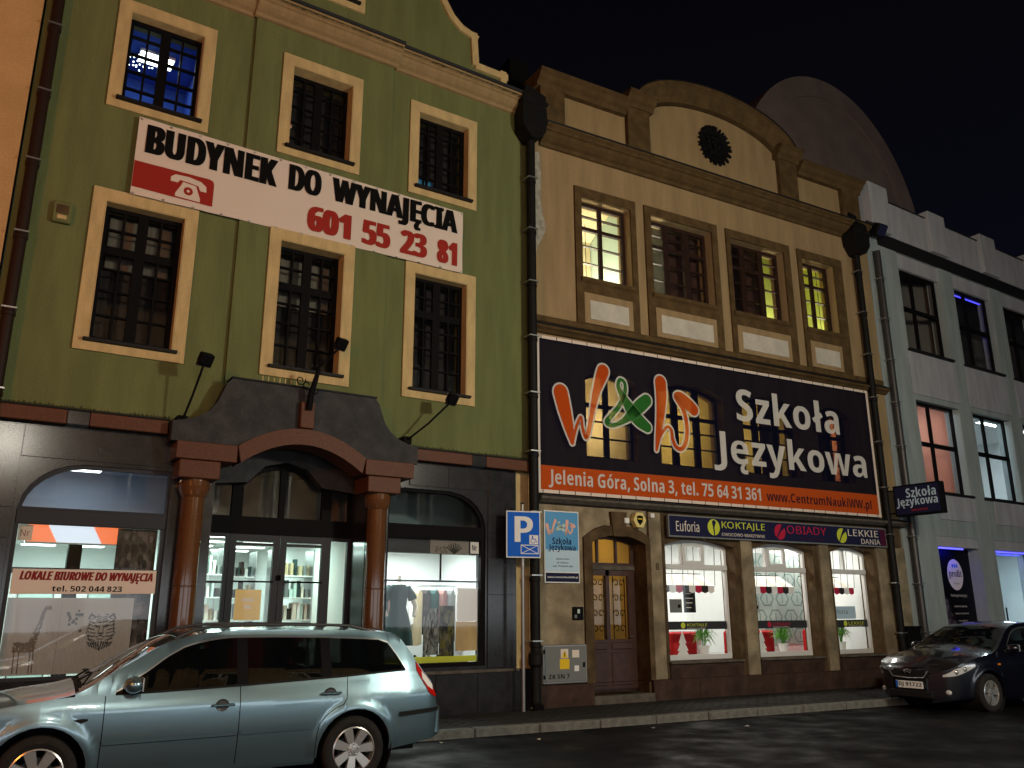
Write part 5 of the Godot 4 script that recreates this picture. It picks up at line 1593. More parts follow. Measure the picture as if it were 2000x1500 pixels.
func make_cream_signs() -> void:
	# cafe sign board
	var s := thing("cafe_sign", "long dark sign board reading KOKTAJLE OBIADY LEKKIE DANIA above the white shop windows", "sign", at(0, 0, 0.0))
	part(s, "board", bx(2.87, 2.99, 0.055, 9.06, 3.385, 0.10, 0.006), M.navy)
	part(s, "end_panel", bx(8.86, 3.0, 0.10, 9.05, 3.375, 0.102), M.plum)
	part(s, "rim", wall(MB.new(), [P(2.86, 2.98), P(9.07, 2.98)], [P(2.86, 3.395), P(9.07, 3.395)], [rh(2.885, 3.005, 9.045, 3.37)], 0.05, 0.108), M.cloth_grey)
	text(s, "Euforia", 3.05, 3.09, 3.62, 3.29, 0.103, M.paper, "thin")
	part(s, "mark", disc(MB.new(), 3.99, 3.20, 0.103, 0.155, 0.155), M.lime)
	part(s, "mark", ribbon(MB.new(), [V(4.0, 3.06, 0.03), V(3.99, 3.2, 0.04), V(4.0, 3.29, 0.10)], 0.105), M.navy)
	text(s, "KOKTAJLE", 4.20, 3.165, 5.36, 3.325, 0.103, M.lime, "thin")
	text(s, "OWOCOWO-WARZYWNE", 4.19, 3.045, 5.34, 3.105, 0.103, M.paper, "thin")
	part(s, "mark", disc(MB.new(), 5.775, 3.185, 0.103, 0.155, 0.155), M.crimson)
	part(s, "mark", ribbon(MB.new(), [V(5.68, 3.07, 0.03), V(5.78, 3.2, 0.04), V(5.86, 3.29, 0.09)], 0.105), M.navy)
	text(s, "OBIADY", 5.98, 3.165, 7.14, 3.325, 0.103, M.crimson, "thin")
	text(s, "DOMOWE", 6.36, 3.045, 7.05, 3.10, 0.103, M.plum, "thin")
	part(s, "mark", disc(MB.new(), 7.62, 3.185, 0.103, 0.155, 0.155), M.lime)
	part(s, "mark", ribbon(MB.new(), [V(7.54, 3.07, 0.03), V(7.62, 3.2, 0.04), V(7.70, 3.29, 0.09)], 0.105), M.navy)
	text(s, "LEKKIE", 7.82, 3.19, 8.80, 3.33, 0.103, M.paper, "thin")
	text(s, "DANIA", 8.22, 3.03, 8.84, 3.14, 0.103, M.paper, "thin")
	# blue school board by the door
	var b := thing("school_board", "tall light blue sign board with a small pink logo beside the carved door", "sign", at(0, 0, 0.0))
	part(b, "board", bx(0.17, 2.10, 0.002, 0.89, 3.335, 0.03, 0.004), M.white)
	part(b, "face", bx(0.19, 2.29, 0.03, 0.87, 3.315, 0.033), M.sky_blue)
	part(b, "pale_field", bx(0.19, 2.29, 0.033, 0.87, 2.66, 0.035), M.pale_blue)
	part(b, "foot_band", bx(0.19, 2.12, 0.03, 0.87, 2.27, 0.034), M.navy)
	var sc := 0.165
	for st in [[V(0.50, 5.47, 0.42), V(0.58, 5.15, 0.36), V(0.73, 4.56, 0.20), V(0.93, 5.06, 0.14), V(1.03, 4.68, 0.16), V(1.28, 5.55, 0.24), V(1.46, 6.00, 0.34)], [V(2.83, 5.96, 0.40), V(2.78, 5.25, 0.30), V(2.65, 4.60, 0.16), V(2.94, 5.08, 0.14), V(3.14, 4.70, 0.16), V(3.44, 5.15, 0.18), V(3.22, 5.70, 0.24), V(3.64, 5.50, 0.36)]]:
		var q := []
		for p in st:
			q.append(V(0.19 + (p.x - 0.3) * sc * 1.08, 2.93 + (p.y - 4.6) * sc, p.z * sc))
		part(b, "stroke", ribbon(MB.new(), q, 0.037), M.salmon)
	var qa := []
	for p in [V(2.45, 5.02, 0.3), V(2.08, 5.32, 0.34), V(1.80, 5.74, 0.16), V(1.95, 5.84, 0.14), V(1.80, 5.36, 0.16), V(1.50, 5.02, 0.18), V(2.10, 5.24, 0.3), V(2.46, 5.55, 0.32)]:
		qa.append(V(0.19 + (p.x - 0.3) * sc * 1.08, 2.93 + (p.y - 4.6) * sc, p.z * sc))
	part(b, "stroke", ribbon(MB.new(), qa, 0.0365), M.room_mint)
	text(b, "Szkoła", 0.33, 2.755, 0.72, 2.87, 0.037, M.navy)
	text(b, "Językowa", 0.25, 2.62, 0.81, 2.755, 0.037, M.navy)
	text(b, "Jelenia Góra", 0.40, 2.49, 0.67, 2.52, 0.037, M.navy)
	text(b, "ul. Solna 3", 0.42, 2.43, 0.65, 2.46, 0.037, M.navy)
	text(b, "tel. 75 64 31 361", 0.34, 2.37, 0.74, 2.40, 0.037, M.navy)
	text(b, "www.CentrumNaukiWW.pl", 0.22, 2.175, 0.84, 2.215, 0.037, M.white)
	# alarm shield
	var a := thing("alarm_shield", "yellowish six sided alarm box with a dark shield badge above the carved door", "alarm box", at(2.155, 3.245, 0.0))
	var hexa := PackedVector2Array()
	for k in 6:
		hexa.append(P(cos(TAU * k / 6 + PI / 6 * 0) * 0.145, sin(TAU * k / 6) * 0.155))
	part(a, "case", ext(MB.new(), hexa, 0.05, 0.16), M.room_yellow)
	part(a, "badge", ext(MB.new(), PackedVector2Array([P(-0.07, 0.07), P(0.0, 0.085), P(0.07, 0.07), P(0.06, -0.03), P(0.0, -0.10), P(-0.06, -0.03)]), 0.16, 0.165), M.ink_black)
	part(a, "badge_line", ext(MB.new(), PackedVector2Array([P(-0.045, 0.01), P(-0.045, 0.03), P(0.045, 0.03), P(0.045, 0.01)]), 0.165, 0.167), M.yellow)
	for e in [[1.87, 3.18, 1.98, 3.28], [2.475, 3.31, 2.565, 3.395]]:
		solo("junction_box", "small white junction box beside the alarm shield", "junction box", bx(e[0], e[1], 0.031, e[2], e[3], 0.085, 0.01), M.white, ID, "junction boxes above the door")
	# intercom
	var ic := thing("intercom", "black intercom plate with pale buttons left of the carved door", "intercom", at(0.84, 1.595, 0.0))
	part(ic, "plate", bx(-0.11, -0.11, 0.001, 0.11, 0.11, 0.03, 0.006), M.black)
	part(ic, "button", bx(-0.02, 0.0, 0.03, 0.03, 0.07, 0.036, 0.004), M.room_mint)
	part(ic, "speaker", bx(-0.08, -0.08, 0.03, -0.03, -0.02, 0.035, 0.004), M.cloth_grey)
	# electric cabinet
	var c := thing("electric_cabinet", "grey metal electric cabinet with a yellow warning sticker at the foot of the wall", "cabinet", at(0, 0, 0.0))
	part(c, "case", bx(0.09, 0.47, 0.0, 0.97, 1.09, 0.07, 0.01), M.pole)
	part(c, "door", bx(0.12, 0.50, 0.07, 0.94, 1.06, 0.085, 0.006), M.cloth_grey)
	M.cloth_grey.roughness = 0.7
	part(c, "sticker", bx(0.43, 0.87, 0.085, 0.58, 1.02, 0.0865), M.paper)
	part(c, "sticker", ext(MB.new(), PackedVector2Array([P(0.44, 0.88), P(0.505, 1.0), P(0.57, 0.88)]), 0.0865, 0.0875), M.yellow)
	part(c, "sticker", ribbon(MB.new(), [V(0.515, 0.97, 0.012), V(0.498, 0.93, 0.014), V(0.51, 0.925, 0.012), V(0.498, 0.89, 0.008)], 0.0885), M.ink_black)
	part(c, "sticker", bx(0.41, 0.70, 0.085, 0.60, 0.86, 0.0866), M.yellow)
	part(c, "sticker", bx(0.66, 0.88, 0.085, 0.80, 1.0, 0.0863), M.paper)
	part(c, "sticker", bx(0.70, 0.66, 0.085, 0.79, 0.75, 0.0864), M.white)
	part(c, "lock", bx(0.87, 0.72, 0.085, 0.91, 0.80, 0.10, 0.004), M.black)
	text(c, "ZK SN 7", 0.19, 0.55, 0.60, 0.62, 0.087, M.ink_black)
	for y in [0.58, 0.98]:
		part(c, "hinge", bx(0.10, y - 0.03, 0.07, 0.125, y + 0.03, 0.095, 0.004), M.black)
	# house number
	var n := thing("house_number", "small dark house number painted on the plaster strip right of the door", "house number", at(0, 0, 0.0))
	text(n, "8", 2.57, 2.36, 2.66, 2.49, 0.032, M.base_brown)
	# parking sign
	var p := thing("parking_sign", "blue square parking sign on a grey post in front of the shopfront corner", "road sign", Transform3D(Basis(Vector3.UP, deg_to_rad(-12)), V(-0.42, 0.1, 0.30)))
	part(p, "post", tube(MB.new(), [V(0, 0, 0), V(0, 3.28, 0)], 0.03, 14), M.pole)
	part(p, "post_cap", lathe(MB.new(), [P(0.032, 3.27), P(0.033, 3.29), P(0.0, 3.30)], 14), M.black)
	part(p, "panel", bx(-0.30, 2.38, 0.034, 0.30, 3.15, 0.055, 0.004), M.pole)
	part(p, "rim", bx(-0.297, 2.383, 0.055, 0.297, 3.147, 0.0565), M.white)
	part(p, "face", bx(-0.280, 2.40, 0.0565, 0.280, 3.13, 0.058), M.sign_blue)
	text(p, "P", -0.155, 2.64, 0.165, 3.06, 0.060, M.white)
	part(p, "inset", bx(0.10, 2.605, 0.0615, 0.255, 2.755, 0.0625), M.white)
	part(p, "wheelchair", ribbon(MB.new(), [V(0.155, 2.735, 0.022), V(0.16, 2.69, 0.014), V(0.20, 2.69, 0.012), V(0.225, 2.64, 0.012)], 0.0645), M.sign_blue)
	part(p, "wheelchair", ribbon(MB.new(), [V(0.145, 2.70, 0.010), V(0.125, 2.66, 0.010), V(0.145, 2.625, 0.010), V(0.185, 2.63, 0.010), V(0.195, 2.655, 0.010)], 0.0640), M.sign_blue)
	part(p, "envelope", wall(MB.new(), [P(-0.05, 2.445), P(0.26, 2.445)], [P(-0.05, 2.595), P(0.26, 2.595)], [rh(-0.038, 2.457, 0.248, 2.583)], 0.0585, 0.0605), M.white)
	for sk in [[V(-0.045, 2.45, 0.010), V(0.255, 2.59, 0.010)], [V(-0.045, 2.59, 0.010), V(0.255, 2.45, 0.010)]]:
		part(p, "envelope", ribbon(MB.new(), sk, 0.0612 if sk[0].y < 2.5 else 0.0618), M.white)
	for y in [2.6, 3.0]:
		part(p, "clamp", bx(-0.045, y - 0.02, -0.04, 0.045, y + 0.02, 0.036, 0.004), M.steel)

func make_cafe() -> void:
	var h := thing("cafe_interior", "white walled cafe room seen through the three white shop windows", "room", ID)
	room(h, 2.55, 0.25, -4.2, 9.2, 3.35, -0.43, M.room_white, M.floor_in, M.room_white)
	for k in 3:
		for j in 2:
			ceiling_lamp(at(3.7 + k * 2.15, 3.34, -1.2 - j * 1.6), 1.1, 0.3, "tube_white", Color(1.0, 0.98, 0.94), 3.6, "flat white ceiling light in the cafe", "ceiling lights in the cafe")
	# wallpaper panel with rings
	var hexes := print_tex(256, 256, func(im: Image):
		im.fill(Color(0.80, 0.86, 0.84))
		for i in 5:
			for j in 5:
				var c := Vector2(26 + i * 51 + (25 if j % 2 else 0), 26 + j * 51)
				for k in 6:
					stroke(im, c + Vector2(cos(TAU * k / 6), sin(TAU * k / 6)) * 21, c + Vector2(cos(TAU * (k + 1) / 6), sin(TAU * (k + 1) / 6)) * 21, 2.0, Color(0.55, 0.66, 0.64))
				stroke(im, c + Vector2(0, -10), c + Vector2(0, 10), 1.5, Color(0.55, 0.66, 0.64)))
	var hm := printed("hex_print", hexes)
	solo("wall_panel", "pale mint patterned wallpaper panel at the back of the cafe", "wall panel", quad_uv(6.3, 0.9, 8.7, 2.9, -1.62), hm)
	part(h, "cafe_partition", bx(6.25, 0.25, -1.72, 8.75, 3.34, -1.625), M.room_white)
	# awnings inside, with red, black and white tabs
	for i in 3:
		var x0: float = [2.9, 5.15, 7.4][i]
		var x1: float = [4.55, 6.8, 8.68][i]
		var t := thing("awning", ["striped indoor awning over the window by the door number", "striped indoor awning over the middle cafe window", "striped indoor awning over the narrow cafe window"][i], "awning", at(0, 0, -0.6), "awnings in the cafe")
		var n := 10 if i < 2 else 8
		for k in n:
			var a: float = lerpf(x0, x1, float(k) / n)
			var b: float = lerpf(x0, x1, float(k + 1) / n) - 0.004
			var cl := MB.new()
			cl.quad(V(a, 2.36, -0.4), V(a, 2.12, 0.0), V(b, 2.12, 0.0), V(b, 2.36, -0.4))
			part(t, "stripe", cl, M.white if k % 2 else M.paper)
			part(t, "tab", ext(MB.new(), PackedVector2Array([P(a, 2.12), P(b, 2.12), P(b, 2.0), P((a + b) / 2, 1.97), P(a, 2.0)]), -0.003, 0.003), [M.white, M.crimson, M.cloth_dark][k % 3])
		part(t, "rod", tube(MB.new(), [V(x0, 2.36, -0.4), V(x1, 2.36, -0.4)], 0.012, 6), M.black)
		# window grille above
		for k in 7:
			part(t, "wire", tube(MB.new(), [V(lerpf(x0, x1, k / 6.0), 2.12, 0.02), V(lerpf(x0, x1, k / 6.0), 2.95, 0.06)], 0.006, 5), M.black)
	# printed film bands on the panes
	var words := [["KOKTAJLE", M.lime], ["OBIADY", M.crimson], ["LEKKIE", M.lime]]
	for i in 3:
		var x0: float = [2.93, 5.18, 7.43][i]
		var x1: float = [4.54, 6.76, 8.64][i]
		var t := thing("film_band", "dark film band reading %s across a cafe window pane" % words[i][0], "film", at(0, 0, -0.30), "film bands on the cafe windows")
		part(t, "film", wall(MB.new(), [P(x0, 1.29), P(x1, 1.29)], [P(x0, 1.44), P(x1, 1.44)], [], 0, 0), M.frame_grey)
		part(t, "mark", disc(MB.new(), x0 + 0.5, 1.365, 0.004, 0.055, 0.055, 20), words[i][1])
		text(t, words[i][0], x0 + 0.6, 1.335, x0 + 1.1, 1.40, 0.003, words[i][1], "thin")
		text(t, "OWOCOWO", x0 + 0.6, 1.30, x0 + 1.05, 1.322, 0.003, M.paper, "thin")
	var st := thing("window_sticker", "pale sticker reading uforia low in the narrow cafe window", "sticker", at(0, 0, -0.31))
	part(st, "film", wall(MB.new(), [P(7.46, 1.46), P(8.3, 1.46)], [P(7.46, 1.72), P(8.3, 1.72)], [], 0, 0), M.pale_blue)
	text(st, "uforia", 7.62, 1.56, 8.05, 1.66, 0.003, M.cloth_grey, "thin")
	# sofas, plants, paper trees, screen
	for a in [[3.35, -1.0, "red sofa back behind the first white paper tree"], [4.05, -1.05, "red sofa back beside the leafy plant in the first cafe window"], [5.45, -1.0, "red sofa back behind the second white paper tree"], [6.25, -1.1, "red sofa back beside the leafy plant in the middle cafe window"], [7.75, -1.0, "red sofa back in the narrow cafe window"]]:
		var s := thing("sofa", a[2], "sofa", at(a[0], 0.25, a[1]), "red sofas in the cafe")
		part(s, "backrest", bx(-0.32, 0.40, -0.08, 0.32, 0.98, 0.06, 0.03), M.red_seat)
		part(s, "seat", bx(-0.32, 0.12, -0.55, 0.32, 0.45, -0.085, 0.03), M.red_seat)
		part(s, "base", bx(-0.30, 0.0, -0.5, 0.30, 0.118, 0.04), M.cloth_dark)
	for a in [[3.50, "white paper fir tree cut-out in the first cafe window"], [5.55, "white paper fir tree cut-out in the middle cafe window"]]:
		var tr := PackedVector2Array([P(-0.16, 0.0), P(-0.08, 0.10), P(-0.13, 0.10), P(-0.05, 0.24), P(-0.09, 0.24), P(0.0, 0.46), P(0.09, 0.24), P(0.05, 0.24), P(0.13, 0.10), P(0.08, 0.10), P(0.16, 0.0)])
		solo("paper_tree", a[1], "decoration", ext(MB.new(), tr, -0.006, 0.006), M.white, at(a[0], 0.80, -0.42), "paper trees in the cafe windows")
	var pls := [[4.15, 0.55, 0.34, 44, "leafy plant in a white pot in the first cafe window"], [2.98, 0.5, 0.22, 24, "small leafy plant at the edge of the first cafe window"], [6.30, 0.6, 0.34, 48, "leafy plant in a white pot in the middle cafe window"], [5.2, 0.5, 0.2, 20, "small leafy plant at the edge of the middle cafe window"], [8.05, 0.62, 0.30, 44, "leafy plant in a white pot in the narrow cafe window"]]
	for k in pls.size():
		var a: Array = pls[k]
		plant(a[4], at(a[0], 0.80, -0.56), a[1], a[2], M.white, a[3] + 50, 30 + k)
	for i in 3:
		solo("window_shelf", ["white inner sill of the first cafe window", "white inner sill of the middle cafe window", "white inner sill of the narrow cafe window"][i], "sill", bx([2.8, 5.05, 7.3][i], 0.76, -0.72, [4.65, 6.87, 8.75][i], 0.80, -0.435, 0.005), M.white)
	var mb_ := thing("menu_board", "black menu board hanging in the first cafe window", "menu board", at(4.10, 1.92, -0.85))
	part(mb_, "board", bx(-0.15, -0.32, -0.01, 0.15, 0.32, 0.01, 0.004), M.ink_black)
	for k in 6:
		part(mb_, "line", bx(-0.11, 0.22 - k * 0.09, 0.0105, 0.09 - 0.03 * (k % 3), 0.235 - k * 0.09, 0.0115), M.paper)
	part(mb_, "cord", tube(MB.new(), [V(0, 0.32, 0), V(0, 1.08, 0)], 0.004, 5), M.black)
	var tv := thing("screen", "small black framed screen on a counter in the first cafe window", "screen", at(3.78, 1.48, -1.6))
	part(tv, "case", bx(-0.19, -0.13, -0.02, 0.19, 0.13, 0.01, 0.006), M.ink_black)
	part(tv, "display", bx(-0.12, -0.08, 0.0105, 0.12, 0.08, 0.012), M.reflection_and_screen_white)
	part(tv, "stand", bx(-0.05, -0.28, -0.03, 0.05, -0.13, 0.0), M.ink_black)
	var co := thing("counter", "white cafe counter behind the red sofas", "counter", at(3.9, 0.25, -1.75))
	part(co, "body", bx(-1.0, 0.0, -0.3, 1.0, 0.93, 0.3, 0.02), M.white)
	part(co, "top", bx(-1.03, 0.93, -0.33, 1.03, 0.97, 0.33, 0.008), M.cloth_grey)
	for a in [[3.28, 1.72, "grey info sheet on the pane of the first cafe window"], [5.30, 1.70, "grey info sheet on the pane of the middle cafe window"]]:
		var n := thing("info_sheet", a[2], "notice", at(a[0], a[1], -0.312), "info sheets on the cafe windows")
		part(n, "sheet", quad_uv(-0.14, -0.12, 0.16, 0.13, 0.0), M.cloth_grey)
		part(n, "stamp", quad_uv(0.06, -0.03, 0.13, 0.03, 0.002), M.ink_black)
	for a in [[3.05, 1.78, "blue lit ring sign on the cafe's side"], [3.35, 1.62, "green ring poster on the cafe wall"]]:
		solo("wall_picture", a[2], "picture", lathe(MB.new(), [P(0.16, 0.0), P(0.18, 0.02), P(0.21, 0.02), P(0.23, 0.0)], 28, V(a[0] + 0.5, a[1], -4.1), 2), M.room_mint if "green" in a[2] else M.sky_blue)

# ---------------------------------------------------------------- the grey block
func make_grey() -> void:
	var h := thing("grey_block", "pale grey three storey office block with pilasters and a stepped parapet", "building", RT)
	var bays := [[1.30, 3.25], [3.87, 5.82], [6.44, 8.39], [9.01, 10.96]]
	var holes := []
	for b in bays:
		holes.append(rh(b[0], 7.98, b[1], 10.60))
		holes.append(rh(b[0], 4.40, b[1], 6.66))
		holes.append(rh(b[0] + 0.12, 0.55, b[1], 3.34))
	part(h, "wall", wall(MB.new(), [P(0.02, 0.0), P(12.0, 0.0)], [P(0.02, 10.94), P(12.0, 10.94)], holes, -0.4, 0.0), M.grey)
	part(h, "back_wall", bx(0.02, 0, -8.3, 12, 11, -8.0), M.grey)
	part(h, "side_wall", bx(0.02, 0, -8.0, 0.3, 11, -0.42), M.grey)
	part(h, "side_wall", bx(11.7, 0, -8.0, 12, 11, -0.42), M.grey)
	part(h, "roof", bx(0.02, 10.95, -8.3, 12, 11.1, -0.42), M.zinc)
	for y in [3.9, 7.4]:
		part(h, "floor_slab", bx(0.31, y - 0.15, -7.98, 11.69, y + 0.15, -0.42), M.room_dark)
	for b in bays:
		part(h, "spandrel", bx(b[0] - 0.08, 6.80, 0.001, b[1] + 0.08, 7.90, 0.03, 0.006), M.grey_light)
		part(h, "spandrel", bx(b[0] + 0.36, 3.74, 0.001, b[1] + 0.04, 4.36, 0.03, 0.006), M.grey_light)
		part(h, "lintel", bx(b[0] + 0.001, 10.20, -0.3, b[1] - 0.001, 10.599, -0.05), M.grey_light)
	# dark string course and parapet with raised posts
	part(h, "string_course", prof(MB.new(), [P(0.001, 10.60), P(0.05, 10.62), P(0.14, 10.68), P(0.18, 10.78), P(0.18, 10.83), P(0.001, 10.86)], 0.5, 12.05), M.dark_metal)
	part(h, "parapet", bx(0.25, 10.96, -0.35, 12.0, 11.95, 0.02), M.grey_light)
	for x in [0.22, 2.86, 5.50, 8.14, 10.78]:
		part(h, "parapet_post", bx(x, 10.965, -0.38, x + 0.80, 12.16 if x > 1 else 12.27, 0.13, 0.01), M.grey_light)
	part(h, "parapet_cap", bx(0.23, 11.951, -0.37, 12.0, 11.985, 0.04), M.dark_metal)
	# windows
	for i in 4:
		var b: Array = bays[i]
		var mx: float = (b[0] + b[1]) / 2
		rect_glazing(h, "window", b[0], 7.98, b[1] - 0.12, 10.20, 0.06, [[mx - 0.25, 0.07]], [[9.14, 0.10]], -0.12, 0.07, M.frame_black, M.pane)
		rect_glazing(h, "window", b[0], 4.40, b[1] - 0.12, 6.66, 0.06, [[mx - 0.25, 0.07]], [[5.60, 0.10]], -0.12, 0.07, M.frame_black, M.pane)
		part(h, "sill", bx(b[0] - 0.05, 4.34, -0.2, b[1] + 0.02, 4.40, 0.08, 0.008), M.dark_metal)
		part(h, "sill", bx(b[0] - 0.05, 7.92, -0.2, b[1] + 0.02, 7.98, 0.08, 0.008), M.dark_metal)
		if i > 0:
			rect_glazing(h, "shop_window", b[0] + 0.12, 0.55, b[1], 3.10, 0.05, [], [], -0.14, 0.07, M.frame_black, M.pane)
			part(h, "lintel", bx(b[0] + 0.121, 3.10, -0.3, b[1] - 0.001, 3.338, -0.02), M.grey_light)
	part(h, "lintel", bx(1.421, 3.10, -0.3, 3.249, 3.338, -0.02), M.grey_light)
	# rooms
	room(h, 0.9, 7.6, -3.0, 3.5, 10.7, -0.42, M.room_dark, M.room_dark, M.room_dark)
	room(h, 3.6, 7.6, -3.0, 11.5, 10.7, -0.42, M.room_dark, M.room_dark, M.room_dark)
	room(h, 0.9, 4.1, -3.6, 3.5, 7.2, -0.42, M.room_pink, M.floor_in, M.room_white)
	room(h, 3.6, 4.1, -4.6, 11.5, 7.2, -0.42, M.room_white, M.floor_in, M.room_white)
	room(h, 3.7, 0.4, -5.0, 11.5, 3.6, -0.42, M.room_white, M.floor_in, M.room_white)
	part(h, "alcove_back", bx(1.30, 0.4, -0.60, 3.4, 3.5, -0.42), M.room_dark)
	ceiling_lamp(RT * at(2.2, 7.19, -1.6), 0.9, 0.2, "tube_white", Color(0.92, 0.97, 1.0), 5.0, "white ceiling light in the pink stair room of the grey block")
	for k in 4:
		ceiling_lamp(RT * at(4.6 + k * 1.7, 7.19, -1.7), 1.1, 0.16, "tube_white", Color(0.85, 0.95, 1.0), 6.0, "long white ceiling light in the office storey of the grey block", "ceiling lights in the grey block")
		ceiling_lamp(RT * at(4.6 + k * 1.7, 3.59, -1.9), 1.1, 0.16, "tube_white", Color(0.80, 0.94, 1.0), 6.0, "long white ceiling light in the gym of the grey block", "ceiling lights in the grey block")
	# stair flight and its railing seen in the lit storey
	for f in [[3.9, 4.1, 6.2, -1.4, "slanting stair railing in the office storey of the grey block"], [3.95, 0.5, 6.4, -1.1, "slanting stair railing in the gym window of the grey block"], [1.3, 6.0, 3.2, -1.6, "slanting stair railing in the pink stair room"]]:
		var s := thing("stair_railing", f[4], "railing", RT * at(0, 0, f[3]), "stair railings in the grey block")
		for k in 6:
			part(s, "rail", tube(MB.new(), [V(f[0], f[1] + 1.75 - k * 0.17, 0), V(f[2], f[1] + 0.15 - k * 0.17 + (0.3 if f[1] > 5 else 0.0), 0)], 0.018 if k else 0.028, 8), M.steel)
		for k in 3:
			var x: float = lerpf(f[0] + 0.2, f[2] - 0.2, k / 2.0)
			part(s, "post", tube(MB.new(), [V(x, f[1], 0.03), V(x, f[1] + 1.2, 0.03)], 0.02, 8), M.frame_black)
	solo("partition", "white and grey partition in the lit office storey of the grey block", "partition", bx(4.95, 4.1, -2.6, 5.5, 6.9, -2.5), M.room_pink, RT)
	solo("partition", "orange partition behind the gym window of the grey block", "partition", bx(4.1, 0.4, -3.0, 4.6, 2.2, -2.9), M.room_pink, RT)
	solo("exercise_machine", "grey exercise machine behind the gym window of the grey block", "exercise machine", lathe(MB.new(), [P(0.30, -0.05), P(0.36, 0.0), P(0.30, 0.05)], 24, V(4.95, 1.5, -2.0), 2).add(bx(4.9, 0.4, -2.05, 5.0, 1.5, -1.95)), M.cloth_grey, RT)
	# LED strips
	for a in [[4.0, 3.045, 5.80, 3.085], [6.6, 3.045, 8.37, 3.085], [1.45, 3.05, 2.6, 3.09], [3.95, 10.10, 5.65, 10.13], [3.95, 9.20, 5.65, 9.22]]:
		var t := thing("led_strip", "blue LED strip under the lintel of the grey block, lighting the %s" % ("black poster" if a[0] < 2 else "gym window" if a[1] < 5 else "dark upper window"), "led strip", RT * at(0, 0, -0.06 if a[1] < 5 else -0.24), "blue LED strips")
		part(t, "strip", bx(a[0], a[1], -0.02, a[2], a[3], 0.01), M.led_blue)
		var l := AreaLight3D.new()
		l.name = "lamp_light"
		l.area_size = Vector2(a[2] - a[0], 0.04)
		l.light_color = Color(0.08, 0.08, 1.0)
		l.light_energy = 0.5 if a[1] < 5 else 0.05
		l.area_range = 10.0
		l.area_attenuation = 2.0
		l.shadow_enabled = true
		t.add_child(l)
		l.transform = Transform3D(Basis(Vector3.RIGHT, -PI / 2 + 0.5), V((a[0] + a[2]) / 2, a[1] - 0.015, 0.02))
	# poster in the first bay
	var p := thing("gym_poster", "tall black and violet poster with a white oval badge in the grey block", "poster", RT * at(0, 0, -0.30))
	var pic := print_tex(160, 320, func(im: Image):
		im.fill(Color(0.035, 0.03, 0.05))
		for k in 60:
			blot(im, 20 + rng.randf() * 34, 150 + rng.randf() * 80, rng.randf_range(4, 12), Color(0.50, 0.44, 0.50), 0.35)
		for k in 40:
			blot(im, 40 + rng.randf() * 40, 190 + rng.randf() * 60, rng.randf_range(4, 9), Color(0.45, 0.38, 0.42), 0.3)
		for k in 16:
			blot(im, 12 + rng.randf() * 14, 60 + rng.randf() * 40, rng.randf_range(4, 9), Color(0.30, 0.26, 0.34), 0.5)
		for k in 40:
			blot(im, 30 + rng.randf() * 60, 260 + rng.randf() * 60, rng.randf_range(6, 16), Color(0.08, 0.05, 0.16), 0.4))
	part(p, "sheet", quad_uv(1.43, 0.5, 3.24, 3.10, 0.0), printed("gym_print", pic, 0.5))
	part(p, "badge", disc(MB.new(), 2.52, 2.47, 0.004, 0.34, 0.37), M.paper)
	text(p, "profit", 2.24, 2.37, 2.80, 2.58, 0.008, M.ink_black, "serif")
	text(p, "fitness", 2.42, 2.24, 2.66, 2.29, 0.008, M.cloth_grey, "thin")
	for k in 3:
		part(p, "mark", disc(MB.new(), 2.44 + k * 0.09, 2.68, 0.008, 0.035, 0.05, 12), M.sign_blue)
	text(p, "Trening Funkcyjny", 2.20, 1.93, 2.92, 2.01, 0.004, M.paper, "thin")
	text(p, "wzmocnienie", 2.30, 1.70, 2.85, 1.75, 0.004, M.paper, "thin")
	text(p, "wyszczuplenie", 2.30, 1.53, 2.88, 1.58, 0.004, M.paper, "thin")
	text(p, "rozciąganie", 2.40, 1.36, 2.80, 1.41, 0.004, M.paper, "thin")
	text(p, "tel. 75 64 31", 2.36, 1.19, 2.86, 1.25, 0.004, M.paper, "thin")
	# big arched gable of a hall behind
	var g := thing("arched_hall", "dark grey barrel arched gable of a hall rising behind the roofs", "building", at(0, 0, -5.0))
	var tops := []
	for k in 37:
		var x := lerpf(-1.0, 1.0, k / 36.0)
		tops.append(P(15.3 + x * 4.55, 14.2 + 5.9 * sqrt(maxf(0.0, 1.0 - x * x))))
	part(g, "gable", wall(MB.new(), [P(10.75, 0.0), P(19.85, 0.0)], tops, [], -0.8, 0.0), M.hall)
	var rim := []
	for p2 in tops:
		rim.append(p2)
	part(g, "rim", sweep(MB.new(), tops, [P(-0.9, -0.75), P(0.06, -0.75), P(0.06, 0.0), P(-0.9, 0.0)]), M.hall)
	part(g, "rear", wall(MB.new(), [P(10.8, 0.0), P(19.8, 0.0)], tops.map(func(q): return P(15.3 + (q.x - 15.3) * 0.98, q.y - 0.1)), [], -9.0, -0.82), M.zinc)
	# projecting sign of the school
	var s := thing("projecting_sign", "small dark blue box sign with white lettering projecting beyond the cream house", "sign", Transform3D(Basis(Vector3.UP, deg_to_rad(-86)), V(9.28, 3.98, 0.36)))
	part(s, "case", bx(-0.05, -0.34, -0.09, 1.05, 0.34, 0.09, 0.01), M.black)
	part(s, "face", bx(-0.01, -0.30, 0.09, 1.01, 0.30, 0.094), M.navy)
	text(s, "Szkoła", 0.26, 0.05, 0.95, 0.26, 0.097, M.pale_blue)
	text(s, "Językowa", 0.01, -0.18, 0.97, 0.06, 0.097, M.pale_blue)
	text(s, "www.centrum", 0.34, -0.25, 0.72, -0.20, 0.097, M.ink_red)
	for y in [-0.25, 0.25]:
		part(s, "bracket", tube(MB.new(), [V(-0.02, y, 0.0), V(-0.20, y, 0.0), V(-0.34, y, 0.0)], 0.018, 8), M.black)
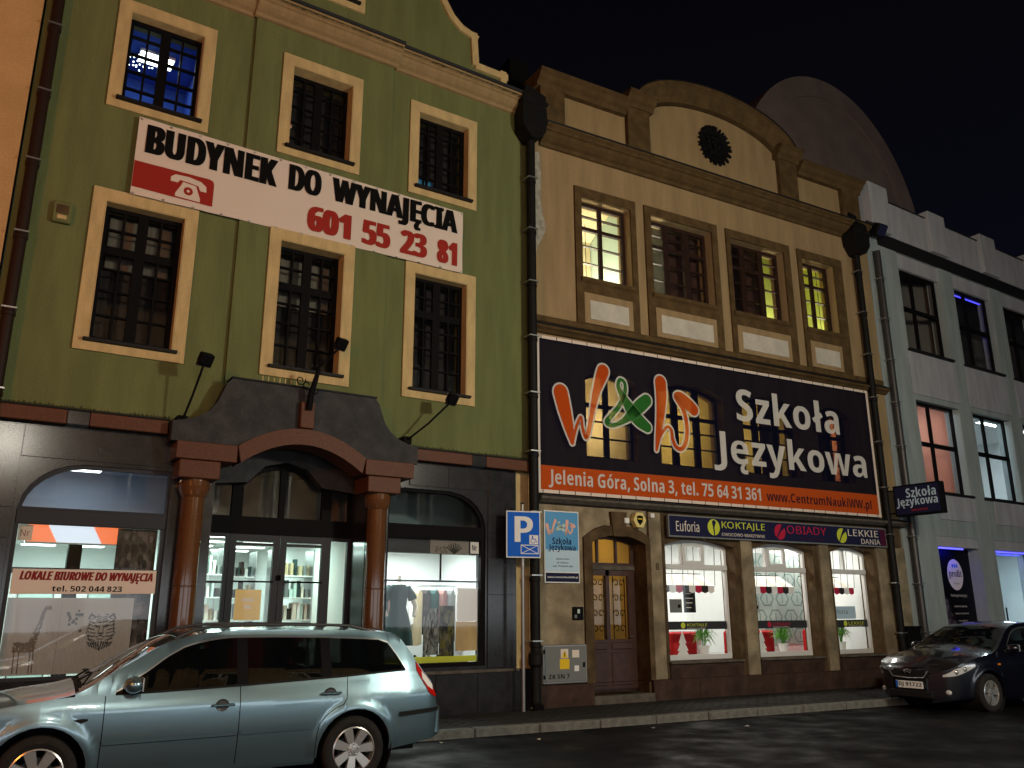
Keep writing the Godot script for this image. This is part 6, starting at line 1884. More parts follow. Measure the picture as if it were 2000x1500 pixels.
	# downpipes at the joint of the two houses
	downpipe_r("black downpipe at the end of the cream house with a round rain hopper", 9.12, 0.16, 0.1, 10.2, M.pipe_black)
	downpipe_r("grey green downpipe between the cream house and the grey block", 9.98, 0.12, 0.1, 10.3, M.zinc)
	# floodlight at the roof edge with a violet cast
	var f := thing("floodlight", "black floodlight at the roof edge of the grey block", "floodlight", at(9.85, 10.75, 0.25), "floodlights over the shopfront")
	part(f, "head", bx(-0.17, -0.16, -0.10, 0.17, 0.16, 0.10, 0.03), M.black, Transform3D(Basis(Vector3.RIGHT, 0.5), V(0, 0, 0.1)))
	part(f, "glass", bx(-0.14, -0.13, 0.101, 0.14, 0.13, 0.107), M.navy, Transform3D(Basis(Vector3.RIGHT, 0.5), V(0, 0, 0.1)))
	part(f, "arm", tube(MB.new(), [V(0, 0, 0), V(0, 0.1, -0.2), V(0, 0.1, -0.5)], 0.02, 8), M.black)
	# black cabinet at the foot
	var c := thing("utility_box", "small black utility box at the foot of the wall beside the dark car", "utility box", at(9.42, 0.1, 0.12))
	part(c, "case", bx(-0.22, 0.0, -0.10, 0.22, 1.15, 0.14, 0.01), M.black)
	part(c, "lid", bx(-0.24, 1.15, -0.12, 0.24, 1.20, 0.16, 0.01), M.black)

func downpipe_r(label: String, px: float, pz: float, y0: float, y1: float, m: Material) -> void:
	var t := downpipe(label, ID, px, pz, y0, y1, 0.075, m, "")
	if px < 9.5:
		part(t, "hopper", ext(MB.new(), PackedVector2Array([P(px - 0.09, 9.98), P(px - 0.26, 10.22), P(px - 0.30, 10.50), P(px - 0.16, 10.80), P(px + 0.18, 10.74), P(px + 0.27, 10.45), P(px + 0.25, 10.18), P(px + 0.09, 9.98)]), pz - 0.14, pz + 0.22), m)
		part(t, "hopper_rim", bx(px - 0.31, 10.46, pz - 0.15, px + 0.29, 10.52, pz + 0.24, 0.01), m)
	part(t, "elbow", tube(MB.new(), [V(px, 10.7, pz + 0.04), V(px + 0.05, 11.0, pz), V(px + 0.05, 11.2, pz - 0.2)], 0.08, 10), m)

# ---------------------------------------------------------------- the street's other side and the neighbours
func make_neighbours() -> void:
	var o := thing("orange_house", "orange lit plastered house end beyond the brown downpipe", "house", GT)
	part(o, "wall", bx(-22, 0.0, -7.0, -8.345, 14.5, 0.06), M.orange_wall)
	part(o, "shop_band", bx(-22, 0.0, 0.101, -8.42, 0.8, 0.16, 0.01), M.granite)
	part(o, "string_course", bx(-22, 3.9, 0.101, -8.42, 4.1, 0.18, 0.01), M.granite_rose)
	part(o, "roof", prof(MB.new(), [P(-7.0, 14.5), P(0.3, 14.5), P(-3.4, 17.0)], -22.2, -8.38), M.zinc)
	for x in [-11.5, -14.5, -17.5]:
		for y in [5.2, 8.8]:
			rect_glazing(o, "window", x, y, x + 1.1, y + 2.0, 0.08, [[x + 0.55, 0.08]], [[y + 1.4, 0.08]], 0.13, 0.028, M.frame_black, M.pane_dim)
	# houses across the road: what the shop glass and the car mirror
	var data := [["plain pale house with two rows of dark windows across the road", -24.0, -9.5, M.base_cream], ["plain brown banded house across the road behind the camera", -9.4, 4.0, M.attic], ["plain grey house across the road facing the cream house", 4.1, 20.0, M.grey]]
	for k in 3:
		var d: Array = data[k]
		var t := thing("opposite_house", d[0], "house", Transform3D(Basis(Vector3.UP, PI), V(0, 0, 17.2)), "houses across the road")
		var x0: float = -d[2]
		var x1: float = -d[1]
		var hs := []
		var x: float = x0 + 1.0
		while x < x1 - 1.8:
			hs.append(rh(x, 5.0, x + 1.2, 7.0))
			hs.append(rh(x, 8.4, x + 1.2, 10.2))
			hs.append(rh(x - 0.3, 0.9, x + 1.5, 3.1))
			x += 2.6
		part(t, "wall", wall(MB.new(), [P(x0, 0.0), P(x1, 0.0)], [P(x0, 11.5), P(x1, 11.5)], hs, -0.4, 0.0), d[3])
		part(t, "back", bx(x0, 0, -6.0, x1, 11.5, -5.8), M.room_dark)
		part(t, "roof", prof(MB.new(), [P(-6.0, 11.5), P(0.3, 11.5), P(-3.0, 14.0)], x0, x1), M.zinc)
		part(t, "band", bx(x0, 4.3, 0.001, x1, 4.55, 0.08, 0.01), M.base_brown)
		part(t, "band", bx(x0, 7.5, 0.001, x1, 7.7, 0.06, 0.01), M.base_brown)
		for i in hs.size():
			var q: Dictionary = hs[i]
			rect_glazing(t, "window", q.b[0].x, q.b[0].y, q.b[1].x, q.t[0].y, 0.08, [[(q.b[0].x + q.b[1].x) / 2, 0.08]], [], -0.15, 0.06, M.frame_white, M.pane_dim)
		part(t, "inside", bx(x0, 0.3, -1.3, x1, 11.2, -1.2), M.room_cream)
		var l := AreaLight3D.new()
		l.name = "lamp_light"
		l.area_size = Vector2((x1 - x0) * 0.8, 1.8)
		l.light_color = Color(0.93, 0.97, 1.0)
		l.light_energy = 13.0
		l.area_range = 60.0
		l.area_attenuation = 2.0
		l.shadow_enabled = true
		t.add_child(l)
		l.transform = Transform3D(Basis(Vector3.UP, PI), V((x0 + x1) / 2, 2.0, 0.2))
		for i in hs.size():
			if i % 3 == 2:
				var q: Dictionary = hs[i]
				part(t, "lit_window", bx(q.b[0].x + 0.1, q.b[0].y + 0.1, -0.5, q.b[1].x - 0.1, q.t[0].y - 0.1, -0.46), M.window_glow)

func make_litter() -> void:
	var r := RandomNumberGenerator.new()
	r.seed = 77
	for k in 4:
		var x: float = [-2.6, -1.4, 0.6, 1.9, 3.1, 4.4, -0.2, 2.6, 5.0][k]
		var z: float = kz(x) + [0.25, 0.6, 0.4, 0.9, 0.5, 1.6, -0.9, -1.1, 0.35][k]
		var y := 0.104 if z < kz(x) - 0.2 else 0.004
		var mb := MB.new()
		var a := r.randf() * TAU
		var u := V(cos(a), 0, sin(a)) * r.randf_range(0.02, 0.045)
		var w := V(-sin(a), 0, cos(a)) * r.randf_range(0.015, 0.03)
		mb.quad(-u - w, -u + w + V(0, 0.012, 0), u + w, u - w + V(0, 0.015, 0))
		solo("paper_scrap", "small pale paper scrap lying near the kerb stones", "litter", mb, M.paper, at(x, y, z), "paper scraps near the kerb")

# ---------------------------------------------------------------- cars
func smooth(p: Array, x: float) -> float:
	# eased interpolation through points
	if x <= p[0].x: return p[0].y
	for i in p.size() - 1:
		if x <= p[i + 1].x:
			var t: float = (x - p[i].x) / maxf(p[i + 1].x - p[i].x, 1e-6)
			var a: Vector2 = p[maxi(i - 1, 0)]
			var d: Vector2 = p[mini(i + 2, p.size() - 1)]
			return cubic_interpolate(p[i].y, p[i + 1].y, a.y, d.y, t) if p[i + 1].x - p[i].x > 0.02 else lerpf(p[i].y, p[i + 1].y, t)
	return p[-1].y

func fine(p: Array, dx: float) -> Array:
	var r := []
	for i in p.size() - 1:
		var n := maxi(1, int((p[i + 1].x - p[i].x) / dx))
		for k in n:
			var x: float = lerpf(p[i].x, p[i + 1].x, float(k) / n)
			r.append(P(x, smooth(p, x)))
	r.append(p[-1])
	return r

func skin(mb: MB, bot: Array, top: Array, holes: Array, f: Callable, dx := 0.04, dy := 0.05) -> MB:
	var xs := []
	for p in bot + top:
		xs.append(p.x)
	for h in holes:
		for p in h.b + h.t:
			xs.append(p.x)
	var lo: float = bot[0].x
	var hi: float = bot[-1].x
	var n := int((hi - lo) / dx)
	for i in n:
		xs.append(lerpf(lo, hi, float(i) / n))
	xs.sort()
	var nor := func(x: float, y: float) -> Vector3:
		var e := 0.004
		var a: Vector3 = f.call(x + e, y) - f.call(x - e, y)
		var b: Vector3 = f.call(x, y + e) - f.call(x, y - e)
		var c := a.cross(b).normalized()
		return c if c.z >= 0 else -c
	for i in xs.size() - 1:
		var xa: float = xs[i]
		var xb: float = xs[i + 1]
		if xb - xa < 1e-4 or xa < lo - 1e-6 or xb > hi + 1e-6:
			continue
		var ea := xa + 1e-5
		var eb := xb - 1e-5
		var act := []
		for h in holes:
			if h.b[0].x < (xa + xb) / 2 and h.b[-1].x > (xa + xb) / 2:
				act.append(h)
		act.sort_custom(func(k, l): return ev(k.b, ea) < ev(l.b, ea))
		var ca := ev(bot, ea)
		var cb := ev(bot, eb)
		for h in act + [null]:
			var ta: float = ev(h.b, ea) if h else ev(top, ea)
			var tb: float = ev(h.b, eb) if h else ev(top, eb)
			if ta - ca > 1e-4 or tb - cb > 1e-4:
				var m := maxi(1, int(maxf(ta - ca, tb - cb) / dy))
				for k in m:
					var a0 := lerpf(ca, ta, float(k) / m)
					var a1 := lerpf(ca, ta, float(k + 1) / m)
					var b0 := lerpf(cb, tb, float(k) / m)
					var b1 := lerpf(cb, tb, float(k + 1) / m)
					mb.squad(f.call(xa, a0), f.call(xa, a1), f.call(xb, b1), f.call(xb, b0), nor.call(xa, a0), nor.call(xa, a1), nor.call(xb, b1), nor.call(xb, b0))
			if h:
				ca = ev(h.t, ea)
				cb = ev(h.t, eb)
	return mb

func arch_line(c: Vector2, r: float, y0: float, n := 14) -> Array:
	var x0 := sqrt(maxf(r * r - (y0 - c.y) * (y0 - c.y), 0.0))
	var o := []
	for i in n + 1:
		var x := lerpf(-x0, x0, (1.0 - cos(PI * i / n)) / 2)
		o.append(P(c.x + x, c.y + sqrt(maxf(r * r - x * x, 0.0))))
	return o

func make_wheel(parent: Node, c: Vector3, r: float, rim: float, spokes: int, side: float, rim_mat: Material) -> void:
	var x := Transform3D(Basis() if side > 0 else Basis(Vector3.UP, PI), c)
	var w := part(parent, "wheel", lathe(MB.new(), [P(rim, -0.09), P(r - 0.03, -0.105), P(r - 0.008, -0.09), P(r, -0.06), P(r, 0.06), P(r - 0.008, 0.085), P(r - 0.03, 0.10), P(r - 0.06, 0.106), P(rim + 0.01, 0.095), P(rim, 0.08)], 48, Vector3.ZERO, 2), M.tyre, x)
	part(w, "rim", lathe(MB.new(), [P(rim, 0.09), P(rim - 0.012, 0.096), P(rim - 0.02, 0.07), P(rim - 0.03, -0.05), P(rim, -0.09)], 40, Vector3.ZERO, 2), rim_mat)
	part(w, "brake_disc", lathe(MB.new(), [P(0.0, -0.02), P(0.13, -0.02), P(0.135, -0.03)], 24, Vector3.ZERO, 2), M.zinc)
	for k in spokes:
		var s := MB.new()
		var a := TAU * k / spokes + 0.1
		var i0 := 0.045
		var w0 := 0.030
		var w1: float = TAU * rim / spokes * 0.235
		var z0 := 0.075
		var z1 := 0.088
		var q := [V(i0, -w0, z0), V(i0, w0, z0), V(rim - 0.012, w1, z1), V(rim - 0.012, -w1, z1)]
		var mid := V(rim * 0.55, 0, 0.03)
		s.outq(q[0], q[1], q[2], q[3], mid)
		for e in 4:
			var p0: Vector3 = q[e]
			var p1: Vector3 = q[(e + 1) % 4]
			var o0 := V(p0.x, p0.y * 1.12, 0.045)
			var o1 := V(p1.x, p1.y * 1.12, 0.045)
			s.outq(p0, p1, o1, o0, mid)
		part(w, "spoke", s, rim_mat, Transform3D(Basis(Vector3.BACK, a), Vector3.ZERO))
	part(w, "hub", lathe(MB.new(), [P(0.0, 0.088), P(0.028, 0.087), P(0.03, 0.08), P(0.06, 0.078), P(0.068, 0.05)], 24, Vector3.ZERO, 2), rim_mat)
	for k in 5:
		var a := TAU * k / 5 + 0.3
		part(w, "wheel_nut", lathe(MB.new(), [P(0.0, 0.094), P(0.009, 0.093), P(0.010, 0.078)], 8, V(cos(a) * 0.052, sin(a) * 0.052, 0), 2), M.steel)

func make_car(p: Dictionary) -> Node3D:
	var t := thing(p.called, p.label, "car", p.x, "parked cars")
	var paint: Material = p.paint
	var top: Array = fine(p.top, 0.05)
	var belt: Array = fine(p.belt, 0.06)
	var fa := arch_line(p.fw, p.arch, p.sill)
	var ra := arch_line(p.rw, p.arch, p.sill)
	var vert: Array = p.vert
	var plan: Array = p.plan
	var f := func(x: float, y: float) -> Vector3:
		var z := smooth(plan, x) + smooth(vert, y)
		for c in [p.fw, p.rw]:
			var d: float = Vector2(x, y).distance_to(c) - p.arch
			if d < 0.11 and y < 0.95:
				z += 0.022 * (1.0 - smoothstep(0.02, 0.11, d))
		return V(x, y, maxf(z, 0.02))
	var lifted := func(o: float) -> Callable:
		return func(x: float, y: float) -> Vector3:
			var q: Vector3 = f.call(x, y)
			var e := 0.01
			var a: Vector3 = f.call(x + e, y) - f.call(x - e, y)
			var b: Vector3 = f.call(x, y + e) - f.call(x, y - e)
			var c := a.cross(b).normalized()
			return q + (c if c.z > 0 else -c) * o
	var cut := func(line: Array, a: float, b: float) -> Array:
		var r := [P(a, ev(line, a))]
		for q in line:
			if q.x > a + 1e-4 and q.x < b - 1e-4:
				r.append(q)
		r.append(P(b, ev(line, b)))
		return r
	var low: Array = [P(p.nose, p.front_low), P(fa[0].x - 0.001, p.sill)] + fa + [P(fa[-1].x + 0.001, p.sill), P(ra[0].x - 0.001, p.sill)] + ra + [P(ra[-1].x + 0.001, p.sill + 0.02), P(p.tail, p.rear_low)]
	var g := 0.004
	var fend_top: Array = cut.call(top, p.nose, p.pillar) if p.pillar < p.d0 else []
	for side in 2:
		var put := func(called: String, parent: Node, mb: MB, m: Material) -> MeshInstance3D:
			return part(parent, called, mb if side == 0 else mb.mirrored(), m)
		# lower panels
		put.call("fender", t, skin(MB.new(), cut.call(low, p.nose, p.d0 - g), cut.call(belt, p.nose, p.d0 - g), [], f), paint)
		var fd: MeshInstance3D = put.call("front_door", t, skin(MB.new(), cut.call(low, p.d0 + g, p.d1 - g), cut.call(belt, p.d0 + g, p.d1 - g), [], f), paint)
		var q0: Array = p.rear_cut
		var dbot: Array = [P(p.d1 + g, p.sill), P(q0[0].x - 0.001, p.sill)] + q0
		var rd: MeshInstance3D = put.call("rear_door", t, skin(MB.new(), dbot, cut.call(belt, p.d1 + g, q0[-1].x), [], f), paint)
		var qb: Array = [P(q0[0].x + g, p.sill)] + cut.call(low, q0[0].x + g * 2, p.tail)
		var qt: Array = []
		for q in q0:
			qt.append(q + P(g * 1.6, -g * 1.4))
		qt = qt + cut.call(belt, q0[-1].x + g * 2.2, p.tail)
		put.call("rear_quarter", t, skin(MB.new(), qb, qt, [], f), paint)
		# dark rebate behind the door gaps and inside the arches
		put.call("rebate", t, skin(MB.new(), cut.call(low, p.nose + 0.3, p.tail - 0.1), cut.call(belt, p.nose + 0.3, p.tail - 0.1), [], lifted.call(-0.014), 0.08, 0.1), M.rubber)
		# window frame with its opening
		var win: Dictionary = p.window
		put.call("window_frame", t, skin(MB.new(), cut.call(belt, p.pillar, p.green_end), cut.call(top, p.pillar, p.green_end), [win], f, 0.04, 0.06), paint)
		put.call("window_trim", t, skin(MB.new(), win.t.map(func(q): return q), win.t.map(func(q): return q + P(0, 0.013)), [], lifted.call(0.004), 0.05), M.steel)
		var wx0: float = win.b[0].x
		var wx1: float = win.b[-1].x
		for e in [[wx0, p.b0, fd], [p.b0, p.c0, rd], [p.c0, wx1, t]]:
			put.call("side_glass", e[2], skin(MB.new(), cut.call(win.b, e[0] + 0.004, e[1] - 0.004), cut.call(win.t, e[0] + 0.004, e[1] - 0.004), [], lifted.call(-0.006), 0.1, 0.1), M.car_glass)
		for e in [[p.b0, 0.05], [p.c0, 0.05]]:
			put.call("window_pillar", t, skin(MB.new(), cut.call(win.b, e[0] - e[1], e[0] + e[1]), cut.call(win.t, e[0] - e[1], e[0] + e[1]), [], lifted.call(-0.003), 0.1, 0.1), M.black)
		# belt seal
		put.call("belt_seal", t, skin(MB.new(), win.b.map(func(q): return q - P(0, 0.012)), win.b.map(func(q): return q + P(0, 0.006)), [], lifted.call(0.005), 0.1), M.rubber)
		# mouldings, sill, bumper strip
		if p.has("moulding"):
			put.call("moulding", fd, skin(MB.new(), [P(p.d0 + 0.01, p.moulding - 0.02), P(p.d1 - 0.01, p.moulding - 0.01)], [P(p.d0 + 0.01, p.moulding + 0.018), P(p.d1 - 0.01, p.moulding + 0.028)], [], lifted.call(0.014), 0.1, 0.012), paint)
			put.call("moulding", rd, skin(MB.new(), [P(p.d1 + 0.02, p.moulding - 0.008), P(q0[0].x - 0.02, p.moulding + 0.0)], [P(p.d1 + 0.02, p.moulding + 0.03), P(q0[0].x - 0.02, p.moulding + 0.038)], [], lifted.call(0.014), 0.1, 0.012), paint)
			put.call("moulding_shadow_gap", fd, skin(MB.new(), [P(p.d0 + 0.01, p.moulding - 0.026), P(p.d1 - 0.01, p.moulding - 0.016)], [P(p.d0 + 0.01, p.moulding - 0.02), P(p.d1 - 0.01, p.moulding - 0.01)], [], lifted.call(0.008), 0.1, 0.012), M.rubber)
			put.call("bumper_strip", t, skin(MB.new(), [P(p.tail - 0.52, 0.60), P(p.tail - 0.02, 0.625)], [P(p.tail - 0.52, 0.645), P(p.tail - 0.02, 0.665)], [], lifted.call(0.018), 0.04, 0.015), M.rubber)
			put.call("side_vent", t, skin(MB.new(), [P(-1.14, 0.735), P(-1.08, 0.71), P(-1.03, 0.73)], [P(-1.14, 0.74), P(-1.08, 0.748), P(-1.03, 0.745)], [], lifted.call(0.006), 0.05), M.rubber)
		put.call("rocker", t, skin(MB.new(), [P(fa[-1].x + 0.02, p.sill - 0.05), P(ra[0].x - 0.02, p.sill - 0.05)], [P(fa[-1].x + 0.02, p.sill + 0.012), P(ra[0].x - 0.02, p.sill + 0.012)], [], lifted.call(0.010), 0.1, 0.02), paint)
		# handles
		for e in [[p.d1 - 0.16, p.handle, fd], [q0[-1].x - 0.18, p.handle + 0.055, rd]]:
			var z: float = f.call(e[0], e[1]).z
			var cup := MB.new()
			lathe(cup, [P(0.0, 0.002), P(0.040, 0.002), P(0.050, 0.006), P(0.055, 0.0)], 24, Vector3.ZERO, 2)
			cup.moved(Transform3D(Basis().scaled(V(1.1, 1, 1)), V(e[0], e[1], z + 0.001)))
			put.call("handle_cup", e[2], cup, M.zinc)
			put.call("handle", e[2], bx(e[0] - 0.10, e[1] - 0.012, z + 0.012, e[0] + 0.11, e[1] + 0.014, z + 0.034, 0.010), paint)
		# mirror
		var mz: float = f.call(p.d0 + 0.22, ev(belt, p.d0 + 0.22)).z
		var mir := ball(MB.new(), V(p.d0 + 0.21, ev(belt, p.d0 + 0.2) + 0.085, mz + 0.10), V(0.085, 0.072, 0.105), 16)
		var mr: MeshInstance3D = put.call("mirror", t, mir, paint)
		put.call("mirror_arm", mr, bx(p.d0 + 0.18, ev(belt, p.d0 + 0.2) + 0.0, mz - 0.06, p.d0 + 0.26, ev(belt, p.d0 + 0.2) + 0.05, mz + 0.06, 0.01), M.rubber)
		put.call("mirror_glass", mr, bx(p.d0 + 0.27, ev(belt, p.d0 + 0.2) + 0.03, mz + 0.02, p.d0 + 0.285, ev(belt, p.d0 + 0.2) + 0.145, mz + 0.18, 0.004), M.steel)
		# lamps
		put.call("headlight", t, skin(MB.new(), p.head_b, p.head_t, [], lifted.call(0.006), 0.03, 0.04), M.lamp_clear)
		for e in p.head_bulbs:
			var bz: Vector3 = f.call(e.x, e.y)
			put.call("headlight_reflector", t, ball(MB.new(), bz + V(0.01, 0, -0.004), V(0.05, 0.045, 0.03), 12), M.alloy)
		put.call("tail_light", t, skin(MB.new(), p.tail_b, p.tail_t, [], lifted.call(0.008), 0.02, 0.03), M.lamp_red)
		if p.has("tail_mid"):
			put.call("reversing_light", t, skin(MB.new(), p.tail_mid.b, p.tail_mid.t, [], lifted.call(0.011), 0.02, 0.03), M.white)
		var iz: Vector3 = f.call(p.indicator.x, p.indicator.y)
		put.call("side_indicator", t, bx(iz.x - 0.035, iz.y - 0.014, iz.z - 0.004, iz.x + 0.035, iz.y + 0.014, iz.z + 0.010, 0.005), M.lamp_amber)
		# wheels
		for c in [p.fw, p.rw]:
			var zc := 0.775 if side == 0 else -0.775
			make_wheel(t, V(c.x, p.wheel, zc), p.wheel, p.rim, p.spokes, 1.0 if side == 0 else -1.0, p.rim_mat)
			put.call("wheel_well", t, lathe(MB.new(), [P(p.arch + 0.02, 0.86), P(p.arch + 0.02, 0.45), P(0.0, 0.45)], 28, V(c.x, c.y, 0), 2), M.rubber)
		if p.has("rail"):
			var pts := []
			for k in 13:
				var x: float = lerpf(p.rail[0], p.rail[1], k / 12.0)
				var yy: float = ev(top, x) + 0.012 + 0.038 * sqrt(maxf(0.0, 1.0 - pow(absf(k / 6.0 - 1.0), 6.0)))
				pts.append(V(x, yy, f.call(x, ev(top, x)).z - 0.055))
			put.call("roof_rail", t, tube(MB.new(), pts, 0.015, 8), M.zinc)
	# surfaces across the car: hood, windscreen, roof, tailgate
	var across := func(a: float, b: float, crown: float, v0: float, v1: float, lift := 0.0) -> MB:
		var pts := []
		var nu := maxi(4, int((b - a) / 0.04))
		for i in nu + 1:
			var x: float = lerpf(a, b, float(i) / nu)
			var y := ev(top, x)
			var w: float = f.call(x, y).z
			for j in 17:
				var v := lerpf(v1, v0, j / 16.0)
				pts.append(V(x, y + crown * (1.0 - v * v) + lift, v * w))
		var mb := MB.new()
		mb.grid(pts, nu + 1, 17)
		return mb
	var s: Array = p.split
	part(t, "hood", across.call(p.nose + 0.01, s[0], p.hood_crown, -1.0, 1.0), paint)
	part(t, "cowl", across.call(s[0], s[0] + 0.06, p.hood_crown, -0.97, 0.97, -0.012), M.rubber)
	part(t, "windscreen", across.call(s[0] + 0.03, s[1], 0.055, -0.94, 0.94, -0.004), M.car_glass)
	for e in [[-1.0, -0.935], [0.935, 1.0]]:
		part(t, "windscreen_pillar", across.call(s[0], s[1], 0.055, e[0], e[1]), paint)
	part(t, "roof", across.call(s[1], s[2], 0.035, -1.0, 1.0), paint)
	part(t, "rear_window", across.call(s[2], s[3], 0.05, -0.9, 0.9, -0.004), M.car_glass)
	for e in [[-1.0, -0.9], [0.9, 1.0]]:
		part(t, "rear_pillar", across.call(s[2], s[3], 0.05, e[0], e[1]), paint)
	part(t, "tailgate", across.call(s[3], p.tail, 0.04, -1.0, 1.0), paint)
	for k in 2:
		part(t, "wiper", tube(MB.new(), [V(s[0] + 0.03, ev(top, s[0]) + p.hood_crown + 0.012, 0.45 - k * 0.55), V(s[0] + 0.16, ev(top, s[0] + 0.12) + 0.075, 0.10 - k * 0.55), V(s[0] + 0.13, ev(top, s[0] + 0.1) + 0.07, -0.2 - k * 0.5)], 0.009, 6), M.rubber)
	# front and rear ends, underside, cabin
	var wn: float = f.call(p.nose, 0.5).z
	part(t, "front_bumper", bx(p.nose - 0.01, p.front_low, -wn, p.nose + 0.05, ev(top, p.nose) + p.hood_crown * 0.9, wn, 0.03), paint)
	var wt: float = f.call(p.tail, 0.5).z
	part(t, "rear_bumper", bx(p.tail - 0.08, p.rear_low, -wt - 0.01, p.tail + 0.04, ev(top, p.tail) + 0.03, wt + 0.01, 0.03), paint)
	part(t, "underside", bx(p.nose + 0.2, p.sill - 0.04, -0.5, p.tail - 0.2, p.sill + 0.15, 0.5), M.rubber)
	part(t, "cabin_floor", bx(s[0] + 0.1, 0.40, -0.62, p.tail - 0.35, 0.45, 0.62), M.rubber)
	part(t, "dashboard", bx(s[0] + 0.05, 0.70, -0.66, s[0] + 0.45, ev(belt, p.d0) + 0.0, 0.66, 0.04), M.rubber)
	for e in [[p.d1 - 0.35, 0.36], [p.d1 - 0.35, -0.36], [p.c0 - 0.25, 0.36], [p.c0 - 0.25, -0.36]]:
		var st := part(t, "seat", bx(e[0] - 0.45, 0.45, e[1] - 0.24, e[0] + 0.05, 0.58, e[1] + 0.24, 0.04), M.cloth_dark)
		part(st, "seat_back", bx(e[0] - 0.05, 0.55, e[1] - 0.23, e[0] + 0.12, 1.10, e[1] + 0.23, 0.05), M.cloth_dark, Transform3D(Basis(), V(0.03, 0, 0)))
		part(st, "headrest", bx(e[0] + 0.03, 1.12, e[1] - 0.12, e[0] + 0.13, 1.28, e[1] + 0.12, 0.04), M.cloth_dark)
	part(t, "steering_wheel", lathe(MB.new(), [P(0.17, -0.01), P(0.185, 0.0), P(0.17, 0.01), P(0.16, 0.0), P(0.17, -0.01)], 24, Vector3.ZERO, 2), M.rubber, Transform3D(Basis(Vector3.UP, PI / 2) * Basis(Vector3.RIGHT, -0.4), V(s[0] + 0.55, 0.88, 0.36)))
	return t

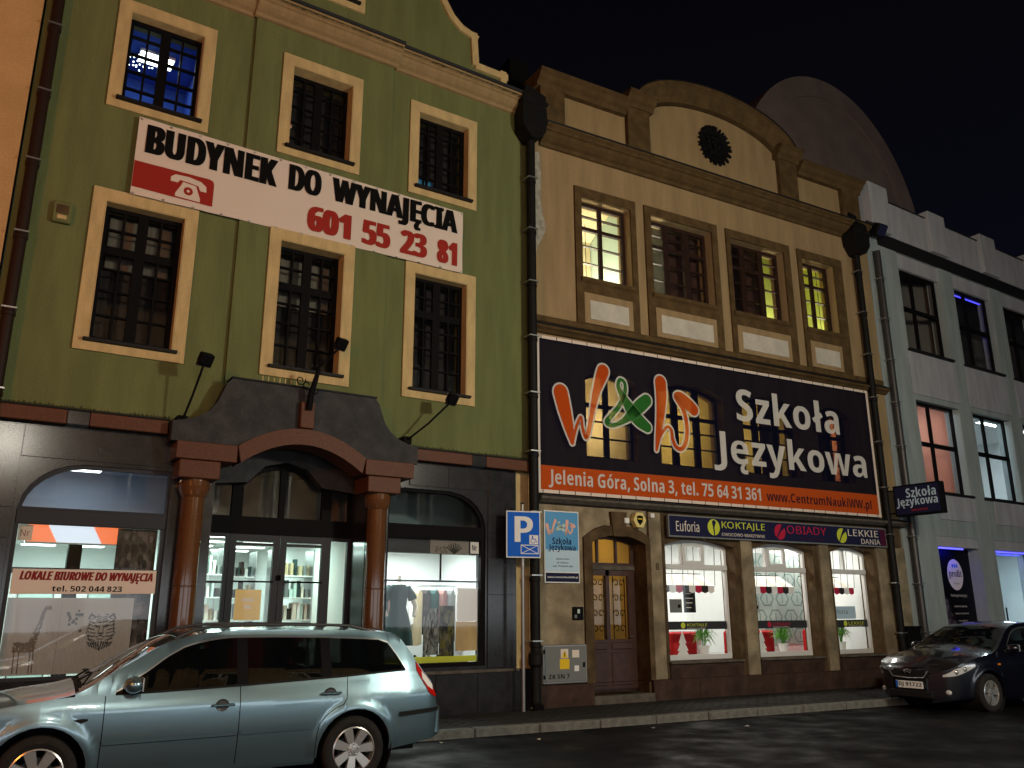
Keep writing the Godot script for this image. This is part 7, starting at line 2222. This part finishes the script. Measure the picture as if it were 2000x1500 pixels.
func make_cars() -> void:
	var est := {
		"called": "estate_car", "label": "light metallic blue estate car with roof rails parked in front of the granite shopfront", "x": at(-5.87, 0.0, 3.13), "paint": M.paint_silver, "rim_mat": M.alloy,
		"top": [P(-2.36, 0.62), P(-2.28, 0.70), P(-2.0, 0.80), P(-1.6, 0.875), P(-1.15, 0.945), P(-0.80, 1.145), P(-0.45, 1.335), P(-0.15, 1.425), P(0.2, 1.455), P(1.0, 1.452), P(1.6, 1.432), P(1.86, 1.395), P(1.98, 1.265), P(2.14, 1.03), P(2.24, 0.92), P(2.30, 0.72), P(2.36, 0.64)],
		"belt": [P(-2.36, 0.62), P(-2.28, 0.70), P(-2.0, 0.80), P(-1.6, 0.875), P(-1.15, 0.925), P(-0.85, 0.925), P(0.24, 0.955), P(1.28, 1.0), P(1.95, 1.03), P(2.14, 1.025), P(2.24, 0.92), P(2.30, 0.72), P(2.36, 0.64)],
		"plan": [P(-2.36, 0.30), P(-2.32, 0.50), P(-2.24, 0.66), P(-2.1, 0.77), P(-1.85, 0.845), P(-1.4, 0.885), P(-0.6, 0.90), P(0.6, 0.905), P(1.5, 0.895), P(1.95, 0.865), P(2.2, 0.81), P(2.3, 0.76), P(2.36, 0.66)],
		"vert": [P(0.15, -0.13), P(0.25, -0.085), P(0.4, -0.038), P(0.55, -0.010), P(0.66, 0.0), P(0.78, 0.0), P(0.83, -0.006), P(0.90, -0.028), P(0.96, -0.05), P(1.05, -0.08), P(1.2, -0.14), P(1.35, -0.205), P(1.45, -0.26)],
		"nose": -2.36, "tail": 2.36, "front_low": 0.24, "rear_low": 0.36, "sill": 0.27, "fw": P(-1.377, 0.325), "rw": P(1.377, 0.325), "arch": 0.375, "wheel": 0.315, "rim": 0.215, "spokes": 7,
		"d0": -0.91, "d1": 0.24, "pillar": -1.15, "green_end": 2.14, "rear_cut": [P(0.98, 0.27), P(0.985, 0.5), P(1.0, 0.575), P(1.06, 0.655), P(1.15, 0.715), P(1.235, 0.75), P(1.27, 0.80), P(1.285, 1.0)],
		"window": {"b": fine([P(-0.83, 0.935), P(0.24, 0.965), P(1.28, 1.01), P(1.93, 1.045)], 0.1), "t": fine([P(-0.83, 0.945), P(-0.66, 1.06), P(-0.34, 1.27), P(-0.14, 1.345), P(0.14, 1.385), P(1.02, 1.375), P(1.66, 1.345), P(1.76, 1.31), P(1.84, 1.20), P(1.93, 1.05)], 0.06)},
		"b0": 0.26, "c0": 1.08, "moulding": 0.545, "handle": 0.80, "rail": [-0.35, 1.55],
		"head_b": [P(-2.27, 0.55), P(-2.05, 0.60), P(-1.86, 0.68)], "head_t": [P(-2.27, 0.66), P(-2.05, 0.755), P(-1.86, 0.76)], "head_bulbs": [],
		"tail_b": [P(2.06, 1.03), P(2.14, 0.90), P(2.20, 0.80), P(2.285, 0.76)], "tail_t": [P(2.06, 1.12), P(2.14, 1.01), P(2.20, 0.94), P(2.285, 0.78)],
		"tail_mid": {"b": [P(2.12, 0.95), P(2.18, 0.87), P(2.24, 0.83)], "t": [P(2.12, 1.02), P(2.18, 0.955), P(2.24, 0.88)]},
		"indicator": P(-1.75, 0.72), "split": [-1.15, -0.30, 1.80, 2.16], "hood_crown": 0.075}
	make_car(est)
	var blk := {
		"called": "hatchback_car", "label": "black car with shining headlamps parked in front of the grey block", "x": at(8.10, -0.02, 2.62), "paint": M.paint_black, "rim_mat": M.alloy,
		"top": [P(-2.20, 0.60), P(-2.12, 0.68), P(-1.9, 0.78), P(-1.5, 0.88), P(-1.0, 0.96), P(-0.55, 1.18), P(-0.15, 1.36), P(0.3, 1.42), P(0.9, 1.41), P(1.4, 1.34), P(1.75, 1.18), P(2.0, 1.0), P(2.12, 0.90), P(2.2, 0.66)],
		"belt": [P(-2.20, 0.60), P(-2.12, 0.68), P(-1.9, 0.78), P(-1.5, 0.88), P(-1.0, 0.935), P(-0.6, 0.93), P(0.3, 0.96), P(1.2, 1.0), P(1.75, 1.03), P(2.0, 0.995), P(2.12, 0.90), P(2.2, 0.66)],
		"plan": [P(-2.20, 0.34), P(-2.17, 0.50), P(-2.08, 0.65), P(-1.92, 0.76), P(-1.6, 0.835), P(-1.2, 0.865), P(-0.4, 0.875), P(0.8, 0.875), P(1.5, 0.86), P(1.9, 0.81), P(2.1, 0.72), P(2.2, 0.56)],
		"vert": [P(0.12, -0.07), P(0.25, -0.03), P(0.4, -0.012), P(0.58, 0.0), P(0.74, 0.0), P(0.83, -0.012), P(0.95, -0.05), P(1.05, -0.09), P(1.2, -0.17), P(1.35, -0.26), P(1.45, -0.33)],
		"nose": -2.20, "tail": 2.20, "front_low": 0.20, "rear_low": 0.34, "sill": 0.24, "fw": P(-1.32, 0.32), "rw": P(1.32, 0.32), "arch": 0.36, "wheel": 0.31, "rim": 0.205, "spokes": 5,
		"d0": -0.85, "d1": 0.2, "pillar": -1.0, "green_end": 2.0, "rear_cut": [P(0.95, 0.24), P(0.955, 0.5), P(0.98, 0.575), P(1.04, 0.65), P(1.12, 0.70), P(1.19, 0.75), P(1.22, 0.80), P(1.24, 1.0)],
		"window": {"b": fine([P(-0.72, 0.945), P(0.24, 0.975), P(1.2, 1.015), P(1.55, 1.03)], 0.1), "t": fine([P(-0.72, 0.955), P(-0.5, 1.10), P(-0.2, 1.26), P(0.1, 1.33), P(0.6, 1.345), P(1.1, 1.30), P(1.4, 1.17), P(1.55, 1.035)], 0.06)},
		"b0": 0.22, "c0": 1.0, "handle": 0.80,
		"head_b": [P(-2.13, 0.575), P(-2.0, 0.595), P(-1.80, 0.665), P(-1.62, 0.735)], "head_t": [P(-2.13, 0.605), P(-2.0, 0.70), P(-1.80, 0.765), P(-1.62, 0.775)], "head_bulbs": [P(-1.98, 0.655), P(-1.84, 0.70)],
		"tail_b": [P(1.9, 0.84), P(2.10, 0.76)], "tail_t": [P(1.9, 0.96), P(2.10, 0.88)],
		"indicator": P(-1.0, 0.76), "split": [-1.0, -0.25, 1.2, 1.95], "hood_crown": 0.10}
	var c := make_car(blk)
	# face of the dark car: grille, intake, plate, badge, fog lamps
	part(c, "grille", ext(MB.new(), PackedVector2Array([P(-0.40, 0.55), P(-0.34, 0.645), P(0.34, 0.645), P(0.40, 0.55), P(0.0, 0.535)]), 0.0, 0.03), M.rubber, Transform3D(Basis(Vector3.UP, -PI / 2), V(-2.21, 0, 0)))
	part(c, "grille_trim", tube(MB.new(), [V(-2.245, 0.64, -0.36), V(-2.25, 0.555, -0.30), V(-2.255, 0.535, 0.0), V(-2.25, 0.555, 0.30), V(-2.245, 0.64, 0.36)], 0.010, 8), M.steel)
	part(c, "intake", bx(-2.235, 0.22, -0.42, -2.20, 0.34, 0.42, 0.02), M.rubber)
	part(c, "badge", tube(MB.new(), [V(-2.25, 0.655, -0.07), V(-2.255, 0.62, -0.05), V(-2.257, 0.645, 0.0), V(-2.255, 0.62, 0.05), V(-2.25, 0.655, 0.07), V(-2.252, 0.68, 0.0), V(-2.25, 0.655, -0.07)], 0.008, 8), M.steel)
	var pl := part(c, "number_plate", bx(-0.26, 0.37, 0.0, 0.26, 0.485, 0.012, 0.003), M.white, Transform3D(Basis(Vector3.UP, -PI / 2), V(-2.235, 0, 0)))
	text(pl, "DJ 91722", -0.20, 0.39, 0.24, 0.465, 0.014, M.ink_black)
	part(pl, "country_band", bx(-0.258, 0.372, 0.0125, -0.215, 0.483, 0.0135), M.sign_blue)
	for e in [-0.60, 0.60]:
		part(c, "fog_lamp", ball(MB.new(), V(-2.08, 0.33, e), V(0.04, 0.045, 0.06), 12), M.lamp_clear)

func _ready() -> void:
	rng.seed = 7
	make_materials()
	make_view()
	make_ground()
	make_green()
	make_cream()
	make_grey()
	make_neighbours()
	make_cars()
	make_litter()
